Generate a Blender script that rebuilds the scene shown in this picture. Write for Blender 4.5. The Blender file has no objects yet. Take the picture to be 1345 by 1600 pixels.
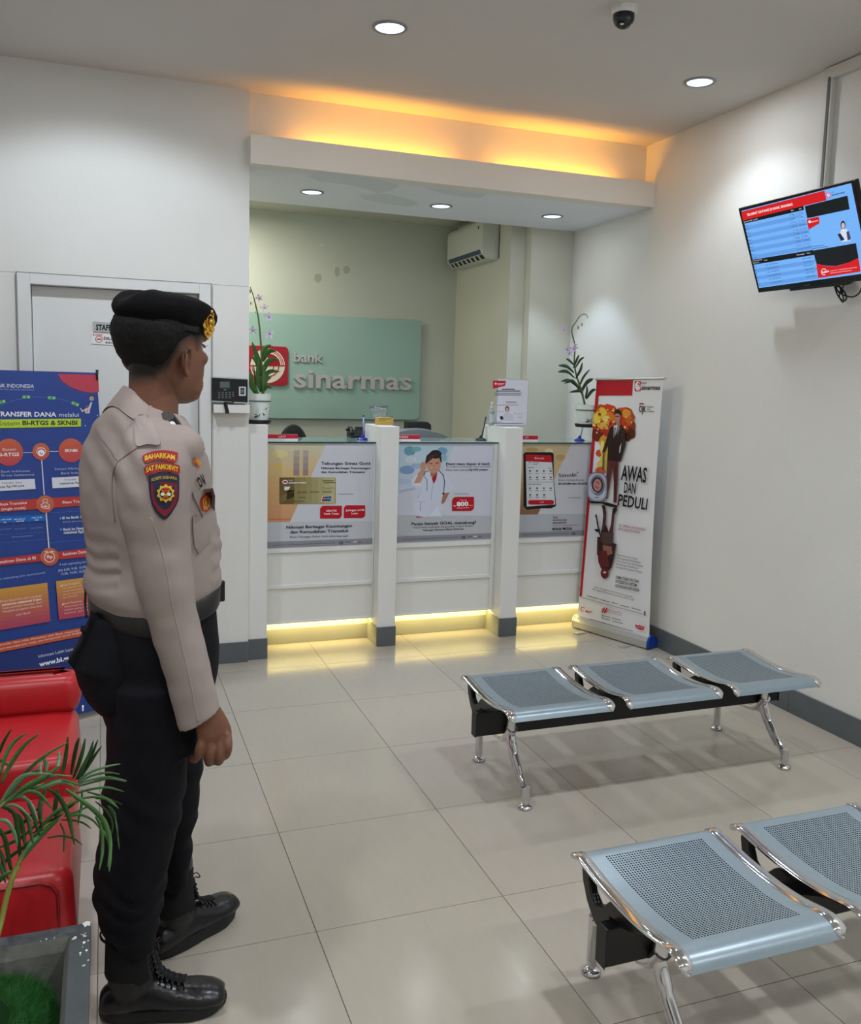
import bpy, bmesh, math, random
from math import sin, cos, pi, radians, sqrt
from mathutils import Vector, Matrix, noise
from mathutils.bvhtree import BVHTree
random.seed(7)
SC = bpy.context.scene
COL = SC.collection

# ------------------------------------------------------------------ camera
CX, CY, CZ = -0.55832, -4.76448, 1.60165
FPX = 1375.914
PITCH, ROLL, YAW = -0.1156377, -0.0265372, -0.351983
PPX, PPY = -4.6239, -39.7497
Rm = Matrix.Rotation(YAW, 3, 'Z') @ Matrix.Rotation(PITCH, 3, 'X') @ Matrix.Rotation(ROLL, 3, 'Y')
cam = bpy.data.cameras.new('camera')
co = bpy.data.objects.new('camera', cam)
COL.objects.link(co)
B = Matrix(((1, 0, 0), (0, 0, -1), (0, 1, 0)))      # blender camera axes -> my axes (x right, y forward, z up)
co.matrix_world = Matrix.Translation((CX, CY, CZ)) @ (Rm @ B).to_4x4()
cam.sensor_width = 36.0
cam.sensor_fit = 'VERTICAL'
cam.sensor_height = 36.0
cam.lens = FPX * 36.0 / 1600.0
cam.shift_x = -PPX / 1600.0
cam.shift_y = PPY / 1600.0
cam.clip_start = 0.02
SC.camera = co

# ------------------------------------------------------------------ world, view, lights
w = bpy.data.worlds.new('world')
SC.world = w
w.use_nodes = True
w.node_tree.nodes['Background'].inputs[0].default_value = (0.75, 0.82, 0.9, 1)
w.node_tree.nodes['Background'].inputs[1].default_value = 0.3
SC.view_settings.view_transform = 'Standard'
SC.view_settings.look = 'None'
SC.view_settings.gamma = 1
SC.view_settings.use_curve_mapping = False
SC.view_settings.exposure = -0.62
COOL = (0.80, 0.90, 1.0)
NEUT = (0.93, 0.96, 1.0)
POW_MAIN = 38      # watts of a main ceiling downlight
POW_REAR = 88      # those behind the camera
POW_SOFF = 42      # soffit downlights
POW_COVE = 5.9      # amber tubes in the cove
POW_KICK = 2.2     # yellow strip below each counter
POW_OFFICE = 32
POW_LEFT = 84      # adjustable spot over the staff door
SPILL = 0.13       # share of a downlight's power that spills wide of its cone
CEIL = 3.13

def area(name, loc, sx, sy, power, col, rot=(0, 0, 0), spread=180):
    l = bpy.data.lights.new(name, 'AREA')
    l.shape = 'RECTANGLE'; l.size = sx; l.size_y = sy; l.energy = power; l.color = col
    l.spread = radians(spread)
    o = bpy.data.objects.new(name, l); COL.objects.link(o)
    o.location = loc; o.rotation_euler = rot
    return o

# ------------------------------------------------------------------ photo measuring helper (pixel -> point on plane y = Y)
def at(u, v, Y):
    d = Rm @ Vector(((u - 672.5 - PPX) / FPX, 1, -(v - 800 - PPY) / FPX))
    t = (Y - CY) / d.y
    return Vector((CX, CY, CZ)) + d * t

# ------------------------------------------------------------------ materials
def lin(c):
    c = c / 255.0
    return c / 12.92 if c <= 0.04045 else ((c + 0.055) / 1.055) ** 2.4
def L3(rgb): return (lin(rgb[0]), lin(rgb[1]), lin(rgb[2]), 1)
MATS = {}
def mat(name, rgb=(200, 200, 200), rough=0.5, metal=0.0, spec=0.5, noise_amt=0.0, nscale=20, bump=0.0, bscale=80,
        emit=None, estr=0, trans=0, ior=1.45, coat=0, coord='Object', stretch=(1, 1, 1), alpha=1, rvar=0):
    if name in MATS: return MATS[name]
    m = bpy.data.materials.new(name); m.use_nodes = True
    nt = m.node_tree; b = nt.nodes['Principled BSDF']; N = nt.nodes.new; K = nt.links.new
    b.inputs['Base Color'].default_value = L3(rgb)
    b.inputs['Roughness'].default_value = rough
    b.inputs['Metallic'].default_value = metal
    b.inputs['Specular IOR Level'].default_value = spec
    b.inputs['IOR'].default_value = ior
    b.inputs['Transmission Weight'].default_value = trans
    b.inputs['Coat Weight'].default_value = coat
    b.inputs['Coat Roughness'].default_value = 0.08
    b.inputs['Alpha'].default_value = alpha
    if emit:
        b.inputs['Emission Color'].default_value = L3(emit); b.inputs['Emission Strength'].default_value = estr
    if noise_amt or bump or rvar:
        tc = N('ShaderNodeTexCoord'); mp = N('ShaderNodeMapping'); mp.inputs['Scale'].default_value = stretch
        K(tc.outputs[coord], mp.inputs['Vector'])
    if noise_amt or rvar:
        n = N('ShaderNodeTexNoise'); n.inputs['Scale'].default_value = nscale; n.inputs['Detail'].default_value = 6
        K(mp.outputs[0], n.inputs['Vector'])
        if noise_amt:
            mr = N('ShaderNodeMapRange'); mr.inputs[1].default_value = 0.3; mr.inputs[2].default_value = 0.7
            mr.inputs[3].default_value = 1 - noise_amt; mr.inputs[4].default_value = 1 + noise_amt
            K(n.outputs['Fac'], mr.inputs[0])
            mx = N('ShaderNodeVectorMath'); mx.operation = 'SCALE'
            mx.inputs[0].default_value = L3(rgb)[:3]
            K(mr.outputs[0], mx.inputs['Scale']); K(mx.outputs[0], b.inputs['Base Color'])
        if rvar:
            mr2 = N('ShaderNodeMapRange'); mr2.inputs[1].default_value = 0.3; mr2.inputs[2].default_value = 0.7
            mr2.inputs[3].default_value = max(0.02, rough - rvar); mr2.inputs[4].default_value = rough + rvar
            K(n.outputs['Fac'], mr2.inputs[0]); K(mr2.outputs[0], b.inputs['Roughness'])
    if bump:
        n2 = N('ShaderNodeTexNoise'); n2.inputs['Scale'].default_value = bscale; n2.inputs['Detail'].default_value = 4
        K(mp.outputs[0], n2.inputs['Vector'])
        bp = N('ShaderNodeBump'); bp.inputs['Strength'].default_value = bump; bp.inputs['Distance'].default_value = 0.01
        K(n2.outputs['Fac'], bp.inputs['Height']); K(bp.outputs[0], b.inputs['Normal'])
    MATS[name] = m
    return m
def ink(r, g, b, e=0):
    n = 'ink_%d_%d_%d_%d' % (r, g, b, int(e * 10))
    if e: return mat(n, (5, 5, 5), 0.2, emit=(r, g, b), estr=e)
    return mat(n, (r, g, b), 0.45, spec=0.3)

def inkm(c): return ink(*c) if isinstance(c, tuple) else c

M_wall = mat('wall_paint', (226, 226, 222), 0.6, noise_amt=0.015, nscale=3, bump=0.12, bscale=180)
M_ceil = mat('ceiling_paint', (208, 205, 200), 0.8, noise_amt=0.02, nscale=2)
M_office = mat('office_paint', (200, 200, 186), 0.6, noise_amt=0.02, nscale=3)
M_white = mat('white_laminate', (228, 229, 226), 0.35, noise_amt=0.01, nscale=4)
M_base = mat('grey_base_tile', (92, 98, 102), 0.35, noise_amt=0.06, nscale=12)
M_chrome = mat('chrome', (215, 215, 218), 0.09, metal=1)
M_seat = mat('seat_enamel', (134, 149, 158), 0.32, metal=0.35, noise_amt=0.03, nscale=30)
M_blk = mat('black_enamel', (14, 15, 16), 0.35)
M_blkp = mat('black_plastic', (18, 19, 21), 0.45)

# ------------------------------------------------------------------ mesh builder
WL = {}
class G:
    def __init__(s): s.v = []; s.f = []; s.m = []; s.ms = []
    def mi(s, m):
        if m is None: return 0
        if m not in s.ms: s.ms.append(m)
        return s.ms.index(m)
    def add(s, vs, fs, m=None):
        o = len(s.v); k = s.mi(m)
        s.v += [Vector(a) for a in vs]
        for f in fs: s.f.append([i + o for i in f]); s.m.append(k)
    def box(s, x0, x1, y0, y1, z0, z1, m=None, M=None):
        vs = [(x, y, z) for z in (z0, z1) for y in (y0, y1) for x in (x0, x1)]
        if M is not None: vs = [M @ Vector(a) for a in vs]
        s.add(vs, [(0, 2, 3, 1), (4, 5, 7, 6), (0, 1, 5, 4), (1, 3, 7, 5), (3, 2, 6, 7), (2, 0, 4, 6)], m)
    def rings(s, rs, m=None, cap=True, closed=True):
        n = len(rs[0]); vs = [p for r in rs for p in r]; fs = []
        for i in range(len(rs) - 1):
            for j in range(n if closed else n - 1):
                k = (j + 1) % n
                fs.append((i * n + j, i * n + k, (i + 1) * n + k, (i + 1) * n + j))
        if cap:
            fs.append(tuple(range(n - 1, -1, -1))); fs.append(tuple((len(rs) - 1) * n + j for j in range(n)))
        s.add(vs, fs, m)
    def tube(s, pts, r, m=None, n=12, flat=1.0, up=(0, 0, 1), cap=True):
        pts = [Vector(p) for p in pts]; rs = []
        if not isinstance(r, (list, tuple)): r = [r] * len(pts)
        prev = None
        for i, p in enumerate(pts):
            a = pts[max(0, i - 1)]; b = pts[min(len(pts) - 1, i + 1)]
            t = (b - a).normalized()
            if prev is None:
                u = Vector(up)
                if abs(t.dot(u)) > 0.95: u = Vector((1, 0, 0)) if abs(t.x) < 0.9 else Vector((0, 1, 0))
                e1 = (u - t * u.dot(t)).normalized()
            else:
                e1 = (prev - t * prev.dot(t)).normalized()
            prev = e1; e2 = t.cross(e1)
            rs.append([p + (e1 * cos(2 * pi * j / n) * flat + e2 * sin(2 * pi * j / n)) * r[i] for j in range(n)])
        s.rings(rs, m, cap)
    def lathe(s, c, prof, m=None, n=24, axis='Z', cap=True, M=None):
        c = Vector(c); rs = []
        for r, h in prof:
            ring = []
            for j in range(n):
                a = 2 * pi * j / n
                if axis == 'Z': p = Vector((r * cos(a), r * sin(a), h))
                elif axis == 'Y': p = Vector((r * cos(a), h, -r * sin(a)))
                else: p = Vector((h, r * cos(a), r * sin(a)))
                if M is not None: p = M @ p
                ring.append(c + p)
            rs.append(ring)
        s.rings(rs, m, cap)
    def ell(s, c, rx, ry, rz, m=None, n=16, k=10, M=None):
        c = Vector(c); rs = []
        for i in range(1, k):
            a = pi * i / k
            ring = []
            for j in range(n):
                b = 2 * pi * j / n
                p = Vector((rx * sin(a) * cos(b), ry * sin(a) * sin(b), -rz * cos(a)))
                if M is not None: p = M @ p
                ring.append(c + p)
            rs.append(ring)
        s.rings(rs, m, True)
    def poly(s, pts, m=None): s.add(pts, [tuple(range(len(pts)))], m)
    def extr(s, pts, d, m=None):
        pts = [Vector(p) for p in pts]; d = Vector(d); n = len(pts)
        fs = [tuple(range(n - 1, -1, -1)), tuple(range(n, 2 * n))] + [(i, (i + 1) % n, n + (i + 1) % n, n + i) for i in range(n)]
        s.add(pts + [p + d for p in pts], fs, m)
    def build(s, name, m=None, parent=None, smooth=False, bevel=0, kind=None, auto=None, fixn=True):
        org = WL.get(parent.name, Vector((0, 0, 0))) if parent else Vector((0, 0, 0))
        me = bpy.data.meshes.new(name)
        me.from_pydata([tuple(p - org) for p in s.v], [], s.f)
        ms = [m] if m else s.ms
        for q in ms: me.materials.append(q)
        if not m and len(s.ms) > 1: me.polygons.foreach_set('material_index', s.m)
        if fixn:
            bm = bmesh.new(); bm.from_mesh(me); bmesh.ops.recalc_face_normals(bm, faces=bm.faces); bm.to_mesh(me); bm.free()
        if smooth: me.polygons.foreach_set('use_smooth', [True] * len(me.polygons))
        me.update()
        o = bpy.data.objects.new(name, me); COL.objects.link(o)
        if parent: o.parent = parent; WL[o.name] = org
        else: WL[o.name] = Vector((0, 0, 0))
        if bevel:
            b = o.modifiers.new('bevel', 'BEVEL'); b.width = bevel; b.segments = 2; b.limit_method = 'ANGLE'; b.angle_limit = radians(40)
        if auto:
            e = o.modifiers.new('split', 'EDGE_SPLIT'); e.split_angle = radians(auto)
        if kind: o['kind'] = kind
        return o

def box(name, x0, x1, y0, y1, z0, z1, m, parent=None, bevel=0, kind=None):
    g = G(); g.box(x0, x1, y0, y1, z0, z1, m); return g.build(name, m, parent, bevel=bevel, kind=kind)
def tag(o, label, cat, group=None, kind=None):
    o['label'] = label; o['category'] = cat
    if group: o['group'] = group
    if kind: o['kind'] = kind
    return o
def thing(name, loc, label, cat, group=None):
    o = bpy.data.objects.new(name, None); COL.objects.link(o); o.location = loc; o.empty_display_size = 0.05
    WL[o.name] = Vector(loc); tag(o, label, cat, group)
    return o
def copy_tree(o, parent=None):
    c = o.copy(); COL.objects.link(c)
    if parent: c.parent = parent
    for ch in o.children: copy_tree(ch, c)
    return c
def catmull(P, n=6):
    P = [Vector(p) for p in P]; out = []
    Q = [P[0] * 2 - P[1]] + P + [P[-1] * 2 - P[-2]]
    for i in range(1, len(Q) - 2):
        for k in range(n):
            t = k / n
            out.append(0.5 * ((2 * Q[i]) + (Q[i + 1] - Q[i - 1]) * t + (2 * Q[i - 1] - 5 * Q[i] + 4 * Q[i + 1] - Q[i + 2]) * t * t + (3 * Q[i] - Q[i - 1] - 3 * Q[i + 1] + Q[i + 2]) * t ** 3))
    out.append(P[-1]); return out
def interp(xs, x):
    """xs: sorted list of tuples (key, a, b, ...)"""
    if x <= xs[0][0]: return xs[0][1:]
    for p, q in zip(xs, xs[1:]):
        if x <= q[0]:
            t = (x - p[0]) / (q[0] - p[0]); t = t * t * (3 - 2 * t) * 0.5 + t * 0.5
            return tuple(a + (b - a) * t for a, b in zip(p[1:], q[1:]))
    return xs[-1][1:]
def remesh(g, voxel, sm=2, fac=0.5):
    me = bpy.data.meshes.new('tmp'); me.from_pydata([tuple(p) for p in g.v], [], g.f)
    bm = bmesh.new(); bm.from_mesh(me); bmesh.ops.recalc_face_normals(bm, faces=bm.faces); bm.to_mesh(me); bm.free()
    o = bpy.data.objects.new('tmp', me); COL.objects.link(o)
    r = o.modifiers.new('r', 'REMESH'); r.mode = 'VOXEL'; r.voxel_size = voxel; r.adaptivity = 0
    if sm:
        q = o.modifiers.new('s', 'SMOOTH'); q.factor = fac; q.iterations = sm
    dg = bpy.context.evaluated_depsgraph_get(); dg.update()
    ev = o.evaluated_get(dg); out = bpy.data.meshes.new_from_object(ev)
    bpy.data.objects.remove(o); bpy.data.meshes.remove(me)
    out.polygons.foreach_set('use_smooth', [True] * len(out.polygons))
    return out
def displace(me, fn):
    """push every vertex along its normal by fn(point)"""
    co = [v.co.copy() for v in me.vertices]; no = [v.normal.copy() for v in me.vertices]; flat = []
    for p, n in zip(co, no):
        q = p + n * fn(p); flat += (q.x, q.y, q.z)
    me.vertices.foreach_set('co', flat); me.update()
def mesh_obj(name, me, m, parent=None):
    org = WL.get(parent.name, Vector((0, 0, 0))) if parent else Vector((0, 0, 0))
    if org.length: me.transform(Matrix.Translation(-org))
    me.materials.clear(); me.materials.append(m)
    o = bpy.data.objects.new(name, me); COL.objects.link(o)
    if parent: o.parent = parent
    WL[o.name] = org
    return o

# ------------------------------------------------------------------ flat print on a panel
_txt = {}
BOLDS = (0.0, 0.02, 0.035)
def _load_font():
    """outline of every printable character, read once from the built-in font"""
    jobs = []
    def mk(body, bold):
        c = bpy.data.curves.new('t', 'FONT'); c.body = body; c.size = 1; c.offset = bold; c.resolution_u = 2
        o = bpy.data.objects.new('t', c); COL.objects.link(o); return o
    chars = [chr(k) for k in range(33, 127)]
    for b in BOLDS:
        for ch in chars: jobs.append((('g', ch, b), mk(ch, b)))
    for ch in chars + [' ']: jobs.append((('w', ch), mk('|' + ch + '|', 0)))
    jobs.append((('w', ''), mk('||', 0)))
    dg = bpy.context.evaluated_depsgraph_get(); dg.update(); out = {}
    for k, o in jobs:
        me = bpy.data.meshes.new_from_object(o.evaluated_get(dg))
        if k[0] == 'g': out[k] = ([(v.co.x, v.co.y) for v in me.vertices], [list(p.vertices) for p in me.polygons])
        else: xs = [v.co.x for v in me.vertices]; out[k] = max(xs) - min(xs)
        bpy.data.meshes.remove(me)
    for k, o in jobs: c = o.data; bpy.data.objects.remove(o); bpy.data.curves.remove(c)
    return out
FONT = _load_font()
def glyphs(s, bold):
    k = (s, bold)
    if k in _txt: return _txt[k]
    b = min(BOLDS, key=lambda q: abs(q - bold)); x = 0; vs = []; fs = []
    for ch in s:
        if ch != ' ':
            gv, gf = FONT[('g', ch, b)]; n = len(vs)
            vs += [Vector((p[0] + x, p[1], 0)) for p in gv]; fs += [[i + n for i in f] for f in gf]
        x += FONT[('w', ch)] - FONT[('w', '')]
    _txt[k] = (vs, fs, min(v.x for v in vs), max(v.x for v in vs)); return _txt[k]
CAP = 0.70
def homog(P):
    """homography from photo quad P (TL,TR,BR,BL) to unit square (s right, t down)"""
    (x0, y0), (x1, y1), (x2, y2), (x3, y3) = P
    dx1, dx2, sx = x1 - x2, x3 - x2, x0 - x1 + x2 - x3
    dy1, dy2, sy = y1 - y2, y3 - y2, y0 - y1 + y2 - y3
    d = dx1 * dy2 - dx2 * dy1
    g = (sx * dy2 - dx2 * sy) / d; h = (dx1 * sy - sx * dy1) / d
    Hm = Matrix(((x1 - x0 + g * x1, x3 - x0 + h * x3, x0), (y1 - y0 + g * y1, y3 - y0 + h * y3, y0), (g, h, 1)))
    return Hm.inverted()
class Print:
    """artwork laid out in crop coordinates (scale k, origin ox,oy) of the panel; every shape lands on the panel's own surface"""
    def __init__(s, quad_px, quad_3d, crop=(0, 0, 1), lift=0.0006, step=0.00006):
        s.H = homog(quad_px) if quad_px else None; s.Q = [Vector(q) for q in quad_3d] if quad_3d else None
        s.ox, s.oy, s.k = crop; s.n = lift; s.step = step; s.art = G(); s.let = G(); s.fn = None
        if s.Q: s.N = (s.Q[3] - s.Q[0]).cross(s.Q[1] - s.Q[0]).normalized()
    def P(s, x, y, lift=None):
        lift = s.n if lift is None else lift
        u, v = s.ox + x / s.k, s.oy + y / s.k
        if s.fn: return s.fn(u, v, lift)
        q = s.H @ Vector((u, v, 1)); a, b = q.x / q.z, q.y / q.z
        p = s.Q[0] * (1 - a) * (1 - b) + s.Q[1] * a * (1 - b) + s.Q[2] * a * b + s.Q[3] * (1 - a) * b
        return p + s.N * lift
    def up(s): s.n += s.step
    def poly(s, pts, col):
        s.up(); s.art.poly([s.P(*p) for p in pts], inkm(col))
    def rect(s, x0, y0, x1, y1, col, n=1): 
        if n == 1: return s.poly([(x0, y0), (x1, y0), (x1, y1), (x0, y1)], col)
        s.up(); m = inkm(col)
        vs = [s.P(x0 + (x1 - x0) * i / n, y0 + (y1 - y0) * j / n) for j in range(n + 1) for i in range(n + 1)]
        s.art.add(vs, [(j * (n + 1) + i, j * (n + 1) + i + 1, (j + 1) * (n + 1) + i + 1, (j + 1) * (n + 1) + i) for j in range(n) for i in range(n)], m)
    def grad(s, x0, y0, x1, y1, c0, c1, n=8, q=None):
        q = q or [(x0, y0), (x1, y0), (x1, y1), (x0, y1)]
        for i in range(n):
            a, b = i / n, (i + 1) / n; c = tuple(int(c0[j] + (c1[j] - c0[j]) * (a + b) / 2) for j in range(3))
            f = lambda t, A, C: (A[0] + (C[0] - A[0]) * t, A[1] + (C[1] - A[1]) * t)
            s.n -= s.step
            s.poly([f(a, q[0], q[3]), f(a, q[1], q[2]), f(b, q[1], q[2]), f(b, q[0], q[3])], c)
        s.up()
    def disc(s, x, y, rx, ry, col, n=28, a0=0, a1=360):
        p = [(x + rx * cos(radians(a0 + (a1 - a0) * i / n)), y + ry * sin(radians(a0 + (a1 - a0) * i / n))) for i in range(n + (0 if a1 - a0 >= 360 else 1))]
        s.poly(p, col)
    def ring(s, x, y, rx, ry, t, col, n=28, a0=0, a1=360):
        s.up(); vs = []; fs = []
        for i in range(n + 1):
            a = radians(a0 + (a1 - a0) * i / n)
            vs += [s.P(x + rx * cos(a), y + ry * sin(a)), s.P(x + (rx - t) * cos(a), y + (ry - t) * sin(a))]
            if i: fs.append((2 * i - 2, 2 * i, 2 * i + 1, 2 * i - 1))
        s.art.add(vs, fs, inkm(col))
    def line(s, pts, wd, col):
        for (xa, ya), (xb, yb) in zip(pts, pts[1:]):
            d = Vector((xb - xa, yb - ya)); 
            if d.length < 1e-6: continue
            q = Vector((-d.y, d.x)).normalized() * wd / 2
            s.n -= s.step * 0.5
            s.poly([(xa + q.x, ya + q.y), (xb + q.x, yb + q.y), (xb - q.x, yb - q.y), (xa - q.x, ya - q.y)], col)
    def leaf(s, x0, y0, x1, y1, col, r=0.3):
        """rounded rectangle with two round and two sharp corners"""
        w, h = (x1 - x0), (y1 - y0); R = r * h; p = []
        p += [(x0 + R - R * cos(radians(a)), y0 + R - R * sin(radians(a))) for a in range(0, 91, 15)]
        p += [(x1, y0)]
        p += [(x1 - R + R * cos(radians(a)), y1 - R + R * sin(radians(a))) for a in range(0, 91, 15)]
        p += [(x0, y1)]
        s.poly(p, col)
    def rrect(s, x0, y0, x1, y1, R, col):
        p = []
        for cx, cy, a0 in ((x0 + R, y0 + R, 180), (x1 - R, y0 + R, 270), (x1 - R, y1 - R, 0), (x0 + R, y1 - R, 90)):
            p += [(cx + R * cos(radians(a0 + a)), cy + R * sin(radians(a0 + a))) for a in range(0, 91, 15)]
        s.poly(p, col)
    def text(s, body, x0, y0, x1, y1, h, col, bold=0.0, curve=0):
        """baseline from (x0,y0) to (x1,y1), cap height h, in crop units"""
        vs, fs, a, b = glyphs(body, bold)
        s.up(); d = Vector((x1 - x0, y1 - y0)); L = d.length; e = d / L; q = Vector((e.y, -e.x)); out = []
        for v in vs:
            t = (v.x - a) / (b - a); hh = v.y / CAP * h + curve * 4 * t * (1 - t)
            p = Vector((x0, y0)) + d * t + q * hh
            out.append(s.P(p.x, p.y))
        s.let.add(out, fs, inkm(col))
    def bars(s, rows, hgt, col):
        for x0, x1, y, *sl in rows:
            k = sl[0] if sl else 0
            s.poly([(x0, y), (x1, y + k), (x1, y + k + hgt), (x0, y + hgt)], col)
    def done(s, parent, an='artwork', ln='lettering'):
        r = []
        if s.art.v: r.append(s.art.build(an, None, parent, fixn=False))
        if s.let.v: r.append(s.let.build(ln, None, parent, fixn=False, kind='stuff'))
        return r
def logo(P, x0, y0, x1, y1, red=(190, 25, 45), wh=(240, 240, 240), R=0.16):
    w, h = x1 - x0, y1 - y0; cx, cy = (x0 + x1) / 2, (y0 + y1) / 2
    P.rrect(x0, y0, x1, y1, min(w, h) * R, red)
    P.disc(cx, cy, w * .45, h * .45, wh)
    P.poly([(cx, cy)] + [(cx + w * .36 * cos(radians(a)), cy + h * .33 * sin(radians(a))) for a in range(-90, 1, 10)], red)
    P.disc(cx + w * .1, cy, w * .13, h * .13, wh, a0=180, a1=360)
    P.ring(cx, cy, w * .41, h * .41, w * .025, red, a0=-85, a1=-5)
    P.ring(cx, cy, w * .41, h * .41, w * .025, red, a0=95, a1=178)
    P.ring(cx, cy, w * .30, h * .30, w * .03, red, a0=0, a1=120)
    P.rect(cx - w * .45, cy - h * .012, cx + w * .45, cy + h * .012, red)
# ================================================================== ROOM SHELL
XR = 2.68
XL = -2.5
YB = -6.6
# ---- floor with tiles (0.6 m) as pieces
floor = box('floor', XL - .1, XR + .1, YB - .1, 2.4, -0.06, -0.0035, mat('grout', (96, 90, 82), 0.8), kind='structure')
def tile_mat(i):
    n = 'floor_tile_%d' % i
    c = [(166, 160, 147), (168, 161, 150), (164, 158, 146)][i]
    m = mat(n, c, 0.165, spec=0.5, noise_amt=0.016, nscale=9, stretch=(4, 1, 1), rvar=0.035)
    return m
tmesh = []
for i in range(3):
    g = G(); g.box(-.2988, .2988, -.2988, .2988, -.0035, 0, tile_mat(i)); o = g.build('tile', tile_mat(i)); tmesh.append(o.data); bpy.data.objects.remove(o)
for ix in range(-5, 5):
    for iy in range(-12, 1):
        x0, x1 = ix * .6, ix * .6 + .6; y0, y1 = iy * .6, iy * .6 + .6
        if x0 < -3.1: continue
        o = bpy.data.objects.new('tile', tmesh[(ix * 7 + iy * 3) % 3]); COL.objects.link(o); o.parent = floor
        o.location = ((x0 + x1) / 2, (y0 + y1) / 2, 0)
        if (ix + iy) % 2: o.rotation_euler.z = pi
        if x1 > XR: 
            o.scale.x = (XR - x0) / .6; o.location.x = (XR + x0) / 2
        if x0 < XL:
            o.scale.x = (x1 - XL) / .6; o.location.x = (x1 + XL) / 2
# ---- walls
g = G()   # left part of the teller wall with the door opening
for a in ((XL, -.965, 0, CEIL), (-.965, -.015, 2.105, CEIL), (-.015, .188, 0, CEIL)):
    g.box(a[0], a[1], .17, .30, a[2], a[3], M_wall)
wl = g.build('wall_left', M_wall, kind='structure')
box('wall_header', .186, XR, .20, .30, 2.74, CEIL, M_wall, kind='structure')
box('wall_right', XR, XR + .1, YB, 2.35, 0, CEIL + .05, M_wall, kind='structure')
box('wall_side', XL - .1, XL, YB, .3, 0, CEIL + .05, M_wall, kind='structure')
box('wall_rear', XL - .1, XR + .1, YB - .1, YB, 0, CEIL + .05, M_wall, kind='structure')
g = G(); g.box(XL - .1, XR + .1, YB - .1, .3, CEIL, CEIL + .06, M_ceil)
ceiling = g.build('ceiling', M_ceil, kind='structure')
box('ceiling_office', -.4, XR, .3, 2.35, 2.9, 2.96, M_office, kind='structure')
# ---- office behind the counters
M_back = mat('office_back_paint', (190, 196, 184), 0.5, noise_amt=0.02, nscale=3)
wb = box('wall_back', -.4, XR, 2.23, 2.35, 0, 2.95, M_back, kind='structure')
box('wall_office_left', -.4, -.3, .3, 2.23, 0, 2.95, M_office, kind='structure')
g = G(); g.box(2.22, XR, 1.18, 2.23, 0, 2.9, M_office); g.build('wall_office_right', M_office, kind='structure')
g = G(); g.box(2.335, XR, 1.08, 1.18, 0, 2.9, M_office); g.build('wall_pier', M_office, kind='structure')
# smudges on the back wall (bare marks, real dirt)
P = Print([(389, 488), (657, 503), (652, 657), (420, 652)], [(.499, 2.23, 2.119), (1.91, 2.23, 2.114), (1.904, 2.23, 1.297), (.657, 2.23, 1.309)], lift=.0008)
smc = (166, 169, 157)
P.disc(495, 423, 6, 9, smc); P.disc(525, 410, 4, 10, smc); P.disc(540, 406, 5.5, 8, smc); P.disc(499, 355, 3, 3, (205, 206, 196))
P.done(wb, 'stain')
# ---- soffit / ledge with cove
g = G()
M_led = mat('ledge_paint', (236, 232, 224), 0.6, noise_amt=0.015, nscale=3, bump=.1, bscale=150)
g.box(.182, XR, .088, .104, 2.737, 2.885, M_led); g.box(.182, XR, .104, .2, 2.737, 2.757, M_led)
g.box(.182, .198, .104, .2, 2.757, 2.885, M_led)
ledge = g.build('trim_ledge', M_led, kind='structure')
sof = box('ceiling_soffit', .186, XR, .2, 1.08, 2.737, 2.9, mat('soffit_paint', (236, 239, 246), 0.7, noise_amt=.01, nscale=3), kind='structure')
P = Print([(389, 260), (1020, 326), (898, 362), (389, 318)], [at(389, 260, .1), (2.68, .1, 2.736), (2.68, 1.078, 2.736), at(389, 318, .9)], lift=-.0008, step=-.00006)
def soff(u, v, lift):
    d = Rm @ Vector(((u - 672.5 - PPX) / FPX, 1, -(v - 800 - PPY) / FPX)); t = (2.7365 - CZ) / d.z
    q = Vector((CX, CY, CZ)) + d * t; q.z = 2.7362; return q
P.fn = soff
pc = (222, 226, 232)
P.poly([(480, 276), (500, 268), (560, 276), (600, 283), (626, 290), (610, 298), (590, 302), (575, 296), (540, 288), (500, 284)], pc)
P.poly([(560, 304), (600, 303), (640, 312), (656, 318), (640, 323), (600, 318), (570, 312)], pc)
P.poly([(665, 293), (720, 298), (760, 303), (750, 309), (720, 308), (690, 302)], pc)
P.done(sof, 'paint_patch')
# ---- baseboards
def baseb(name, segs, bh=.118, th=.012):
    root = None
    for k, (x0, x1, y0, y1) in enumerate(segs):
        if root is None:
            root = bpy.data.objects.new(name, None); COL.objects.link(root); root['kind'] = 'structure'; WL[root.name] = Vector((0, 0, 0))
        box('base_tile', x0, x1, y0, y1, 0, bh, M_base, root, bevel=.0015)
    return root
segs = []; y = .44
while y > YB + .1:
    y2 = max(y - .6, YB); segs.append((XR - .012, XR, y2 + .0015, y)); y = y2
baseb('baseboard_right', segs, .125)
baseb('baseboard_left', [(-.012, .186, .158, .17), (-2.49, -1.9, .158, .17), (-1.8985, -1.3, .158, .17), (-1.2985, -.97, .158, .17)])
segs = []; x = XL
while x < XR - .1: segs.append((x, min(x + .6, XR) - .0015, YB, YB + .012)); x += .6
baseb('baseboard_rear', segs)
segs = []; y = .15
while y > YB + .1: segs.append((XL, XL + .012, max(y - .6, YB) + .0015, y)); y -= .6
baseb('baseboard_side', segs)
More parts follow.
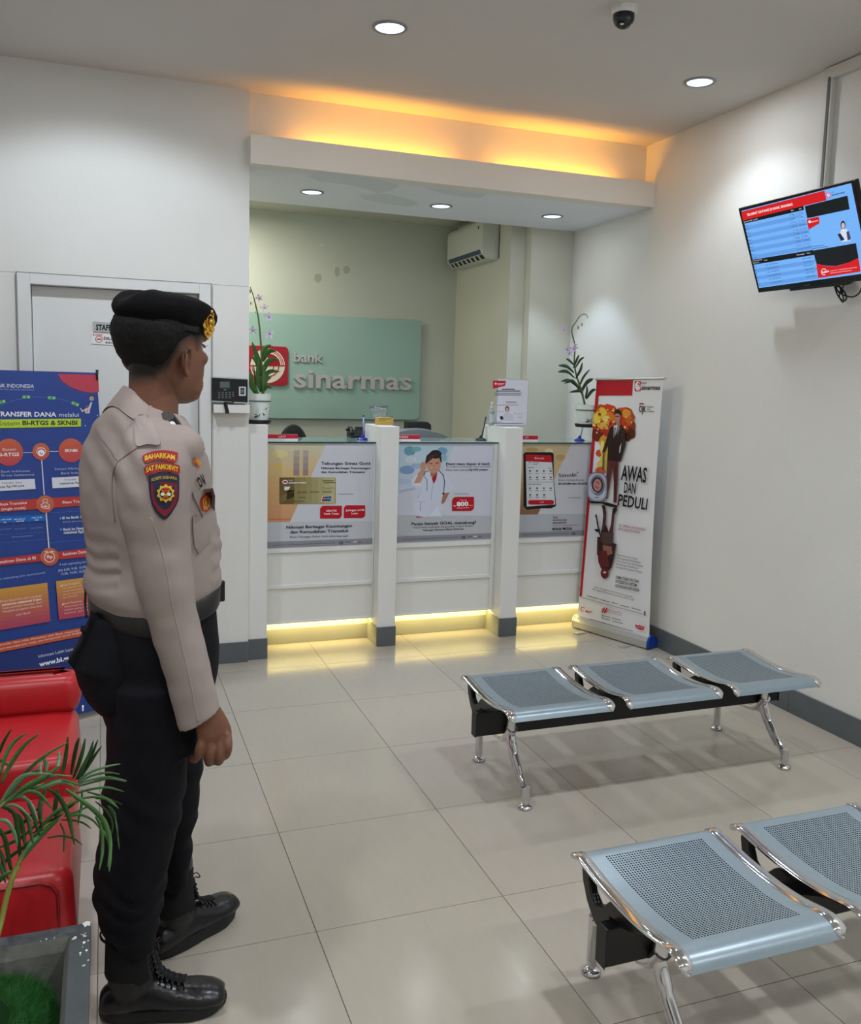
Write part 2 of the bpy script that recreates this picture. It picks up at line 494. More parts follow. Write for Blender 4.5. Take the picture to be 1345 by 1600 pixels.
# ---- door with frame
M_door = mat('door_paint', (222, 223, 222), 0.45, noise_amt=.01, nscale=4)
g = G()
g.box(-.963, -.903, .150, .30, 0, 2.103); g.box(-.077, -.017, .150, .30, 0, 2.103); g.box(-.903, -.077, .150, .30, 2.05, 2.103)
dr = g.build('door_1', M_door, bevel=.002, kind='structure')
box('door_leaf', -.900, -.080, .215, .255, .01, 2.047, M_door, dr, bevel=.002)
g = G(); g.lathe((-.14, .215, 1.0), [(.026, 0), (.026, -.008), (.01, -.010), (.01, -.05), (.012, -.055)], axis='Y'); g.tube([(-.14, .165, 1.0), (-.25, .165, 1.0)], .009)
g.build('door_handle', M_chrome, dr, smooth=True, auto=40)
# ---- left wall hairline seams above the door height
g = G(); g.box(-1.45, -.965, .1695, .1705, 2.103, 2.1045); g.box(-.015, .186, .1695, .1705, 2.103, 2.1045)
g.build('seam', mat('seam_dark', (120, 120, 118), .8), wl)
g = G(); g.box(-.967, -.9635, .1485, .17, 0, 2.106); g.box(-.0165, -.0135, .1485, .17, 0, 2.106); g.box(-.967, -.0135, .1485, .17, 2.103, 2.106)
g.build('sealant_line', mat('sealant', (150, 150, 147), .8), dr)
# ---- signs on door
def sign_panel(name, label, cat, quad, Y, th, m, parent=None):
    """thin panel through a photo quad on plane y=Y"""
    q = [at(u, v, Y) for u, v in quad]
    t = thing(name, sum(q, Vector()) / 4, label, cat)
    g = G(); g.extr(q, (0, th, 0), m); g.build('panel', m, t)
    return t, q
quad = [(146, 502), (212, 507), (212, 521), (146, 518)]
t, q = sign_panel('door_sign', 'silver STAFF sign plate on the white door', 'sign', quad, .205, .010, mat('brushed_plate', (190, 192, 192), .35, metal=.5))
P = Print(quad, q); P.text('STAFF', 150, 515.6, 176, 516.5, 8.6, (15, 15, 18), .03); P.text('ONLY', 179.5, 517, 208, 518, 8.6, (30, 130, 50), .03); P.done(t)
quad = [(143, 520), (200, 523), (200, 541), (143, 537)]
t, q = sign_panel('no_entry_sign', 'small white DILARANG sign with red no entry ring below the STAFF plate', 'sign', quad, .21, .005, ink(235, 235, 235))
P = Print(quad, q); P.ring(154, 530, 5.5, 5.5, 1, (190, 30, 40)); P.rect(150.5, 529, 157.5, 531, (190, 30, 40)); P.text('DILARANG', 161, 530.5, 196, 533, 4.2, (15, 15, 15), .03); P.text('KECUALI', 164, 536.5, 190, 538, 3, (15, 15, 15), .02)
P.rect(145, 522, 147, 524, (190, 30, 40)); P.rect(148, 522.5, 159, 523.8, (190, 80, 80)); P.done(t)
quad = [(243, 458), (298, 461), (298, 468), (243, 465)]
t, q = sign_panel('exit_strip', 'narrow pale green sign strip along top of the door leaf', 'sign', quad, .21, .005, ink(170, 200, 175))
P = Print(quad, q)
for i in range(9): P.disc(247 + i * 5.6, 462.2 + i * .3, 1.8, 1.6, (225, 245, 225) if i % 2 else (90, 120, 100))
P.done(t)
# ---- attendance reader on shelf
t = thing('fingerprint_reader', (.09, .15, 1.475), 'black fingerprint attendance reader on the wall beside the door', 'fingerprint reader')
Q = [at(331, 590, .135), at(387, 593, .135), at(387, 629, .135), at(331, 626, .135)]
g = G(); g.extr(Q, (0, .035, 0)); g.build('body', M_blkp, t, bevel=.003)
for a, b in (((331, 588.5), (387, 591.5)), ((331, 626), (387, 629))):
    g = G(); p0, p1 = at(*a, .132), at(*b, .132); g.extr([p0, p1, p1 - Vector((0, 0, .006)), p0 - Vector((0, 0, .006))], (0, .03, 0))
    g.build('silver_edge', mat('silver_plastic', (190, 192, 196), .3, metal=.6), t)
P = Print([(331, 590), (387, 593), (387, 629), (331, 626)], Q, lift=.001)
P.rect(343, 596, 359, 606.5, (70, 82, 84)); P.rect(344, 597, 358, 605.5, (92, 105, 106))
P.rrect(373, 604, 384, 618.5, 1, (200, 202, 205)); P.rect(375.5, 606, 381.5, 616, (40, 44, 50)); P.disc(378.5, 611, 2.2, 3.2, (110, 118, 125))
for i in range(5):
    for j in range(4):
        if i == 4 and j > 2: continue
        P.rect(340.5 + i * 5.4, 612.5 + j * 2.8, 344 + i * 5.4, 613.8 + j * 2.8, (120, 125, 130))
P.text('ZK', 349, 609.5, 354, 609.8, 1.5, (170, 175, 180)); P.done(t, 'key_pad', 'lettering')
t = thing('reader_shelf', (.09, .13, 1.43), 'white shelf ledge under the fingerprint reader', 'shelf')
g = G(); g.box(-.008, .186, .115, .17, 1.418, 1.462); g.build('board', M_white, t, bevel=.002)
g = G(); g.tube([(.05, .125, 1.47), (.055, .11, 1.46), (.062, .11, 1.43), (.064, .11, 1.415)], [.006, .012, .012, .013], flat=.4); g.tube([(.05, .128, 1.475), (.09, .128, 1.472), (.10, .13, 1.478)], .004)
tt = thing('cable_end', (.06, .11, 1.42), 'black ribbon cable end hanging over the reader shelf', 'cable'); g.build('strap', M_blkp, tt)
# ---- cable trunking on right wall
t = thing('cable_trunking', (2.66, -1.33, 2.6), 'white plastic cable trunking up the right wall above the television', 'cable trunking')
M_tr = mat('trunking', (214, 213, 208), .5)
g = G(); g.box(2.652, 2.68, -1.355, -1.305, 2.535, 3.075); g.build('vertical_duct', M_tr, t, bevel=.002)
g = G(); g.box(2.650, 2.68, -4.0, -1.30, 3.072, 3.125); g.build('ceiling_duct', M_tr, t, bevel=.002)
g = G(); g.box(2.648, 2.652, -1.345, -1.33, 2.535, 3.08); g.build('open_slot', mat('slot', (110, 112, 110), .8), t)

# ================================================================== DOWNLIGHTS
M_lamp = mat('lamp_glow_main', (200, 220, 255), .3, emit=(198, 226, 255), estr=7)
M_rim = mat('lamp_rim', (150, 150, 152), .3, metal=.6)
def downlight(x, y, z, r, label, power, group=None, col=COOL, vis=True, ang=128, blend=.55, spill=SPILL):
    t = thing('downlight', (x, y, z), label, 'ceiling light', group)
    g = G(); g.lathe((x, y, z), [(r * 1.26, .0), (r * 1.26, -.004), (r * 1.05, -.007), (r, -.004), (r * .98, .003), (r * .8, .003)], cap=False, n=40); g.build('rim', M_rim, t, smooth=True)
    g = G(); g.lathe((x, y, z - .0022), [(r * .985, 0), (r * .6, -.0015), (.001, -.002)], n=40, cap=False)
    g.build('lens', M_lamp, t, smooth=True)
    g = G()
    for k in range(-6, 7):
        w_ = sqrt(max(0, 1 - (k / 7) ** 2)) * r * .95
        g.box(x + k * r / 7 - .0006, x + k * r / 7 + .0006, y - w_, y + w_, z - .0052, z - .0042)
    g.build('diffuser_rib', mat('lamp_rib', (160, 180, 200), .4), t)
    l = bpy.data.lights.new('spot', 'SPOT'); l.energy = power; l.color = col; l.spot_size = radians(ang); l.spot_blend = blend; l.shadow_soft_size = .055
    o = bpy.data.objects.new('lamp_spot', l); COL.objects.link(o); o.parent = t; o.location = (0, 0, -.02)
    l2 = bpy.data.lights.new('spill', 'AREA'); l2.shape = 'DISK'; l2.size = r * 1.9; l2.energy = power * spill; l2.color = NEUT
    o2 = bpy.data.objects.new('lamp_spill', l2); COL.objects.link(o2); o2.parent = t; o2.location = (0, 0, -.012)
    return t
downlight(.623, -.923, CEIL, .062, 'round recessed downlight in the main ceiling, left of the camera dome', POW_MAIN)
downlight(2.242, -.908, CEIL, .062, 'round recessed downlight in the main ceiling near the right wall', POW_MAIN)
dl = downlight(-.55, -1.05, CEIL, .062, 'recessed downlight in the main ceiling facing the staff door, out of frame', POW_LEFT, ang=106, blend=.4, spill=.12)
for ch in dl.children:
    if ch.name.startswith('lamp_spot'): ch.rotation_euler = (radians(29), 0, 0)
for y, wy in ((-3.2, 'nearer row'), (-5.2, 'further row')):
    for x, wx in ((-.9, 'left'), (.8, 'middle'), (2.3, 'right')):
        downlight(x, y, CEIL, .062, 'recessed entrance side downlight behind the camera, %s, %s' % (wy, wx), POW_REAR, 'entrance side downlights', NEUT)
for x, y, w_ in ((.633, .643, 'left'), (1.479, .67, 'middle'), (2.262, .64, 'right')):
    downlight(x, y, 2.737, .058, 'round downlight in the soffit over the counters, %s of the three' % w_, POW_SOFF, None, (.66, .80, 1.0), ang=86, blend=.4, spill=.04)
# amber tubes in the cove, yellow strip under the counters (lights created with their fixtures)
M_amb = mat('amber_tube', (255, 180, 60), .4, emit=(255, 150, 30), estr=3)
for x0, x1, w_ in ((.45, 1.35, 'left'), (1.62, 2.42, 'right')):
    t = thing('cove_tube', ((x0 + x1) / 2, .15, 2.77), 'amber light tube lying in the cove above the soffit, %s one' % w_, 'tube light')
    g = G(); g.tube([(x0, .15, 2.785), (x1, .15, 2.785)], .012); g.build('tube', M_amb, t, smooth=True)
    g = G(); g.box(x0 - .02, x1 + .02, .135, .165, 2.757, 2.773); g.build('batten', M_white, t)
    a = area('amber_glow', (0, 0, 0), x1 - x0, .06, POW_COVE, (1.0, .42, .045), (pi, 0, 0)); a.parent = t; a.location = (0, 0, .04)
# security camera dome
t = thing('security_camera', (1.43, -1.5, CEIL), 'dark dome security camera on the ceiling', 'security camera')
g = G(); g.lathe((1.43, -1.5, CEIL), [(.052, 0), (.052, -.02), (.046, -.028)], n=32); g.build('base', M_white, t, smooth=True, auto=40)
g = G(); g.lathe((1.43, -1.5, CEIL - .028), [(.043, .004)] + [(.043 * cos(radians(a)), -.043 * sin(radians(a)) - .012) for a in range(0, 91, 10)], n=32); g.build('dome', mat('dome_glass', (30, 32, 38), .12, spec=.6), t, smooth=True)
g = G(); g.lathe((1.405, -1.53, CEIL - .077), [(.008, 0), (.007, -.002), (.001, -.003)], n=12); g.build('lens_dot', mat('lensdot', (235, 230, 220), .3), t)
# ================================================================== OFFICE LIGHT
t = thing('office_light', (.2, 1.5, 2.88), 'office ceiling light tube behind the soffit, hidden from view', 'ceiling light')
g = G(); g.box(-.1, .1, 1.2, 1.8, 2.87, 2.9); g.build('housing', M_white, t)
a = area('office_glow', (0, 0, 0), .15, .5, POW_OFFICE, (1, .95, .82), (0, 0, 0)); a.parent = t; a.location = (0, 0, -.03)
# ================================================================== TELLER COUNTERS
M_glass = mat('green_glass', (205, 232, 228), .05, trans=.75, spec=.6)
M_gedge = mat('glass_edge', (25, 62, 60), .15)
M_yel = mat('yellow_strip', (255, 220, 120), .4, emit=(255, 222, 120), estr=2.6)
M_kick = mat('kick_tile', (150, 150, 140), .3, noise_amt=.03, nscale=10)
def pillar(x0, x1, y0, y1, z, lab):
    t = thing('counter_pillar', ((x0 + x1) / 2, (y0 + y1) / 2, 0), lab, 'pillar', 'white pillars between the counters')
    g = G(); g.box(x0, x1, y0, y1, .118, z); g.build('shaft', M_white, t, bevel=.003)
    g = G(); g.box(x0 - .002, x1 + .003, y0 - .008, y1, 0, .12); g.build('base_tile', M_base, t, bevel=.0015)
    g = G(); g.box(x0 - .0045, x0 - .002, y0 + .004, y1, 0.001, .119); g.build('side_tile', M_kick, t)
pillar(.189, .299, .195, .62, 1.352, 'white half pillar joined to the left wall, carrying a potted orchid')
pillar(.981, 1.095, .25, .60, 1.345, 'white square pillar between the first and second counters with a bowl on top')
pillar(1.798, 1.916, .25, .62, 1.345, 'white square pillar between second and third counters with an acrylic notice on top')
pillar(2.575, 2.668, .25, .62, 1.345, 'white pillar at the right wall, mostly behind the roll-up banner')
def counter(x0, x1, sw, lab):
    """x0..x1 bay, sw width of the right stile"""
    t = thing('teller_counter', ((x0 + x1) / 2, .6, 0), lab, 'counter')
    g = G(); g.box(x0, x1, .370, .385, .152, 1.238); g.build('front_panel', M_white, t)
    for z0, z1 in ((.584, .612), (.366, .388), (.152, .163)):
        g = G(); g.box(x0, x1 - sw, .358, .370, z0, z1); g.build('rail', M_white, t, bevel=.002)
    g = G(); g.box(x1 - sw, x1, .355, .370, .152, 1.238); g.build('stile', M_white, t, bevel=.002)
    g = G(); g.box(x0, x1 - sw, .362, .370, .612, 1.238); g.build('upper_board', M_white, t)
    g = G(); g.box(x0, x1, .385, .47, .152, .165); g.build('overhang', M_white, t)
    g = G(); g.box(x0, x1, .452, .464, 0, .094); g.build('kick_board', M_kick, t, bevel=.002)
    g = G(); g.box(x0, x1, .456, .48, 0.09, .155); g.build('recess_back', M_white, t)
    g = G(); g.box(x0, x1, .352, .80, 1.2385, 1.2445); g.build('glass_top', M_glass, t)
    g = G(); g.box(x0, x1, .3495, .3525, 1.2375, 1.2455); g.build('glass_edge', M_gedge, t)
    g = G(); g.box(x0, x1, .5, 1.0, .73, .755); g.build('desk_top', M_white, t)
    g = G(); g.box(x0, x1, .388, .400, .147, .152); g.build('light_strip', M_yel, t)
    a = area('strip_glow', (0, 0, 0), x1 - x0 - .03, .010, POW_KICK, (1.0, .78, .26), (radians(12), 0, 0)); a.parent = t
    a.location = (0, .402 - .6, .146)
    return t
counter(.300, .980, .008, 'left teller counter with a gold savings card poster on its front')
counter(1.096, 1.797, .028, 'middle teller counter with a child doctor poster on its front')
counter(1.917, 2.573, .02, 'right teller counter with a phone app poster on its front')

# ---- posters
def poster(lab, pq, crop, extent):
    (x0, x1, z0, z1) = extent
    Q = [Vector((x0, .3605, z1)), Vector((x1, .3605, z1)), Vector((x1, .3605, z0)), Vector((x0, .3605, z0))]
    t = thing('poster', ((x0 + x1) / 2  , .36, (z0 + z1) / 2), lab, 'poster')
    g = G(); g.box(x0, x1, .3605, .3615, z0, z1); g.build('sheet', ink(222, 223, 230), t)
    return t, Print(pq, Q, crop)
def px_of(x, y, z):
    d = Rm.transposed() @ (Vector((x, y, z)) - Vector((CX, CY, CZ)))
    return (672.5 + PPX + FPX * d.x / d.y, 800 + PPY - FPX * d.z / d.y)
def pq(x0, x1, z0, z1, y=.3605): return [px_of(x0, y, z1), px_of(x1, y, z1), px_of(x1, y, z0), px_of(x0, y, z0)]
NAVY = (38, 44, 66); RED = (186, 22, 40); GREY = (150, 150, 160)
# poster 1
ex = (.302, .971, .614, 1.236)
t, P = poster('counter poster with a gold bank card and two red tags', pq(*ex), (400, 660, 6.725), ex)
P.rect(90, 1030, 1236, 1262, (196, 200, 206)) 
P.grad(0, 0, 0, 0, (206, 203, 180), (214, 182, 128), 8, [(90, 212), (735, 222), (600, 560), (90, 560)])
P.grad(0, 0, 0, 0, (214, 180, 122), (206, 150, 112), 8, [(90, 560), (600, 560), (355, 1046), (90, 1048)])
for xx, wd in ((395, 62), (495, 55)):
    P.grad(0, 0, 0, 0, (182, 172, 158), (142, 128, 128), 4, [(xx, 292), (xx + wd, 292), (xx + wd - 4, 560), (xx - 4, 560)])
P.disc(250, 330, 90, 40, (222, 205, 150)); P.disc(230, 470, 70, 35, (220, 190, 120))
P.rect(130, 1012, 372, 1022, (196, 120, 80)); P.rect(130, 750, 520, 758, (212, 160, 120))
P.poly([(735, 222), (1236, 226), (1236, 1036), (355, 1046)], (208, 210, 220))
P.rrect(244, 578, 836, 860, 14, (120, 104, 62))
P.grad(0, 0, 0, 0, (118, 100, 60), (130, 114, 70), 1, [(250, 584), (540, 582), (540, 858), (250, 858)])
for i in range(7):
    c = (140 + i * 8, 128 + i * 9, 82 + i * 9); P.poly([(400 + i * 62, 583 - i), (830, 580), (830, 856), (400 + i * 62, 858)], c)
P.disc(305, 625, 30, 22, (230, 225, 225)); P.disc(305, 625, 22, 10, RED); P.text('bank', 342, 612, 388, 612, 12, (235, 230, 220)); P.text('sinarmas', 342, 643, 525, 640, 22, (240, 238, 230), .02)
P.poly([(296, 676), (360, 672), (338, 712), (298, 714)], (225, 225, 220))
P.text('8888  8888  8888  8888', 300, 745, 795, 738, 18, (98, 84, 52)); P.bars([(450, 520, 785), (300, 500, 825)], 8, (100, 88, 55)); P.bars([(700, 815, 608), (710, 830, 628)], 10, (95, 90, 60))
for k in range(5): P.line([(690 + k * 25, 690 + (k % 2) * 12), (720 + k * 25, 680 + (k % 3) * 10)], 5, (125, 120, 85))
P.poly([(694, 776), (800, 770), (785, 830), (680, 834)], (225, 225, 225)); P.poly([(700, 780), (794, 775), (782, 826), (688, 829)], (40, 78, 120)); P.poly([(700, 780), (722, 779), (712, 827), (688, 829)], RED)
P.text('UnionPay', 705, 808, 780, 804, 13, (230, 235, 240))
P.text('Tabungan Simas Gold', 683, 445, 1198, 445, 30, NAVY, .02)
P.text('Nikmati Berbagai Keuntungan', 683, 490, 1200, 490, 21, NAVY, .02); P.text('dan Kemudahan Transaksi', 683, 531, 1142, 530, 21, NAVY, .02)
P.bars([(860, 1020, 748)], 8, (168, 168, 176))
P.leaf(672, 876, 900, 1010, RED); P.leaf(920, 870, 1146, 1004, RED)
P.text('GRATIS', 735, 938, 845, 936, 19, (245, 240, 240), .02); P.text('Tarik Tunai', 708, 970, 866, 967, 19, (245, 240, 240), .02)
P.text('Jaringan ATM', 940, 932, 1134, 929, 19, (245, 240, 240), .02); P.text('Luas', 1002, 964, 1068, 962, 19, (245, 240, 240), .02)
P.text('Nikmati Berbagai Keuntungan', 317, 1116, 1008, 1098, 30, NAVY, .02); P.text('dan Kemudahan Transaksi', 357, 1166, 968, 1150, 30, NAVY, .02)
P.text('Buka Tabungan Simas Gold sekarang juga!', 357, 1212, 968, 1198, 19, NAVY, .01)
P.poly([(90, 1258), (1236, 1216), (1236, 1274), (90, 1322)], (142, 142, 154))
P.poly([(170, 1288), (835, 1260), (835, 1268), (170, 1297)], (112, 112, 124)); P.text('OJK', 868, 1280, 920, 1278, 30, (30, 25, 25), .02); P.poly([(935, 1252), (990, 1250), (990, 1262), (935, 1264)], (110, 110, 120)); P.disc(1040, 1258, 22, 12, (215, 210, 190), a0=180, a1=360); P.poly([(1065, 1252), (1110, 1250), (1110, 1262), (1065, 1264)], (110, 110, 120))
P.done(t)
# poster 2 (crop 600,660)
ex = (1.097, 1.767, .614, 1.236)
t, P = poster('counter poster of a child in a white doctor coat with a red 800 tag', pq(*ex), (600, 660, 6.725), ex)
P.rect(100, 200, 1150, 1215, (206, 208, 222))
P.poly([(100, 975), (1150, 980), (1150, 1215), (100, 1225)], (186, 190, 196))
P.grad(0, 0, 0, 0, (182, 206, 218), (196, 206, 224), 8, [(120, 225), (735, 240), (560, 700), (120, 730)])
for x, y, rx, ry, c in ((270, 300, 60, 50, (110, 160, 180)), (340, 280, 50, 28, (120, 175, 185)), (280, 390, 55, 45, (205, 215, 228)), (240, 500, 80, 45, (128, 158, 198)), (340, 460, 60, 30, (160, 180, 214)), (610, 300, 55, 40, (120, 165, 195)), (630, 370, 30, 40, (140, 180, 205)), (200, 620, 80, 30, (178, 196, 222))): P.disc(x, y, rx, ry, c)
P.poly([(160, 715), (330, 680), (330, 700), (160, 742)], (170, 190, 218))
coat = (206, 212, 230); skin = (196, 146, 120); skd = (168, 118, 94); hair = (44, 32, 36)
P.poly([(430, 520), (600, 505), (655, 560), (748, 680), (735, 706), (640, 750), (600, 990), (430, 995), (275, 965), (330, 820), (370, 690), (385, 560)], coat)
P.poly([(300, 600), (290, 650), (325, 668), (385, 640), (440, 470), (440, 430), (400, 425), (380, 460), (385, 500)], skin)
P.poly([(345, 540), (285, 605), (290, 660), (330, 672), (380, 668), (392, 600)], (214, 218, 234)); P.poly([(360, 540), (310, 640), (378, 636), (440, 480), (385, 500)], skin)
P.disc(408, 455, 28, 42, skin); P.disc(520, 440, 75, 92, skin); P.poly([(480, 500), (560, 500), (552, 560), (520, 600), (488, 560)], skd); P.disc(520, 470, 66, 62, skin)
P.poly([(430, 430), (445, 350), (500, 300), (560, 300), (600, 360), (606, 430), (590, 410), (570, 350), (520, 370), (450, 425)], hair); P.disc(540, 335, 62, 46, hair); P.poly([(438, 440), (470, 350), (560, 330), (500, 380), (455, 420)], (70, 48, 50))
P.line([(460, 430), (505, 430)], 5, (60, 40, 40)); P.line([(540, 425), (580, 424)], 5, (60, 40, 40)); P.disc(500, 435, 6, 4, hair); P.disc(555, 430, 6, 4, hair); P.ring(520, 465, 32, 20, 6, (235, 225, 220), a0=20, a1=160); P.line([(500, 485), (545, 480)], 5, (160, 70, 70)); P.disc(524, 458, 8, 5, skd)
P.poly([(500, 590), (560, 520), (545, 600), (520, 645)], (170, 30, 50))
P.line([(415, 560), (430, 520), (460, 510)], 9, (70, 84, 110)); P.line([(575, 505), (620, 550), (635, 620), (625, 740)], 9, (70, 84, 110)); P.line([(415, 565), (450, 600), (450, 720)], 6, (110, 120, 150))
P.line([(510, 640), (490, 820)], 4, (160, 168, 200)); P.line([(350, 825), (430, 838)], 4, (160, 168, 200)); P.line([(380, 840), (378, 930)], 4, (120, 130, 170)); P.line([(395, 680), (350, 800)], 4, (170, 178, 205)); P.poly([(470, 990), (560, 870), (600, 990)], (214, 222, 238))
P.poly([(620, 745), (685, 735), (640, 830), (605, 862), (600, 840)], skd); P.disc(622, 748, 14, 10, (60, 66, 80)); P.poly([(335, 985), (420, 996), (340, 1000)], RED)
P.text('Demi masa depan si kecil.', 650, 448, 1112, 446, 26, NAVY, .02); P.text('Ayo siapkan uang kuliahnya tanpa susah payah', 648, 472, 1118, 470, 13, NAVY, .01)
P.text('Pakai hasil nabung', 648, 507, 880, 506, 17, NAVY, 0); P.text('Rp100 jutaan', 890, 506, 1088, 504, 21, NAVY, .02); P.bars([(735, 885, 746)], 7, (170, 170, 178))
P.leaf(712, 782, 943, 930, RED); P.text('Nabung', 795, 822, 862, 820, 13, (240, 235, 235)); P.text('Rp', 728, 882, 754, 881, 14, (240, 235, 235), .02); P.text('800', 760, 880, 884, 876, 44, (250, 248, 248), .03); P.text('ribu', 888, 877, 928, 876, 13, (240, 235, 235)); P.text('setiap bulan', 762, 904, 888, 900, 14, (240, 235, 235), .01)
P.text('Punya banyak GOAL menabung?', 288, 1080, 966, 1062, 30, NAVY, .02); P.text('Kami bantu wujudkan uang kuliah si kecil dengan', 310, 1112, 932, 1092, 17, NAVY, 0); P.text('Tabungan Rencana Bank Sinarmas', 400, 1140, 836, 1124, 17, NAVY, .015)
P.poly([(100, 1200), (1150, 1162), (1150, 1216), (100, 1262)], (142, 142, 154)); P.poly([(190, 1226), (775, 1200), (775, 1208), (190, 1235)], (112, 112, 124)); P.text('OJK', 808, 1222, 858, 1220, 28, (30, 25, 25), .02); P.poly([(872, 1194), (925, 1192), (925, 1204), (872, 1206)], (110, 110, 120)); P.disc(955, 1202, 22, 12, (215, 210, 190), a0=180, a1=360); P.poly([(980, 1194), (1020, 1192), (1020, 1204), (980, 1206)], (110, 110, 120))
P.done(t)
# poster 3 (crop 790,660 scale 8)
ex = (1.918, 2.55, .614, 1.236)
t, P = poster('counter poster of a tilted smartphone with a red topped app screen', pq(*ex), (790, 660, 8.0), ex)
P.rect(100, 262, 1230, 1360, (204, 206, 214)); P.poly([(100, 1150), (1200, 1140), (1200, 1380), (100, 1390)], (182, 186, 194))
P.grad(0, 0, 0, 0, (196, 184, 152), (206, 180, 126), 8, [(100, 262), (820, 268), (640, 640), (100, 640)])
P.grad(0, 0, 0, 0, (200, 172, 118), (140, 100, 72), 8, [(100, 640), (640, 640), (400, 1150), (100, 1153)])
P.disc(540, 360, 50, 36, (222, 212, 170)); P.disc(330, 340, 80, 25, (186, 156, 100)); P.disc(680, 440, 60, 40, (190, 160, 104))
P.rrect(220, 372, 600, 1075, 40, (26, 26, 30)); P.poly([(238, 374), (560, 398), (600, 700), (630, 1040), (600, 1060), (260, 1092), (240, 1060), (218, 400)], (26, 26, 30))
P.poly([(246, 400), (566, 412), (582, 500), (252, 488)], RED); P.poly([(250, 486), (578, 500), (618, 1026), (262, 1052)], (218, 222, 226))
P.text('Simobi', 360, 458, 478, 460, 24, (245, 240, 240), .01)
P.bars([(285, 318, 498), (335, 418, 500), (335, 395, 520), (272, 355, 562), (275, 445, 770), (530, 570, 570)], 7, (90, 94, 98))
for j, y in enumerate((607, 687, 822, 905)):
    for i in range(4 if j < 3 else 3):
        x = 302 + i * 86 + (j % 2) * 2; P.disc(x, y, 12, 10, (60, 64, 70)); P.bars([(x - 20, x + 22, y + 26)], 6, (110, 114, 118))
P.rect(265, 742, 590, 746, (150, 155, 160)); P.rrect(280, 970, 600, 1026, 26, RED); P.bars([(425, 475, 994)], 6, (235, 220, 220))
P.text('Simobi', 660, 684, 880, 674, 46, (50, 52, 62), .01); P.text('+', 885, 640, 905, 640, 30, (50, 52, 62), .02)
P.text('Bikin Hidup Kamu', 655, 732, 972, 730, 24, (120, 122, 132), 0); P.text('#LebihMudah #LebihHemat', 655, 776, 1130, 772, 24, (52, 54, 64), .025); P.bars([(775, 930, 934)], 7, (165, 165, 172))
P.text('AYO', 590, 1196, 646, 1195, 17, (52, 54, 64), .02); P.text('DOWNLOAD', 588, 1230, 762, 1226, 17, (52, 54, 64), .02); P.text('SEKARANG!', 586, 1264, 758, 1258, 17, (52, 54, 64), .02); P.text('https://simobi/SimobiPlus', 584, 1294, 888, 1286, 15, (170, 60, 70), .01)
P.rrect(580, 1318, 692, 1342, 5, (36, 36, 40)); P.rrect(708, 1314, 822, 1338, 5, (36, 36, 40)); P.bars([(600, 680, 1327), (740, 810, 1323)], 5, (200, 200, 200))
P.poly([(100, 1380), (1200, 1338), (1200, 1400), (100, 1440)], (142, 142, 154)); P.poly([(200, 1400), (780, 1384), (780, 1393), (200, 1410)], (112, 112, 124)); P.text('OJK', 818, 1404, 872, 1402, 30, (30, 25, 25), .02)
P.done(t)

# ---- glass sign board with metal letters on the back wall
t = thing('glass_sign', (1.2, 2.2, 1.7), 'wide green tinted glass board on the office back wall', 'glass panel')
g = G(); X0, X1, Z0, Z1, RR = .15, 1.908, 1.303, 2.118, .05
pts = []
for cx, cz, a0 in ((X0 + RR, Z0 + RR, 180), (X1 - RR, Z0 + RR, 270), (X1 - RR, Z1 - RR, 0), (X0 + RR, Z1 - RR, 90)):
    rr = RR if cz < 1.5 else .004
    if rr < RR: cx += (RR - rr) * (1 if a0 == 0 else -1); cz += RR - rr
    pts += [Vector((cx + rr * cos(radians(a0 + a)), 2.196, cz + rr * sin(radians(a0 + a)))) for a in range(0, 91, 15)]
g.extr(pts, (0, .012, 0)); g.build('pane', mat('sign_glass', (150, 184, 174), .14, spec=.7), t, bevel=.002)
g = G()
for x in (.6, 1.86):
    for z in (1.35, 2.07): pass
M_steel = mat('letter_steel', (196, 194, 190), .32, metal=.55)
LH, LV = at(470, 640, 2.18), 0
def letters3d(s, x0, x1, z0, caph, parent, m, depth=.018, bold=.02, names='letter'):
    vs, fs, a, b = glyphs(s, bold)
    # one object per letter
    pos = 0
    adv = []
    full = b - a
    for i, ch in enumerate(s):
        va, fa, ca, cb = glyphs(s[:i + 1], bold)
        adv.append((va, fa, cb))
    prev = 0
    for i, ch in enumerate(s):
        va, fa, ca, cb = glyphs(ch, bold)
        xr = adv[i][2]
        g = G()
        top = [Vector((x0 + (xr - cb + v.x - a) / full * (x1 - x0), 2.196 - depth, z0 + v.y / CAP * caph)) for v in va]
        n = len(top)
        from collections import Counter
        ed = Counter()
        for f in fa:
            for k in range(len(f)):
                e = tuple(sorted((f[k], f[(k + 1) % len(f)]))); ed[e] += 1
        g.add(top + [p + Vector((0, depth - .001, 0)) for p in top], [tuple(f) for f in fa] + [tuple(q + n for q in reversed(f)) for f in fa] + [(e[0], e[1], e[1] + n, e[0] + n) for e, c in ed.items() if c == 1])
        g.build(names, m, parent)
t = thing('bank_name_sign', (1.2, 2.18, 1.6), 'raised steel letters of the bank name on the green glass board', 'lettering')
letters3d('bank', .842, 1.075, 1.753, .072, t, M_steel, .014)
letters3d('sinarmas', .846, 1.825, 1.552, .150, t, M_steel, .020)
t = thing('logo_plaque', (.65, 2.18, 1.7), 'red square logo plaque with white ring pattern on the glass board', 'logo')
lq = [(385, 540), (447, 543), (447, 603), (383, 602)]
LX0, LX1, LZ0, LZ1 = .478, .797, 1.560, 1.864
g = G(); pts = []
for cx, cz, a0 in ((LX0 + .03, LZ0 + .03, 180), (LX1 - .03, LZ0 + .03, 270), (LX1 - .03, LZ1 - .03, 0), (LX0 + .03, LZ1 - .03, 90)):
    pts += [Vector((cx + .03 * cos(radians(a0 + a)), 2.176, cz + .03 * sin(radians(a0 + a)))) for a in range(0, 91, 15)]
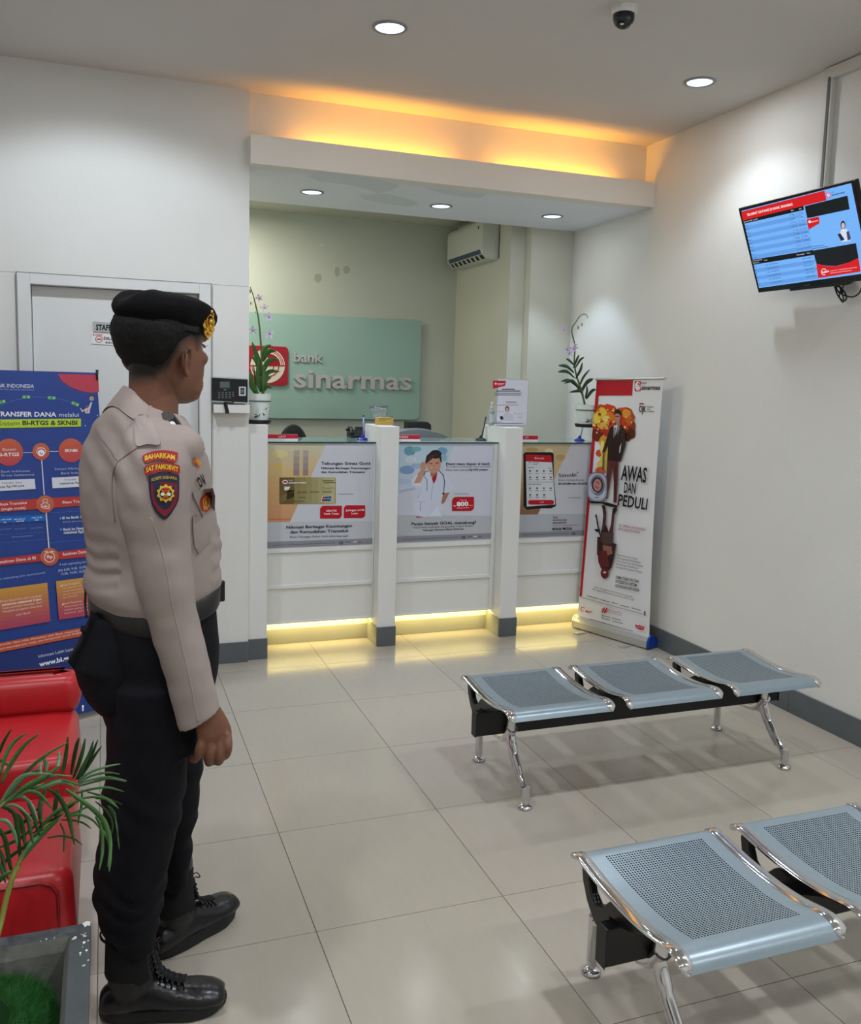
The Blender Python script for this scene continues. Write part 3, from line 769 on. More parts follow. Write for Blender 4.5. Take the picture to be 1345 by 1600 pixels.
g.extr(pts, (0, .019, 0)); g.build('plaque', mat('logo_red', (165, 22, 40), .25), t, bevel=.002)
P = Print(pq(LX0, LX1, LZ0, LZ1, 2.176), [(LX0, 2.176, LZ1), (LX1, 2.176, LZ1), (LX1, 2.176, LZ0), (LX0, 2.176, LZ0)], lift=.0015, step=.0003)
a_, b_, c_, d_ = pq(LX0, LX1, LZ0, LZ1, 2.176)
cx, cy = sum(q[0] for q in (a_, b_, c_, d_)) / 4, sum(q[1] for q in (a_, b_, c_, d_)) / 4
W2 = 29
cr = (222, 216, 200); rd = (160, 22, 38)
P.disc(cx, cy, W2 * .93, W2 * .93, cr, n=40)
P.poly([(cx, cy), (cx, cy - 20)] + [(cx + 20 * cos(radians(a)), cy + 19 * sin(radians(a))) for a in range(-80, 1, 10)], rd)
P.ring(cx, cy, 25, 25, 1.2, rd, a0=-88, a1=-2); P.ring(cx, cy, 22.6, 22.6, 1.0, rd, a0=-88, a1=-2)
P.ring(cx, cy, 25, 25, 1.2, rd, a0=92, a1=178); P.ring(cx, cy, 22.6, 22.6, 1.0, rd, a0=92, a1=178)
P.ring(cx, cy + 1, 18, 17, 1.6, rd, a0=0, a1=100); P.ring(cx, cy + 1, 10, 9, 1.4, rd, a0=0, a1=180)
P.poly([(cx, cy), (cx - 20, cy)] + [(cx + 19 * cos(radians(a)), cy + 19 * sin(radians(a))) for a in range(175, 180, 5)], rd)
P.rect(cx - 27, cy - .8, cx + 27, cy + .8, rd)
P.done(t)

# ---- air conditioner
t = thing('air_conditioner', (2.15, 1.75, 2.68), 'white split air conditioner high on the office side wall', 'air conditioner')
M_ac = mat('ac_plastic', (205, 208, 198), .45)
prof = [(2.22, 2.83), (2.10, 2.83), (2.088, 2.80), (2.086, 2.62), (2.095, 2.585), (2.135, 2.548), (2.22, 2.54)]
g = G(); g.extr([Vector((x, 1.40, z)) for x, z in prof], (0, .72, 0)); g.build('body', M_ac, t, bevel=.004)
g = G(); g.extr([Vector((x, 1.44, z)) for x, z in ((2.083, 2.607), (2.096, 2.580), (2.100, 2.584), (2.087, 2.612))], (0, .64, 0)); g.build('louvre_edge', mat('ac_blue', (60, 78, 100), .4), t)
g = G(); g.extr([Vector((x, 1.44, z)) for x, z in ((2.0935, 2.588), (2.130, 2.549), (2.133, 2.553), (2.097, 2.592))], (0, .64, 0)); g.build('outlet', mat('ac_dark', (30, 32, 34), .6), t)
for k in range(7):
    g = G(); y = 1.50 + k * .085; g.extr([Vector((x, y, z)) for x, z in ((2.098, 2.579), (2.128, 2.547), (2.131, 2.550), (2.101, 2.583))], (0, .025, 0)); g.build('vane', M_ac, t)
g = G(); g.box(2.0845, 2.086, 1.47, 1.485, 2.765, 2.785); g.build('display', M_blkp, t)
g = G(); g.tube([(2.223, 1.385, 2.84), (2.222, 1.385, 2.55)], .006); g.build('cable', M_blkp, t)

# ---- orchids
M_leaf = mat('orchid_leaf', (62, 104, 44), .4, noise_amt=.15, nscale=30)
M_leafd = mat('orchid_leaf_dark', (32, 62, 34), .4, noise_amt=.15, nscale=30)
M_stem = mat('orchid_stem', (92, 110, 60), .5)
M_pet = mat('petal', (214, 190, 226), .5); M_petd = mat('petal_core', (150, 70, 150), .5)
def leafblade(P3, wd, n=12, fold=.25, side=Vector((1, 0, 0)), th=.0012):
    pts = catmull(P3, 5); g = G(); rs = []
    N = len(pts)
    for i, p in enumerate(pts):
        t_ = i / (N - 1); a = pts[max(0, i - 1)]; b = pts[min(N - 1, i + 1)]; d = (b - a).normalized()
        s_ = (side - d * side.dot(d)).normalized(); up = s_.cross(d).normalized()
        w_ = wd * (sin(pi * min(1, t_ * .92 + .08)) ** .7) * .5 + .0006
        rs.append([p - s_ * w_ + up * w_ * fold + up * th, p + up * th, p + s_ * w_ + up * w_ * fold + up * th, p + s_ * w_ + up * w_ * fold, p, p - s_ * w_ + up * w_ * fold])
    g.rings(rs); return g
def orchid(base, Y, px_stem, leaves, flowers, buds, mleaf, label, pot):
    (px, py, pw, ph) = pot
    b0 = at(px, py, Y); rt = (at(px + pw / 2, py, Y) - b0).length; h = (at(px, py - ph, Y) - b0).length
    t = thing('potted_orchid', (b0.x, Y, base), label, 'potted plant')
    g = G(); c = (b0.x, Y, base)
    g.lathe(c, [(rt * .95, 0), (rt * 1.05, .012), (rt * 1.05, .022), (rt * .9, .022)], n=24); g.build('saucer', M_blkp, t, smooth=True, auto=40)
    c2 = (b0.x, Y, base + .018)
    g = G(); g.lathe(c2, [(rt * .78, 0), (rt * .86, h * .3), (rt * .96, h * .72), (rt * 1.02, h * .74), (rt * 1.06, h), (rt * .98, h), (rt * .94, h * .9)], n=4 * 8, cap=False)
    pot_ = g.build('pot', mat('pot_ceramic', (222, 230, 226), .2), t, smooth=True, auto=35)
    g = G(); g.lathe(c2, [(rt * 1.0, h * .70), (rt * 1.035, h * .72), (rt * 1.035, h * .745)], n=32, cap=False); g.build('glaze_line', mat('pot_green', (70, 110, 100), .3), t, smooth=True)
    g = G(); g.lathe(c2, [(rt * .96, h * .86), (rt * .5, h * .92), (.001, h * .95)], n=20, cap=False); g.build('soil', mat('bark', (38, 28, 24), .9, bump=.6, bscale=200), t)
    # painted bamboo on the pot front
    g = G()
    for (dx, dz, ang, L) in ((-.012, .03, 200, .03), (-.012, .03, 160, .028), (-.008, .035, 230, .03), (0, .045, 250, .032), (.01, .05, 300, .03), (.02, .06, 30, .035), (.014, .042, 330, .022), (-.02, .025, 215, .02)):
        a = radians(ang); q = Vector((cos(a), 0, sin(a))); n_ = Vector((-q.z, 0, q.x)) * .0022
        o = Vector((b0.x + dx, 0, base + .018 + dz)); pts = [o, o + q * L * .5 + n_, o + q * L, o + q * L * .5 - n_]
        for p in pts: 
            rr = rt * (.80 + .2 * (p.z - base - .018) / h) + .001; k = min(.95, (p.x - b0.x) / rr); p.y = Y - rr * sqrt(1 - k * k) - .0012
        g.poly(pts)
    g.build('bamboo_motif', ink(28, 30, 32), t)
    top = base + .018 + h * .88
    for st in px_stem:
        pts = [at(u, v, Y + dy) for u, v, dy in st]; pts[0].z = max(top - .01, min(pts[0].z, top + .01))
        g = G(); pp = catmull(pts, 5); g.tube(pp, [.0065 * (1 - .8 * i / len(pp)) + .0006 for i in range(len(pp))], n=8); g.build('stem', M_stem, t, smooth=True)
    for L in leaves:
        w_ = L[0]; pts = [at(u, v, Y + dy) for u, v, dy in L[1]]
        dd = (pts[-1] - pts[0]).normalized(); leafblade(pts, w_ * 1.15, side=Vector((-dd.z, -.6, dd.x)).normalized()).build('leaf', mleaf, t, smooth=True)
    for k, (u, v, dy, s_) in enumerate(flowers):
        c = at(u, v, Y + dy); g = G(); rot = random.random() * 360
        for j in range(5):
            a = radians(rot + j * 72 + random.uniform(-10, 10)); q = Vector((cos(a), -.35, sin(a))); n_ = Vector((-sin(a), 0, cos(a)))
            l_ = s_ * random.uniform(.8, 1.15); wd = s_ * .3
            pts = [c, c + q * l_ * .45 + n_ * wd * .6, c + q * l_ * .8 + n_ * wd * .45, c + q * l_, c + q * l_ * .8 - n_ * wd * .45, c + q * l_ * .45 - n_ * wd * .6]
            g.extr(pts, (0, .0012, 0), M_pet)
        f = g.build('flower', M_pet, t)
        g = G(); g.ell(c + Vector((0, -.003, -.002)), s_ * .16, s_ * .22, s_ * .16, n=8, k=5); g.build('lip', M_petd, f, smooth=True)
    for (u, v, dy, s_) in buds:
        c = at(u, v, Y + dy); g = G(); g.ell(c, s_ * .4, s_ * .4, s_, n=8, k=6); g.build('bud', mat('bud', (150, 150, 110), .5), t, smooth=True)
    return t
orchid(1.352, .33, [[(412, 620, 0), (409, 590, 0), (408, 545, 0), (404, 500, .01), (399, 475, .01), (395, 460, .02), (391, 448, .02)],
        [(400, 620, .02), (398, 590, .02), (396, 570, .03)]],
       [(.030, [(409, 575, 0), (402, 556, -.02), (394, 534, -.03)]), (.028, [(410, 590, 0), (402, 565, -.03), (392, 556, -.05)]), (.030, [(411, 565, 0), (420, 550, -.02), (432, 549, -.04)]),
        (.030, [(410, 585, 0), (420, 565, -.03), (436, 562, -.05)]), (.026, [(411, 600, 0), (420, 582, .02), (437, 581, .02)]), (.034, [(404, 618, 0), (394, 600, -.03), (391, 580, -.04)]),
        (.030, [(408, 612, -.01), (404, 590, -.03), (404, 560, -.03)]), (.03, [(411, 616, 0), (414, 600, -.02), (413, 570, -.02)]), (.024, [(412, 612, 0), (418, 604, -.02), (424, 608, -.03)]),
        (.026, [(409, 560, 0), (415, 545, 0), (424, 539, 0)]), (.026, [(412, 605, 0), (418, 592, .02), (424, 590, .04)])],
       [(405, 466, 0, .026), (413, 481, 0, .026), (420, 495, -.01, .032), (395, 516, 0, .028), (421, 521, -.01, .034)], [(391, 455, 0, .012), (392, 474, 0, .010), (399, 488, 0, .006)], M_leaf,
       'potted orchid with pale lilac flowers on the left half pillar, before the red logo', (404, 657, 37, 42))
orchid(1.345, .42, [[(914, 630, 0), (908, 610, 0), (900, 585, 0), (897, 565, .01), (898, 540, .01), (893, 516, .01), (899, 504, .01), (907, 493, .01), (914, 491, .01), (918, 495, .01)]],
       [(.024, [(897, 582, 0), (886, 572, -.02), (872, 571, -.04)]), (.022, [(898, 590, 0), (886, 580, -.03), (871, 581, -.05)]), (.028, [(900, 592, 0), (908, 578, -.03), (910, 566, -.03)]), (.022, [(905, 605, 0), (912, 590, 0), (922, 577, .02)]),
        (.020, [(904, 606, 0), (890, 594, -.02), (876, 596, -.04)]), (.020, [(908, 612, 0), (896, 595, -.03), (881, 599, -.05)]), (.022, [(909, 608, 0), (918, 596, .02), (928, 592, .04)]), (.020, [(911, 612, 0), (905, 610, -.03), (889, 613, -.05)]),
        (.026, [(915, 622, 0), (918, 612, -.02), (917, 602, -.02)]), (.028, [(916, 624, 0), (925, 612, -.02), (931, 609, -.02)]), (.022, [(896, 575, 0), (902, 562, 0), (905, 554, 0)]), (.018, [(897, 570, 0), (890, 563, 0), (884, 560, 0)]), (.02, [(899, 575, 0), (907, 563, 0), (913, 558, 0)]),
        (.026, [(912, 618, 0), (902, 602, -.02), (897, 598, -.03)]), (.022, [(908, 615, 0), (917, 600, .01), (926, 594, .01)])],
       [(881, 515, 0, .026), (886, 546, 0, .030), (896, 545, -.01, .032), (889, 552, 0, .026), (898, 541, 0, .024)], [(903, 512, 0, .014), (909, 507, 0, .012), (918, 496, 0, .008), (904, 495, 0, .006)], M_leafd,
       'potted orchid with drooping flower spray at the right end of the counters', (916, 661, 30, 31))

# ---- name plates, pens and objects on the counters
def nameplate(x0, x1, word, lab, Y=.50, zt=1.2445, hh=.036, wx=None):
    t = thing('name_plate', ((x0 + x1) / 2, Y, zt), lab, 'name plate')
    g = G(); g.extr([(x0, Y - .012, zt), (x0, Y + .012, zt), (x0, Y + .004, zt + hh), (x0, Y - .004, zt + hh)], (x1 - x0, 0, 0)); g.build('stand', ink(226, 226, 228), t)
    n = Vector((0, -.036, .008)).normalized()
    g = G(); z0 = zt + .011; 
    f = lambda x, z: Vector((x, Y - .012 + (z - zt) / hh * .008 - .0006, z))
    g.poly([f(x0, z0), f(x1, z0), f(x1, zt + hh), f(x0, zt + hh)]); g.build('red_strip', ink(190, 24, 44), t)
    vs, fs, a, b = glyphs(word, .01); wx0, wx1 = wx
    g = G(); g.add([f(wx0 + (v.x - a) / (b - a) * (wx1 - wx0), zt + .017 + v.y / CAP * .013) + Vector((0, -.0008, 0)) for v in vs], fs); g.build('lettering', ink(240, 238, 238), t, fixn=False)
nameplate(.345, .531, 'LAO', 'red name plate on the left counter glass, before the dark chair back', wx=(.415, .456))
nameplate(1.13, 1.314, 'MARIN', 'red name plate on the middle counter glass, before the grey printer', wx=(1.150, 1.232))
nameplate(1.96, 2.146, 'UT', 'red name plate on the right counter glass, beside the acrylic notice pillar', wx=(2.050, 2.078))
def pen_stand(x, Y, m, lab, rod=(0, 0), shaft=None):
    t = thing('pen_stand', (x, Y, 1.2435), lab, 'pen'); z = 1.2435
    g = G(); g.lathe((x, Y, z), [(.034, 0), (.036, .004), (.030, .012), (.012, .018), (.010, .03), (.005, .034)], m, n=24); g.build('base', m, t, smooth=True, auto=50)
    g = G(); a = Vector((x + .006, Y, z + .02)); b = Vector((x + rod[0], Y + rod[1], z + .145)); g.tube([a, b], [.0045, .005], n=10); g.build('barrel', shaft or m, t, smooth=True)
    g = G(); c = b + (b - a).normalized() * .012; g.tube([b, c], [.0055, .003], n=10); g.build('cap', m, t, smooth=True)
M_blue = mat('pen_blue', (24, 30, 150), .3); M_clear = mat('pen_body', (150, 165, 215), .2)
pen_stand(.955, .56, M_blue, 'blue desk pen on its stand, left of the first pillar', (.004, 0), M_clear)
pen_stand(1.762, .56, M_blkp, 'black desk pen on its stand at the middle counter', (.03, 0), mat('pen_dark', (40, 44, 52), .3))
pen_stand(2.50, .56, M_blue, 'blue desk pen on its stand at the right counter', (.03, 0), M_clear)
# glass bowl and yellow card box on pillar 1
t = thing('card_holder', (1.06, .43, 1.345), 'small gold card box on the first pillar', 'box')
g = G(); g.box(1.002, 1.108, .41, .45, 1.345, 1.392); g.build('box', mat('gold_card', (196, 164, 84), .5), t, bevel=.002)
g = G(); g.box(1.012, 1.095, .409, .4099, 1.382, 1.386); g.box(1.012, 1.06, .409, .4099, 1.372, 1.375); g.box(1.004, 1.106, .409, .4099, 1.358, 1.359); g.build('print', ink(90, 70, 30), t)
g = G(); g.box(1.094, 1.108, .416, .445, 1.392, 1.396); g.build('clip', M_blkp, t)
t = thing('glass_bowl', (1.045, .52, 1.345), 'clear cut glass bowl behind the gold card box', 'bowl')
M_cl = mat('clear_glass', (235, 242, 245), .03, trans=.92, ior=1.45)
g = G(); pr_ = [(.022, 0), (.026, .004), (.020, .012), (.028, .03), (.045, .055), (.056, .09), (.060, .118), (.0575, .118), (.053, .09), (.042, .058), (.024, .034), (.001, .03)]
rs = []
for r, h in pr_:
    rs.append([Vector((1.045 + r * (1 + .06 * cos(8 * a)) * cos(a), .52 + r * (1 + .06 * cos(8 * a)) * sin(a), 1.3455 + h)) for a in [2 * pi * j / 48 for j in range(48)]])
g.rings(rs); g.build('bowl', M_cl, t, smooth=True)
t2 = thing('sweet', (1.045, .52, 1.38), 'shiny wrapped sweets inside the glass bowl', 'sweet')
g = G()
for k in range(6): g.ell((1.045 + random.uniform(-.014, .014), .52 + random.uniform(-.014, .014), 1.390 + k * .003), .010, .008, .006, n=8, k=5)
g.build('wrapper', mat('sweet_wrap', (190, 200, 215), .25, metal=.5), t2, smooth=True)
# telephone
t = thing('telephone', (1.0, .9, 1.0), 'black desk telephone behind the left counter glass', 'telephone')
g = G(); o = Vector((.995, .80, 1.2435))
g.extr([o + Vector(a) for a in ((-.065, -.05, 0), (-.065, .06, 0), (-.065, .06, .05), (-.065, -.05, .018))], (.12, 0, 0)); g.build('body', M_blkp, t, bevel=.005)
g = G(); g.tube(catmull([o + Vector(a) for a in ((-.055, -.03, .035), (-.05, 0, .058), (-.05, .04, .062), (-.055, .06, .05))], 4), [.016] + [.011] * 12, n=10); g.ell(o + Vector((-.055, -.028, .032)), .018, .020, .014); g.ell(o + Vector((-.055, .055, .05)), .018, .020, .014); g.build('handset', M_blkp, t, smooth=True)
g = G()
for i in range(4):
    for j in range(3): g.box(o.x - .01 + j * .016, o.x + .001 + j * .016, o.y - .03 + i * .016, o.y - .02 + i * .016, o.z + .026 + i * .0045, o.z + .030 + i * .0045)
g.build('keys', mat('phone_key', (70, 74, 80), .5), t)
g = G(); g.box(o.x - .012, o.x + .04, o.y + .03, o.y + .055, o.z + .045, o.z + .068); g.build('display', mat('phone_lcd', (50, 58, 62), .2), t)
t['label'] = 'black desk telephone on the left counter glass beside the blue pen'
# bottle and acrylic notice on pillar 2
t = thing('sanitizer_bottle', (1.80, .50, 1.345), 'small clear pump bottle beside the acrylic notice', 'bottle')
g = G(); g.lathe((1.806, .50, 1.3455), [(.019, 0), (.020, .004), (.020, .085), (.016, .098), (.008, .104), (.008, .110)], n=24); g.build('body', mat('bottle_plastic', (205, 216, 225), .1, trans=.6), t, smooth=True, auto=50)
g = G(); g.lathe((1.806, .50, 1.455), [(.010, 0), (.010, .012), (.005, .014), (.005, .032), (.009, .034), (.008, .042)], n=16); g.tube([(1.806, .5, 1.493), (1.806, .484, 1.490)], .003); g.build('pump', M_white, t, smooth=True, auto=50)
g = G(); rs = [[Vector((1.806 + .0206 * sin(a), .50 - .0206 * cos(a), z)) for a in [radians(k) for k in range(-60, 61, 15)]] for z in (1.365, 1.42)]; g.rings(rs, cap=False, closed=False); g.build('label_sticker', ink(225, 228, 235), t, smooth=True)
t = thing('acrylic_notice', (1.9, .42, 1.345), 'clear acrylic stand with a white and red notice sheet on the second pillar', 'notice stand')
AX0, AX1, AY, AZ0, AZ1 = 1.800, 2.013, .40, 1.349, 1.643
g = G(); g.box(AX0 - .006, AX1 + .006, AY + .002, AY + .004, AZ0, AZ1 + .006); g.build('acrylic_sheet', mat('acrylic', (225, 230, 240), .05, trans=.6, ior=1.3), t)
g = G(); g.box(AX0 + .0, 1.905, AY - .03, AY + .05, 1.3455, 1.349); g.build('foot', mat('acrylic', (240, 244, 248)), t)
g = G(); g.box(AX0, AX1, AY - .0005, AY + .0015, AZ0 + .004, AZ1); g.build('paper', ink(222, 224, 238), t)
qp = pq(AX0, AX1, AZ0 + .004, AZ1, AY - .0008)
P = Print(qp, [(AX0, AY - .0008, AZ1), (AX1, AY - .0008, AZ1), (AX1, AY - .0008, AZ0 + .004), (AX0, AY - .0008, AZ0 + .004)], (540, 560, 3.54), lift=.00005, step=.00002)
P.poly([(814, 122), (886, 124), (882, 152), (814, 168)], (196, 36, 56)); P.disc(830, 140, 6, 6, (235, 225, 230)); P.bars([(840, 878, 138), (840, 870, 144)], 3, (240, 225, 228))
P.bars([(862, 935, 168), (832, 966, 178)], 5, (60, 62, 80)); P.bars([(822, 975, 190), (822, 968, 196), (822, 972, 202)], 3, (120, 122, 140)); P.bars([(886, 938, 238), (886, 948, 244), (840, 955, 257)], 3, (130, 132, 150))
P.disc(893, 280, 12, 16, (60, 44, 44)); P.disc(893, 283, 9, 12, (206, 168, 150)); P.poly([(868, 345), (872, 312), (885, 298), (902, 298), (925, 315), (930, 345)], (206, 208, 222)); P.poly([(850, 322), (866, 318), (874, 334), (860, 342)], (44, 44, 60)); P.bars([(840, 872, 290)], 5, (216, 190, 150)); P.bars([(928, 945, 298), (950, 975, 302), (950, 975, 320)], 12, (205, 210, 226)); P.bars([(816, 860, 350), (816, 980, 358)], 3, (120, 122, 140)); P.done(t)
# chair heads and monitor behind the counters
M_chair = mat('chair_mesh', (26, 22, 24), .7)
t = thing('office_chair', (.64, 1.15, 0), 'black rounded office chair back behind the left counter', 'chair')
g = G()
rs = []
for k in range(9):
    a = pi * k / 8; z = 1.17 + .13 * sin(a) ** .8 if False else None
rs = [[Vector((.635 + (.11 - .0) * s_ * cos(a) , 1.15 + dy * (.02 + .03 * s_), 1.04 + .27 * s_ * max(0, sin(a)) ** .75)) for a in [pi * j / 20 for j in range(21)]] for s_, dy in ((.05, -1), (.8, -1), (.98, -.6), (1, 0), (.98, .6), (.8, 1), (.05, 1))]
g.rings(rs, cap=False, closed=False); g.box(.53, .74, 1.11, 1.19, .80, 1.05); g.build('backrest', M_chair, t, smooth=True, auto=60)
g = G(); g.box(.42, .85, .95, 1.3, .45, .52); g.build('seat', M_chair, t, bevel=.02)
g = G(); g.tube([(.635, 1.13, .06), (.635, 1.13, .46)], .025); g.box(.61, .66, 1.17, 1.20, .5, .9); g.build('pole', M_blkp, t, smooth=True, auto=40)
for k in range(5):
    a = 2 * pi * k / 5; g = G(); g.tube([(.635, 1.13, .08), (.635 + .28 * cos(a), 1.13 + .28 * sin(a), .05)], [.02, .012]); g.ell((.635 + .28 * cos(a), 1.13 + .28 * sin(a), .025), .02, .02, .025, n=10, k=6); g.build('leg', M_blkp, t, smooth=True)
t = thing('printer', (1.6, .95, .755), 'low grey and black printer behind the middle counter', 'printer')
def dome(x0, x1, y0, y1, z0, z1, name, m, n=12):
    g = G(); rs = []
    for k in range(n + 1):
        x = x0 + (x1 - x0) * k / n; h = sin(pi * k / n) ** .6
        rs.append([Vector((x, y0, z0)), Vector((x, y0, z0 + (z1 - z0) * h * .9)), Vector((x, (y0 + y1) / 2, z0 + (z1 - z0) * h)), Vector((x, y1, z0 + (z1 - z0) * h * .9)), Vector((x, y1, z0))])
    g.rings(rs); return g.build(name, m, t, smooth=True, auto=50)
dome(1.16, 1.70, .86, 1.0, 1.20, 1.305, 'lid', mat('printer_grey', (120, 124, 126), .3))
g = G(); g.box(1.15, 1.72, .87, 1.05, .756, 1.215); g.build('body', M_blkp, t, bevel=.01)
g = G(); g.extr([Vector((x, .92, z)) for x, z in ((1.375, 1.25), (1.55, 1.25), (1.545, 1.325), (1.52, 1.345), (1.38, 1.345))], (0, .10, 0)); g.build('paper_feed', M_blkp, t, bevel=.004)
g = G(); g.box(1.10, 1.16, .9, .99, 1.18, 1.275); g.build('side_hood', M_blkp, t, bevel=.01)
# ================================================================== STEEL BENCHES
PROF = catmull([(0, -.014, .398), (0, -.003, .412), (0, .02, .417), (0, .07, .411), (0, .15, .402), (0, .25, .399), (0, .33, .405), (0, .395, .417), (0, .43, .418), (0, .452, .408), (0, .464, .390)], 5)
def profile_at(s):
    acc = [0]
    for a, b in zip(PROF, PROF[1:]): acc.append(acc[-1] + (b - a).length)
    L = acc[-1]; d = s * L
    for i in range(len(PROF) - 1):
        if d <= acc[i + 1] + 1e-9:
            f = (d - acc[i]) / (acc[i + 1] - acc[i]); p = PROF[i].lerp(PROF[i + 1], f); t_ = (PROF[i + 1] - PROF[i]).normalized()
            return p, Vector((0, -t_.z, t_.y)) if True else None
    return PROF[-1], Vector((0, 0, 1))
M_hole = mat('hole_dark', (30, 34, 36), .8)
SW = .448          # seat width
def seat_mesh():
    """curved sheet with real round perforations"""
    g = G(); x0, x1 = .018, SW - .018
    def P3(x, s): p, n = profile_at(s); return Vector((x, -p.y, p.z))
    hx0, hx1, s0, s1 = .075, SW - .075, .115, .84
    NX, NS = 38, 46
    # borders
    def grid(xa, xb, sa, sb, nx, ns):
        vs = [P3(xa + (xb - xa) * i / nx, sa + (sb - sa) * j / ns) for j in range(ns + 1) for i in range(nx + 1)]
        g.add(vs, [(j * (nx + 1) + i, j * (nx + 1) + i + 1, (j + 1) * (nx + 1) + i + 1, (j + 1) * (nx + 1) + i) for j in range(ns) for i in range(nx)], M_seat)
    grid(x0, hx0, 0, 1, 2, 60); grid(hx1, x1, 0, 1, 2, 60); grid(hx0, hx1, 0, s0, 1, 10); grid(hx0, hx1, s1, 1, 1, 14)
    Ls = sum((b - a).length for a, b in zip(PROF, PROF[1:]))
    dx = (hx1 - hx0) / NX; ds = (s1 - s0) / NS; rx = dx * .34; rs = rx / Ls
    for j in range(NS):
        for i in range(NX):
            cx, cs = hx0 + dx * (i + .5), s0 + ds * (j + .5)
            out = [P3(cx + a * dx / 2, cs + b * ds / 2) for a, b in ((-1, -1), (0, -1), (1, -1), (1, 0), (1, 1), (0, 1), (-1, 1), (-1, 0))]
            inn = [P3(cx + rx * cos(radians(225 + 45 * k)), cs + rs * sin(radians(225 + 45 * k))) for k in range(8)]
            g.add(out + inn, [(k, (k + 1) % 8, 8 + (k + 1) % 8, 8 + k) for k in range(8)], M_seat)
            pn = profile_at(cs)[1]; dn = Vector((0, pn.y, -pn.z)) * .0035
            g.add(inn + [q + dn for q in inn], [(k, (k + 1) % 8, 8 + (k + 1) % 8, 8 + k) for k in range(8)], M_hole)
    return g
def make_bench(label):
    t = thing('waiting_bench', (0, 0, 0), label, 'bench', 'perforated steel waiting benches')
    t.name = 'waiting_bench'
    seat_me = None; pitch = .4985
    for k in range(3):
        off = Vector((k * pitch, 0, 0))
        if k == 0:
            g = seat_mesh(); s = g.build('seat', None, t, smooth=True, fixn=False)
            s0 = s
            # trims
            trims = []
            for xs in (.0, SW - .034):
                g = G(); rs = []
                N = len(PROF); 
                for i, p in enumerate(PROF):
                    a = PROF[max(0, i - 1)]; b = PROF[min(N - 1, i + 1)]; d = (b - a).normalized(); n = Vector((0, -d.z, d.y))
                    e = 1.0 if 2 < i < N - 4 else (.75 if 0 < i < N - 2 else .35)
                    q = lambda x, h: Vector((x, -(p.y + n.y * h), p.z + n.z * h))
                    c = xs + .017; w_ = .017 * e
                    rs.append([q(c - w_, -.004), q(c - w_, .001), q(c - w_ * .7, .0045), q(c + w_ * .7, .0035), q(c + w_, .001), q(c + w_, -.004), q(c + w_ * .5, -.009), q(c - w_ * .5, -.009)])
                g.rings(rs); trims.append(g.build('edge_trim', M_chrome, s, smooth=True, auto=50))
                trims[-1]['label'] = 'polished chrome edge trim'
            brs = []
            for xs in (.036, SW - .036):
                g = G(); yb = -.21
                sh = [(-.035, .395), (-.055, .385), (-.13, .325), (-.175, .285), (-.20, .275), (-.20, .352), (-.235, .352), (-.30, .352), (-.33, .36), (-.37, .40), (-.36, .407), (-.31, .385), (-.27, .382), (-.245, .395), (-.215, .393), (-.17, .345), (-.09, .395), (-.05, .425)]
                sh = [(-.046, .399), (-.018, .399), (-.008, .385), (-.016, .350), (-.040, .308), (-.075, .275), (-.12, .258), (-.150, .258), (-.150, .330), (-.20, .330), (-.235, .342), (-.29, .370), (-.36, .397), (-.36, .404), (-.27, .392), (-.225, .378), (-.195, .374), (-.165, .378), (-.140, .362), (-.115, .335), (-.085, .322), (-.060, .338), (-.048, .365)]
                g.extr([Vector((xs - .011, y, z)) for y, z in sh], (.022, 0, 0)); brs.append(g.build('bracket', M_blk, s, bevel=.004))
        else:
            s = s0.copy(); COL.objects.link(s); s.parent = t
            for ch in s0.children: c = ch.copy(); COL.objects.link(c); c.parent = s
            s.location = off
    W = pitch * 2 + SW
    g = G(); g.box(-.012, W + .020, -.195, -.157, .232, .330); g.build('beam', M_blk, t, bevel=.004)
    for xa in (-.0135, W + .020):
        g = G(); g.box(xa, xa + .0015, -.197, -.155, .230, .332); g.build('beam_cap', M_blkp, t)
    for x in (.130, W - .078):
        g = G(); y0 = -.214
        g.tube([(x, y0, .392), (x, y0, .335), (x, y0, .30), (x, y0, .245)], [.0175, .0175, .019, .021], n=16)
        g.tube(catmull([(x, y0 + .0, .30), (x, y0 - .002, .235), (x, y0 - .035, .175), (x, y0 - .092, .112), (x, y0 - .132, .076), (x, y0 - .150, .062)], 5), [.023] * 5 + [.022] * 5 + [.018] * 5 + [.0155] * 5 + [.0165] * 6, n=14, flat=.8)
        g.tube([(x, y0 - .150, .085), (x, y0 - .150, .028)], [.017, .0165], n=16)
        g.tube(catmull([(x, y0 - .01, .265), (x, y0 + .03, .215), (x, y0 + .09, .192), (x, y0 + .17, .185), (x, y0 + .25, .172), (x, y0 + .298, .150)], 5), [.024] * 5 + [.021] * 5 + [.016] * 5 + [.014] * 11, n=14, flat=.85)
        g.tube(catmull([(x, y0 + .01, .215), (x, y0 - .015, .17), (x, y0 - .06, .12), (x, y0 - .10, .085)], 5), [.012] * 16, n=10)
        g.add([(x - .006, y0 - .01, .25), (x - .006, y0 + .12, .19), (x - .006, y0 - .0, .19), (x - .006, y0 - .07, .12), (x + .006, y0 - .01, .25), (x + .006, y0 + .12, .19), (x + .006, y0 - .0, .19), (x + .006, y0 - .07, .12)], [(0, 1, 2), (0, 2, 3), (6, 5, 4), (7, 6, 4), (0, 4, 5, 1), (1, 5, 6, 2), (2, 6, 7, 3), (3, 7, 4, 0)])
        g.tube([(x, y0 + .300, .168), (x, y0 + .300, .028)], [.0150, .0160], n=16); g.ell((x, y0 + .300, .168), .015, .015, .012)
        lg = g.build('leg', M_chrome, t, smooth=True, auto=60)
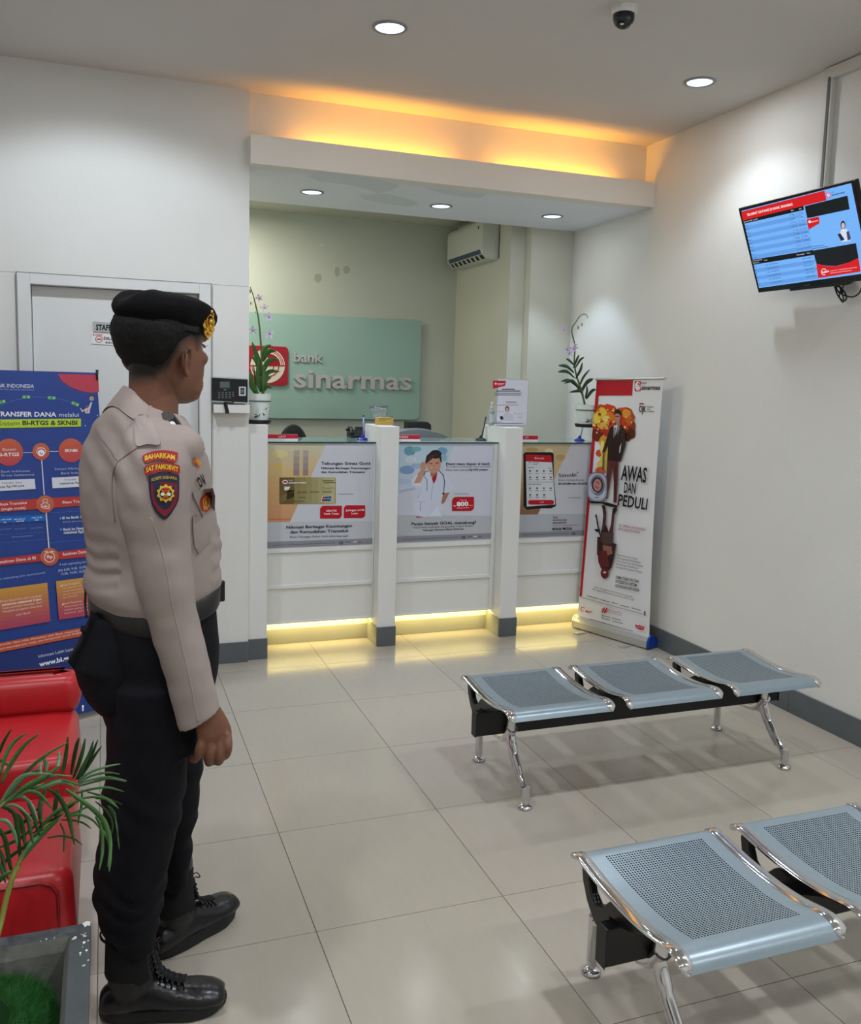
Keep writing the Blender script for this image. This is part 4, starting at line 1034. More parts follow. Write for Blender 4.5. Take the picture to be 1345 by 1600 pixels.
        for yy in (y0 - .150, y0 + .300):
            g = G(); g.lathe((x, yy, 0), [(.024, .0), (.0275, .004), (.0275, .008), (.022, .014), (.011, .019), (.009, .030)], n=28); g.build('foot', M_chrome, lg, smooth=True, auto=50)
    g = G()
    return t
bench = make_bench('perforated grey steel three seat bench near the right wall, further from the camera')
bench2 = copy_tree(bench)
bench.location = (.798, -1.530, 0)
bench2.location = (.549, -2.895, 0)
bench2['label'] = 'perforated grey steel bench in the right foreground, cut by the frame'
# ================================================================== TELEVISION
t = thing('television', (2.5, -1.40, 2.3), 'wall mounted television showing bank rates, tilted down on the right wall', 'television')
tl, tr, bl = Vector((2.42, -1.037, 2.512)), Vector((2.42, -1.766, 2.504)), Vector((2.585, -1.030, 2.110))
br = Vector((2.585, -1.757, 2.104))
nrm = (bl - tl).cross(tr - tl).normalized()     # points to the room
if nrm.x > 0: nrm = -nrm
g = G(); g.extr([tl, tr, br, bl], -nrm * .028); g.build('casing', mat('tv_gloss', (10, 11, 14), .12), t, bevel=.003)
g = G(); c = (tl + tr + bl + br) / 4; e1 = (tr - tl) / 2; e2 = (bl - tl) / 2
g.extr([c - e1 * .7 - e2 * .5 - nrm * .028, c + e1 * .7 - e2 * .5 - nrm * .028, c + e1 * .7 + e2 * .8 - nrm * .028, c - e1 * .7 + e2 * .8 - nrm * .028], -nrm * .03); g.build('back_cover', M_blkp, t, bevel=.01)
g = G(); a = bl + (br - bl) * .30; b = bl + (br - bl) * .80; dn = (bl - tl).normalized(); g.extr([a, b, b + dn * .010, a + dn * .010], -nrm * .03); g.build('lower_lip', M_blkp, t, bevel=.002)
g = G(); g.box(2.655, 2.68, -1.50, -1.30, 2.17, 2.42); g.box(2.56, 2.66, -1.42, -1.38, 2.26, 2.34); g.build('wall_bracket', mat('bracket_white', (190, 190, 186), .5), t, bevel=.003)
SQ = [tl, tr, br, bl]
tvq = [(1153, 326), (1334, 281), None, (1183, 457)]
q4 = [px_of(*p) for p in SQ]
P = Print(q4, [Vector(p) + nrm * 0 for p in SQ], (1130, 270, 6.2558), lift=0.0)
P.N = nrm; P.n = .0006; P.step = .00008
E_ = 1.5
def C(r, g_, b): return ink(r, g_, b, E_)
scr = lambda x, y: (x, y)
BLU = (118, 180, 250); BLD = (100, 158, 232); RD = (214, 18, 28); DK = (6, 8, 18)
P.poly([(178, 372), (1250, 100), (1343, 560), (1400, 980), (350, 1126)], C(*BLU))
# left table
for k in range(10):
    f0, f1 = k / 10, (k + 1) / 10
    L = lambda f: (205 + f * 90, 492 + f * 352); R_ = lambda f: (790 + f * 92, 358 + f * 385)
    P.n -= P.step * .5
    P.poly([L(f0), R_(f0), R_(f1), L(f1)], C(*(BLU if k % 2 == 0 else BLD)))
for k in range(6):
    f0, f1 = k / 6, (k + 1) / 6
    L = lambda f: (298 + f * 52, 905 + f * 212); R_ = lambda f: (890 + f * 50, 812 + f * 215)
    P.n -= P.step * .5
    P.poly([L(f0), R_(f0), R_(f1), L(f1)], C(*(BLU if k % 2 == 0 else BLD)))
P.poly([(178, 380), (992, 172), (1012, 268), (790, 322), (195, 478)], C(*RD))
P.poly([(192, 468), (786, 322), (792, 362), (200, 498)], C(*DK)); P.poly([(282, 850), (882, 752), (890, 802), (296, 898)], C(*DK))
P.text('SELAMAT DATANG DI BANK SINARMAS', 238, 422, 683, 316, 24, C(250, 240, 240), .02)
P.text('E-RATE USD', 205, 487, 340, 455, 11, C(235, 235, 245)); P.text('Beli', 668, 374, 690, 370, 12, C(240, 240, 250)); P.text('Jual', 742, 358, 768, 353, 12, C(240, 240, 250))
rows = [('AUD', '11,046', '11,073'), ('CNY', '2,210', '2,282'), ('EUR', '17,175', '17,318'), ('GBP', '19,779', '20,046'), ('HKD', '2,118', '2,138'), ('JPY', '110.38', '113.80'), ('NZD', '9,226', '9,346'), ('SAR', '4,307', '4,402'), ('SGD', '12,216', '12,311'), ('USD', '16,514', '16,579')]
for k, (a, b, c_) in enumerate(rows):
    x, y = 218 + k * 8.6, 524 + k * 35; P.disc(x - 6, y - 6, 5, 6, C(20, 24, 60)); P.text(a, x + 4, y + 2, x + 34, y - 5, 12, C(30, 40, 80))
    x2, y2 = 648 + k * 9.2, 420 + k * 37; P.text(b, x2, y2, x2 + 54, y2 - 8, 13, C(20, 30, 70)); P.text(c_, x2 + 72, y2 - 14, x2 + 132, y2 - 24, 13, C(20, 30, 70))
P.text('S. SUKU BUNGA', 292, 866, 388, 850, 10, C(230, 235, 245)); P.text('DEPOSITO', 300, 886, 358, 877, 10, C(230, 235, 245)); P.text('Limit', 408, 858, 440, 852, 11, C(230, 235, 245)); P.text('Keterangan', 728, 806, 803, 793, 12, C(240, 240, 250)); P.text('Rate', 828, 788, 858, 783, 12, C(240, 240, 250))
for k in range(6):
    x, y = 310 + k * 8.5, 920 + k * 35; P.text('IDR', x, y, x + 18, y - 3, 11, C(25, 35, 75)); P.text('> Rp 100.000.000', x + 105 + (k % 2) * 4, y - 14, x + 232, y - 36, 12, C(25, 35, 75)); P.text('IDR 2,00%', x + 475, y - 75, x + 560, y - 91, 13, C(25, 35, 75))
P.poly([(808, 322), (1225, 218), (1246, 352), (832, 440)], C(8, 16, 22))
P.poly([(826, 450), (934, 424), (950, 434), (952, 490), (846, 552)], C(*RD)); P.disc(856, 474, 14, 14, C(245, 235, 240)); P.text('sinarmas', 872, 482, 938, 466, 12, C(245, 240, 245), .02)
P.rrect(1022, 188, 1062, 236, 8, C(205, 60, 90)); P.disc(1042, 212, 16, 19, C(240, 220, 235)); P.poly([(1042, 212), (1042, 196), (1056, 206)], C(205, 60, 90)); P.text('bank', 1070, 190, 1098, 184, 9, C(20, 30, 90)); P.text('sinarmas', 1072, 222, 1200, 192, 20, C(20, 30, 90), .02)
P.disc(1183, 505, 24, 42, C(30, 30, 50)); P.disc(1184, 512, 16, 30, C(214, 184, 190)); P.poly([(1150, 600), (1165, 550), (1190, 542), (1222, 548), (1258, 640), (1250, 662), (1165, 668)], C(220, 224, 240)); P.poly([(1130, 596), (1156, 584), (1200, 648), (1165, 662)], C(20, 30, 60)); P.poly([(1216, 572), (1240, 560), (1262, 640), (1230, 660)], C(60, 70, 110)); P.bars([(1090, 1160, 520), (1235, 1275, 490), (1235, 1275, 560)], 4, C(140, 190, 235))
P.bars([(893, 995, 712, -12), (893, 1035, 732, -20)], 7, C(70, 110, 170))
P.poly([(890, 755), (1310, 682), (1335, 826), (1240, 870), (1120, 905), (1010, 902), (925, 884)], C(10, 16, 22))
P.poly([(922, 880), (1010, 904), (1120, 906), (1240, 870), (1335, 826), (1356, 960), (942, 1024)], C(*RD))
P.ring(998, 962, 28, 32, 6, C(245, 235, 240), a0=60, a1=330); P.text('MEPI', 985, 976, 1048, 964, 16, C(245, 240, 240), .03); P.bars([(1060, 1130, 952, -10), (1140, 1320, 940, -26), (1060, 1270, 972, -28)], 6, C(235, 170, 175)); P.text('SHARP', 805, 1102, 862, 1092, 11, ink(120, 124, 130), .01)
P.done(t, 'screen_image', 'screen_lettering')
# cable hanging below the television
t = thing('cable_bundle', (2.64, -1.62, 2.08), 'black looped cable hanging below the television', 'cable')
g = G(); k = [(1303, 442), (1306, 455), (1312, 466), (1320, 470), (1322, 462), (1314, 450), (1306, 448), (1312, 458), (1330, 464), (1342, 458), (1347, 445), (1348, 432)]
def onx(u, v, X):
    d = Rm @ Vector(((u - 672.5 - PPX) / FPX, 1, -(v - 800 - PPY) / FPX)); q = (X - CX) / d.x; return Vector((CX, CY, CZ)) + d * q
g.tube(catmull([onx(u, v, 2.63 + .004 * (i % 3)) for i, (u, v) in enumerate(k)], 5), .0035, n=8)
g.tube(catmull([onx(u, v, 2.64) for u, v in ((1308, 440), (1313, 452), (1318, 468), (1316, 472), (1311, 462), (1318, 446))], 5), .003, n=8)
g.tube(catmull([onx(u, v, 2.64) for u, v in ((1313, 456), (1316, 456))], 2), .008, n=8)
g.build('cord', M_blkp, t, smooth=True)
# ================================================================== ROLL-UP BANNER (right)
t = thing('rollup_banner', (2.5, .04, 0), 'white and red roll-up banner AWAS DAN PEDULI standing by the right wall', 'banner')
hb = Vector((2.60 - 2.39, -.25 - .326, 0)); 
BL0, BR0 = Vector((2.372, .318, 0)), Vector((2.574, -.252, 0))
h = (BR0 - BL0).normalized(); nf = Vector((h.y, -h.x, 0)).normalized()
if nf.y > 0: nf = -nf
nf = Vector((-.94, -.34, 0)).normalized()
M_alu = mat('aluminium', (196, 196, 192), .3, metal=.7)
def prism(g, pr_, a, b, m=None):
    """profile (out, up) swept from a to b"""
    r0 = [a + nf * o + Vector((0, 0, z)) for o, z in pr_]; r1 = [b + nf * o + Vector((0, 0, z)) for o, z in pr_]
    g.rings([r0, r1], m)
pr_ = [(.0, .006), (.0, .05), (-.012, .074), (-.035, .084), (-.065, .080), (-.092, .060), (-.098, .03), (-.09, .006)]
g = G(); prism(g, pr_, BL0 + h * .004, BR0 - h * .004); g.build('cassette', M_alu, t, bevel=.003)
g = G(); prism(g, [(o * 1.02 + .001, z * 1.03) for o, z in pr_], BR0 - h * .004, BR0 + h * .012); g.build('end_cap', mat('cap_blue', (20, 58, 150), .4), t, bevel=.003)
g = G(); prism(g, [(o * 1.02 + .001, z * 1.03) for o, z in pr_], BL0 - h * .008, BL0 + h * .004); g.build('end_cap', M_alu, t, bevel=.003)
for f in (.2, .8):
    g = G(); c = BL0.lerp(BR0, f); g.extr([c + nf * .02 - h * .02, c + nf * .02 + h * .02, c + nf * .10 + h * .02, c + nf * .10 - h * .02], (0, 0, .006)); g.build('foot', M_alu, t)
RQ = [Vector((2.470, .318, 1.658)), Vector((2.578, -.262, 1.670)), Vector((2.592, -.248, .066)), Vector((2.408, .318, .070))]
rpx = [px_of(*p) for p in RQ]
# gently curling sheet: bilinear, right edge bowed back
g = G(); n = 10
def RS(a, b):
    p = RQ[0] * (1 - a) * (1 - b) + RQ[1] * a * (1 - b) + RQ[2] * a * b + RQ[3] * (1 - a) * b
    bow = sin(pi * b) ** 1.0 * (a ** 3) * .020
    return p - h * bow * 1.0 - nf * bow * .4
g.add([RS(i / n, j / 24) for j in range(25) for i in range(n + 1)], [(j * (n + 1) + i, j * (n + 1) + i + 1, (j + 1) * (n + 1) + i + 1, (j + 1) * (n + 1) + i) for j in range(24) for i in range(n)])
g.add([RS(i / n, j / 24) - nf * .0015 for j in range(25) for i in range(n + 1)], [(j * (n + 1) + i, j * (n + 1) + i + 1, (j + 1) * (n + 1) + i + 1, (j + 1) * (n + 1) + i) for j in range(24) for i in range(n)])
g.build('sheet', mat('banner_vinyl', (228, 228, 230), .45), t, smooth=True)
g = G(); g.tube([RQ[0] + Vector((0, 0, .004)) - h * .006, RQ[1] + Vector((0, 0, .004)) + h * .012], .0085, n=12); g.build('top_bar', M_alu, t, smooth=True, auto=60)
g = G(); g.tube([BL0.lerp(BR0, .5) - nf * .05 + Vector((0, 0, .07)), RQ[0].lerp(RQ[1], .5) - nf * .012], .008, n=10); g.build('pole', M_alu, t, smooth=True)
Hr = homog([(933, 594), (1036, 593.5), (1013.5, 997), (897.8, 962)])
def rmap(u, v, lift):
    q = Hr @ Vector((u, v, 1)); a, b = q.x / q.z, q.y / q.z
    a = min(1, max(0, a)); b = min(1, max(0, b))
    return RS(a, b) + nf * (lift + .0015)
P = Print(None, None, (860, 470, 5.3316), lift=.0); P.fn = rmap; P.step = .00012; P.N = nf
WH = (222, 222, 226); RD2 = (182, 22, 38); BK = (26, 20, 24)
A = 5.3316
def seg(pts, col):   # subdivide long polygons vertically so they follow the sheet
    P.poly(pts, col)
# left red border split in strips so that it follows the curl
for k in range(12):
    f0, f1 = k / 12, (k + 1) / 12
    lx = lambda f: (389 + (225 - 389) * f, 655 + (2425 - 655) * f)
    wd = lambda f: 28 + 0 * f
    a, b = lx(f0), lx(f1); P.n -= P.step
    P.poly([a, (a[0] + wd(f0) - 8 * f0, a[1]), (b[0] + wd(f1) - 8 * f1, b[1]), b], RD2)
P.poly([(389, 655), (692, 653), (684, 772), (377, 772)], RD2)
for k in range(10):
    f0, f1 = k / 10, (k + 1) / 10
    rx = lambda f: (906 - 60 * f if False else interp([(0, 910), (.3, 880), (.65, 838), (1, 815)], f)[0], 775 + (2590 - 775) * f)
logo(P, 705, 672, 756, 742); P.text('bank', 764, 692, 806, 690, 15, (30, 26, 30), .01); P.text('sinarmas', 762, 732, 916, 732, 32, (30, 26, 30), .015)
P.text('OJK', 742, 892, 802, 892, 46, (60, 24, 34), .02); P.disc(764, 836, 22, 10, (150, 30, 50), a0=180, a1=360); P.bars([(820, 862, 852), (820, 842, 868), (820, 870, 884)], 6, (120, 120, 126)); P.rect(813, 848, 816, 892, (90, 90, 96))
# fire clouds
fire = [(460, 920, 108, 90, (190, 70, 24)), (420, 960, 70, 75, (216, 150, 40)), (480, 880, 60, 50, (206, 60, 28)), (440, 1020, 90, 66, (176, 48, 26)), (395, 1060, 52, 50, (110, 30, 24)), (430, 900, 44, 40, (230, 196, 60)), (500, 950, 46, 60, (222, 120, 40)), (455, 990, 60, 30, (224, 180, 80)), (390, 940, 30, 40, (236, 200, 70)), (520, 1000, 36, 44, (190, 56, 30)), (470, 940, 30, 24, (240, 210, 120)),
        (630, 930, 75, 78, (176, 70, 28)), (660, 1000, 56, 70, (150, 58, 28)), (680, 1050, 40, 40, (92, 42, 26)), (600, 900, 50, 44, (214, 90, 36)), (640, 900, 40, 30, (226, 150, 54)), (620, 980, 44, 50, (206, 70, 34)), (670, 950, 30, 34, (200, 110, 44)), (650, 1070, 30, 36, (70, 30, 24)), (450, 1120, 36, 60, (206, 150, 50)), (455, 1200, 44, 60, (224, 190, 80)), (410, 1200, 28, 26, (190, 80, 40)), (450, 1290, 56, 56, (216, 190, 90)), (440, 1160, 18, 60, (240, 216, 120)), (425, 1330, 46, 24, (200, 90, 50)), (480, 1300, 30, 50, (190, 170, 80))]
random.seed(3)
for x, y, rx, ry, c in fire:
    n = 16; P.poly([(max(348, x + rx * (1 + random.uniform(-.14, .14)) * cos(2 * pi * k / n)), y + ry * (1 + random.uniform(-.14, .14)) * sin(2 * pi * k / n)) for k in range(n)], c)
for k in range(46):
    x, y = (random.uniform(360, 540), random.uniform(850, 1060)) if k < 28 else (random.uniform(580, 690), random.uniform(870, 1050))
    P.disc(x, y, random.uniform(5, 14), random.uniform(5, 12), random.choice([(232, 190, 70), (200, 60, 30), (150, 40, 24), (240, 214, 110), (214, 110, 40)]), n=7)
# suited man
suit = (46, 30, 28)
P.poly([(545, 905), (560, 878), (590, 882), (600, 910), (592, 950), (570, 975), (552, 960)], (180, 130, 110)); P.poly([(545, 915), (548, 880), (575, 868), (602, 886), (602, 925), (585, 905), (560, 900)], (34, 24, 26)); P.poly([(566, 965), (592, 955), (596, 985), (570, 985)], (165, 116, 98)); P.line([(556, 924), (592, 920)], 5, (60, 40, 40))
P.poly([(512, 1005), (548, 988), (570, 1060), (600, 985), (632, 1015), (640, 1100), (640, 1140), (610, 1170), (600, 1260), (580, 1262), (484, 1254), (494, 1130), (460, 1200), (442, 1192), (490, 1060)], suit)
P.poly([(600, 1010), (632, 1030), (640, 1140), (598, 1262), (580, 1258), (610, 1160), (600, 1110)], (56, 38, 34)); P.poly([(541, 990), (575, 985), (556, 1060), (540, 1080)], (208, 208, 214)); P.poly([(547, 1005), (557, 1005), (552, 1070), (543, 1075)], (36, 42, 60))
P.poly([(590, 1150), (606, 1120), (594, 1190), (586, 1200)], (216, 216, 220)); P.line([(455, 1195), (448, 1330)], 10, (70, 66, 62)); P.disc(455, 1200, 10, 12, (150, 100, 80))
P.poly([(486, 1254), (578, 1262), (574, 1420), (562, 1590), (536, 1590), (540, 1420), (528, 1300), (505, 1440), (484, 1560), (470, 1560), (476, 1400)], (96, 46, 44)); P.line([(556, 1290), (552, 1560)], 6, (60, 28, 30))
# silver canister
P.rrect(312, 1348, 484, 1586, 70, (110, 114, 126)); P.rrect(318, 1354, 478, 1580, 66, (166, 170, 184)); P.rrect(330, 1364, 466, 1568, 58, (196, 200, 212)); P.disc(404, 1452, 62, 84, (120, 124, 136)); P.disc(402, 1450, 48, 62, (40, 26, 30)); P.disc(402, 1450, 36, 52, (176, 110, 110)); P.ring(402, 1450, 30, 44, 8, (205, 150, 145)); P.line([(380, 1440), (424, 1460)], 6, (220, 180, 170)); P.bars([(378, 415, 1548)], 6, (60, 64, 80))
# lettering, large
P.text('AWAS', 600, 1404, 820, 1424, 116, BK, .02); P.text('DAN', 626, 1506, 726, 1514, 84, BK, .015); P.text('PEDULI', 573, 1610, 828, 1645, 92, BK, .02)
P.k, P.ox, P.oy = 5.3333, 880, 740
# upside down figure
P.poly([(210, 140), (380, 150), (470, 175), (460, 192), (380, 180), (330, 160), (240, 160)], (30, 24, 24))
dk = (52, 26, 26); rdk = (98, 34, 36)
P.poly([(330, 172), (360, 176), (368, 240), (362, 330), (390, 400), (408, 330), (424, 200), (456, 180), (462, 210), (440, 250), (425, 400), (420, 480), (445, 500), (436, 600), (410, 700), (385, 735), (320, 720), (296, 660), (290, 560), (300, 450), (318, 430), (335, 340), (345, 240)], dk)
P.poly([(336, 190), (360, 210), (360, 300), (350, 390), (335, 380), (344, 260)], (84, 44, 44)); P.poly([(425, 230), (440, 250), (420, 390), (400, 400), (408, 330)], (100, 44, 44)); P.poly([(330, 400), (430, 400), (420, 500), (350, 510), (318, 470)], (80, 62, 52)); P.poly([(336, 510), (412, 520), (420, 580), (380, 600), (340, 570)], (150, 96, 84)); P.poly([(300, 560), (370, 560), (390, 700), (320, 712), (296, 660)], rdk)
P.disc(350, 760, 34, 48, rdk); P.disc(350, 752, 14, 10, (214, 190, 186)); P.line([(284, 258), (300, 360), (318, 430)], 12, (30, 24, 26)); P.line([(276, 270), (286, 250)], 8, (30, 24, 26)); P.poly([(264, 376), (312, 370), (318, 400), (285, 400)], (34, 28, 30)); P.line([(447, 496), (425, 600)], 18, (60, 40, 40)); P.line([(300, 440), (295, 600)], 16, (66, 40, 40))
P.text('OJK, LEMBAGA JASA KEUANGAN', 473, 345, 708, 382, 22, (150, 30, 48), .01); P.text('SERTA INSAN INDONESIA', 470, 378, 662, 404, 22, (150, 30, 48), .01)
for k, s in enumerate(('Anti Pencucian Uang,', 'Pencegahan Pendanaan', 'Terorisme dan Pencegahan', 'Pendanaan Proliferasi', 'Senjata Pemusnah Massal')):
    wl_ = (178, 206, 232, 186, 228)[k]; P.text(s, 458 - k * 2, 598 + k * 27, 458 - k * 2 + wl_, 598 + k * 27 + wl_ * .19, 17, (60, 58, 66), 0)
P.text('DEMI STABILITAS DAN', 445, 803, 645, 838, 26, BK, .02); P.text('INTEGRITAS SISTEM', 442, 840, 625, 874, 26, BK, .02); P.text('KEUANGAN INDONESIA', 440, 880, 648, 918, 26, BK, .02)
P.text('Grup Penanganan Anti Pencucian Uang dan', 258, 893, 588, 974, 15, (36, 32, 38), .01); P.text('Pencegahan Pendanaan Terorisme (GPUT) OJK', 245, 914, 604, 1004, 15, (36, 32, 38), .01)
P.poly([(150, 984), (697, 1128), (695, 1136), (148, 992)], (168, 168, 176)); P.bars([(195, 290, 968, 24), (300, 390, 996, 24), (410, 460, 1022, 12), (480, 560, 1044, 20), (580, 660, 1066, 22)], 7, (96, 92, 100))
P.poly([(690, 1098), (704, 1102), (702, 1142), (690, 1138)], (150, 30, 50))
P.ring(158, 1100, 20, 22, 7, RD2, a0=60, a1=330); P.text('MEPI', 180, 1128, 236, 1138, 20, RD2, .02); P.text('#', 316, 1118, 366, 1128, 52, RD2, .03); P.text('SinarmasSave', 372, 1100, 495, 1130, 14, (50, 46, 52), .01); P.text('LiveWaspada', 372, 1120, 492, 1150, 15, RD2, .01)
P.bars([(322, 395, 1150, 16), (322, 395, 1174, 18), (412, 490, 1172, 18), (412, 505, 1198, 22), (215, 590, 1188, 104)], 6, (90, 86, 94))
P.poly([(608, 1228), (692, 1246), (686, 1276), (655, 1276), (616, 1258)], (196, 30, 48)); P.poly([(640, 1240), (652, 1226), (660, 1244)], (196, 30, 48)); P.bars([(622, 680, 1244, 12)], 6, (230, 190, 195))
for x, y in ((325, 1148), (325, 1170), (416, 1174)): P.disc(x, y, 5, 5, (60, 56, 64))
P.done(t)

# ================================================================== BLUE BANNER (left)
yaw, lean = radians(24), radians(8)
h2 = Vector((cos(yaw), sin(yaw), 0)); nb = Vector((-sin(yaw), cos(yaw), 0)); up2 = Vector((0, 0, cos(lean))) + nb * sin(lean)
BRb = Vector((-.505, -.42, .03)); TRb = BRb + up2 * 1.60; W2_ = .62
TLb, BLb = TRb - h2 * W2_, BRb - h2 * W2_
t = thing('x_banner', (BRb.x - .3, BRb.y - .1, 0), 'blue standing banner with TRANSFER DANA text behind the red sofa', 'banner')
nfr = h2.cross(up2).normalized()
if nfr.y > 0: nfr = -nfr
g = G(); g.extr([TLb, TRb, BRb, BLb], -nfr * .0012); g.build('sheet', mat('banner_blue', (26, 58, 132), .4, noise_amt=.03, nscale=6), t)
g = G(); c = (TLb + TRb + BRb + BLb) / 4 - nfr * .06
for p in (TLb, TRb, BRb, BLb): g.tube([c, p - nfr * .008], .005, n=8)
g.tube([c, c + nb * .5 + Vector((0, 0, -c.z + .01))], .006, n=8); g.build('cross_frame', M_blkp, t, smooth=True)
for p in (TLb, TRb):
    g = G(); g.tube([p - up2 * .035 + nfr * .004, p - up2 * .012 + nfr * .006, p + up2 * .012 + h2 * .004], [.004, .005, .007], n=8); g.build('hook', M_blkp, t, smooth=True)
q4 = [px_of(*p) for p in (TLb, TRb, BRb, BLb)]
P = Print(q4, [TLb, TRb, BRb, BLb], (0, 570, 6.1556)); P.N = nfr
BLUB = (28, 62, 142); RED2 = (176, 60, 72); ORG = (190, 108, 70); Wt = (214, 218, 228)
P.poly([(553, 88), (943, 96), (952, 262), (880, 268), (780, 252), (680, 215), (600, 160)], (176, 62, 78)); P.ring(880, -20, 380, 300, 4, (110, 60, 110), a0=82, a1=165)
P.text('BANK INDONESIA', -80, 214, 326, 224, 36, Wt, 0); P.text('BANK SENTRAL REPUBLIK INDONESIA', -80, 236, 326, 250, 11, (150, 165, 200), 0)
P.ring(380, 640, 560, 332, 2.5, (90, 140, 190), a0=225, a1=310)
for x, y, r_ in ((252, 310, 0), (496, 318, 4), (722, 376, 22), (15, 358, -15)):
    a = radians(r_); e = (cos(a), sin(a)); n_ = (-sin(a), cos(a)); P.poly([(x + i * 36 * e[0] + j * 14 * n_[0], y + i * 36 * e[1] + j * 14 * n_[1]) for i, j in ((-1, -1), (1, -1), (1, 1), (-1, 1))], (110, 178, 110)); P.disc(x, y, 12, 10, (60, 130, 80)); P.disc(x + 22 * e[0], y + 22 * e[1], 6, 6, (170, 210, 150))
P.disc(880, 325, 20, 20, (190, 170, 120)); P.disc(880, 325, 11, 11, (130, 120, 90))
P.poly([(822, 420), (845, 415), (872, 358), (886, 362), (862, 440), (860, 468), (820, 468), (812, 440), (790, 458), (768, 420), (776, 416), (795, 440)], (196, 180, 186)); P.disc(833, 402, 11, 12, (120, 90, 90)); P.line([(840, 430), (835, 460)], 8, (150, 110, 120))
P.disc(937, 488, 7, 7, (140, 160, 200)); P.disc(818, 586, 7, 7, (140, 170, 200))
P.text('TRANSFER DANA', -42, 494, 540, 500, 44, (226, 228, 236), .025); P.text('melalui', 566, 500, 756, 500, 40, (200, 208, 226), 0)
P.poly([(-80, 528), (776, 518), (778, 594), (-80, 610)], (176, 200, 44)); P.text('Sistem', -16, 586, 188, 582, 42, (40, 60, 90), 0); P.text('BI-RTGS & SKNBI', 214, 580, 742, 578, 42, (36, 44, 60), .03)
for x, y, r_ in ((85, 842, 135), (680, 824, 118)):
    for k in range(9):
        a0_, a1_ = -90 + k * 20, -90 + (k + 1) * 20
        c_ = tuple(int(p_ + (q_ - p_) * k / 8) for p_, q_ in zip((190, 98, 60), (180, 62, 80)))
        ys_ = [sin(radians(a0_ + (a1_ - a0_) * j / 3)) for j in range(4)]; xs_ = [cos(radians(a0_ + (a1_ - a0_) * j / 3)) for j in range(4)]
        P.n -= P.step; P.poly([(x - r_ * xs_[j], y + r_ * .97 * ys_[j]) for j in range(4)] + [(x + r_ * xs_[j], y + r_ * .97 * ys_[j]) for j in (3, 2, 1, 0)], c_)
    P.up()
P.rect(220, 843, 312, 848, Wt); P.rect(476, 831, 562, 836, Wt)
def badge(x, y, r_):
    P.disc(x, y, r_, r_, (186, 98, 66), n=32); P.disc(x, y + r_ * .3, r_ * .8, r_ * .66, (182, 82, 70), n=32)
P.poly([(394, 918), (403, 918), (428, 1250), (419, 1250)], Wt); P.poly([(437, 1425), (447, 1425), (482, 1850), (470, 1850)], Wt)
badge(392, 834, 82); P.disc(394, 848, 34, 32, (226, 224, 230)); P.ring(394, 836, 46, 40, 5, (226, 224, 230), a0=150, a1=390); P.text('Rp', 380, 862, 408, 862, 20, (90, 70, 110), .02); P.line([(360, 800), (425, 802)], 5, (226, 224, 230))
P.text('Sistem', 20, 830, 152, 826, 30, (226, 214, 214), 0); P.text('BI-RTGS', -28, 882, 182, 876, 32, (236, 230, 230), .025); P.text('SKNBI', 620, 838, 742, 836, 26, (236, 230, 230), .025)
P.text('Sistem Bank Indonesia', -130, 1042, 286, 1030, 22, (176, 188, 214), .01); P.text('Real Time Gross Settlement', -190, 1080, 328, 1066, 22, (176, 188, 214), .01)
P.text('Sistem Kliring Nasional', 524, 1014, 930, 1000, 22, (176, 188, 214), .01); P.text('Bank Indonesia', 584, 1054, 850, 1046, 22, (176, 188, 214), .01)
P.poly([(-80, 1112), (330, 1096), (340, 1194), (-80, 1220)], (206, 208, 218)); P.poly([(494, 1086), (1000, 1060), (1010, 1160), (502, 1188)], (206, 208, 218))
P.text('Transfer dana', 14, 1148, 208, 1138, 19, (50, 60, 90), .01); P.text('diatas Rp100 juta', -42, 1188, 232, 1172, 21, (40, 48, 76), .02); P.text('Transfer dana', 615, 1116, 815, 1104, 19, (50, 60, 90), .01); P.text('maksimal Rp1 miliar', 572, 1152, 880, 1136, 20, (40, 48, 76), .02)
P.poly([(-80, 1312), (1000, 1252), (1000, 1338), (-80, 1422)], (174, 58, 52)); badge(432, 1340, 84)
P.text('Biaya Transaksi', -14, 1354, 256, 1338, 24, (226, 200, 200), .02); P.text('(single credit)', 10, 1400, 244, 1386, 24, (226, 200, 200), .02); P.text('Biaya Transaksi', 598, 1334, 866, 1318, 24, (226, 200, 200), .02)
P.ring(432, 1310, 26, 22, 5, (226, 210, 210)); P.poly([(390, 1345), (432, 1318), (476, 1350), (470, 1384), (398, 1376)], (186, 110, 90)); P.line([(390, 1345), (432, 1318), (476, 1350), (470, 1386), (398, 1376), (390, 1345)], 5, (226, 216, 214)); P.line([(396, 1362), (476, 1366)], 4, (226, 216, 214)); P.disc(434, 1362, 8, 9, (226, 216, 214))
P.poly([(-80, 1462), (430, 1440), (436, 1500), (-80, 1530)], (20, 96, 178)); 
for x in (118, 278): P.line([(x, 1455), (x + 12, 1610)], 3, (70, 110, 180))
P.line([(-80, 1640), (440, 1608)], 3, (70, 110, 180)); P.line([(-80, 1720), (446, 1676)], 3, (70, 110, 180)); P.line([(430, 1440), (448, 1676)], 3, (70, 110, 180))
for x, y, s in ((2, 1498, '< Pkl 10.00'), (130, 1494, '>Pkl 10.00 s.d'), (298, 1480, '>Pkl 14.00')): P.text(s, x, y, x + 104, y - 8, 13, Wt, .02)
P.text('WIB', 26, 1524, 58, 1522, 12, Wt, .02); P.text('14.00 WIB', 152, 1512, 228, 1508, 13, Wt, .02); P.text('WIB', 330, 1500, 366, 1498, 12, Wt, .02)
for x, y in ((0, 1590), (140, 1586), (302, 1578)): P.text('Rp25.000,00', x, y, x + 104, y - 8, 13, (120, 140, 190), 0)
P.text('Maksimal Rp35.000,00', 110, 1662, 312, 1650, 14, (130, 150, 198), 0)
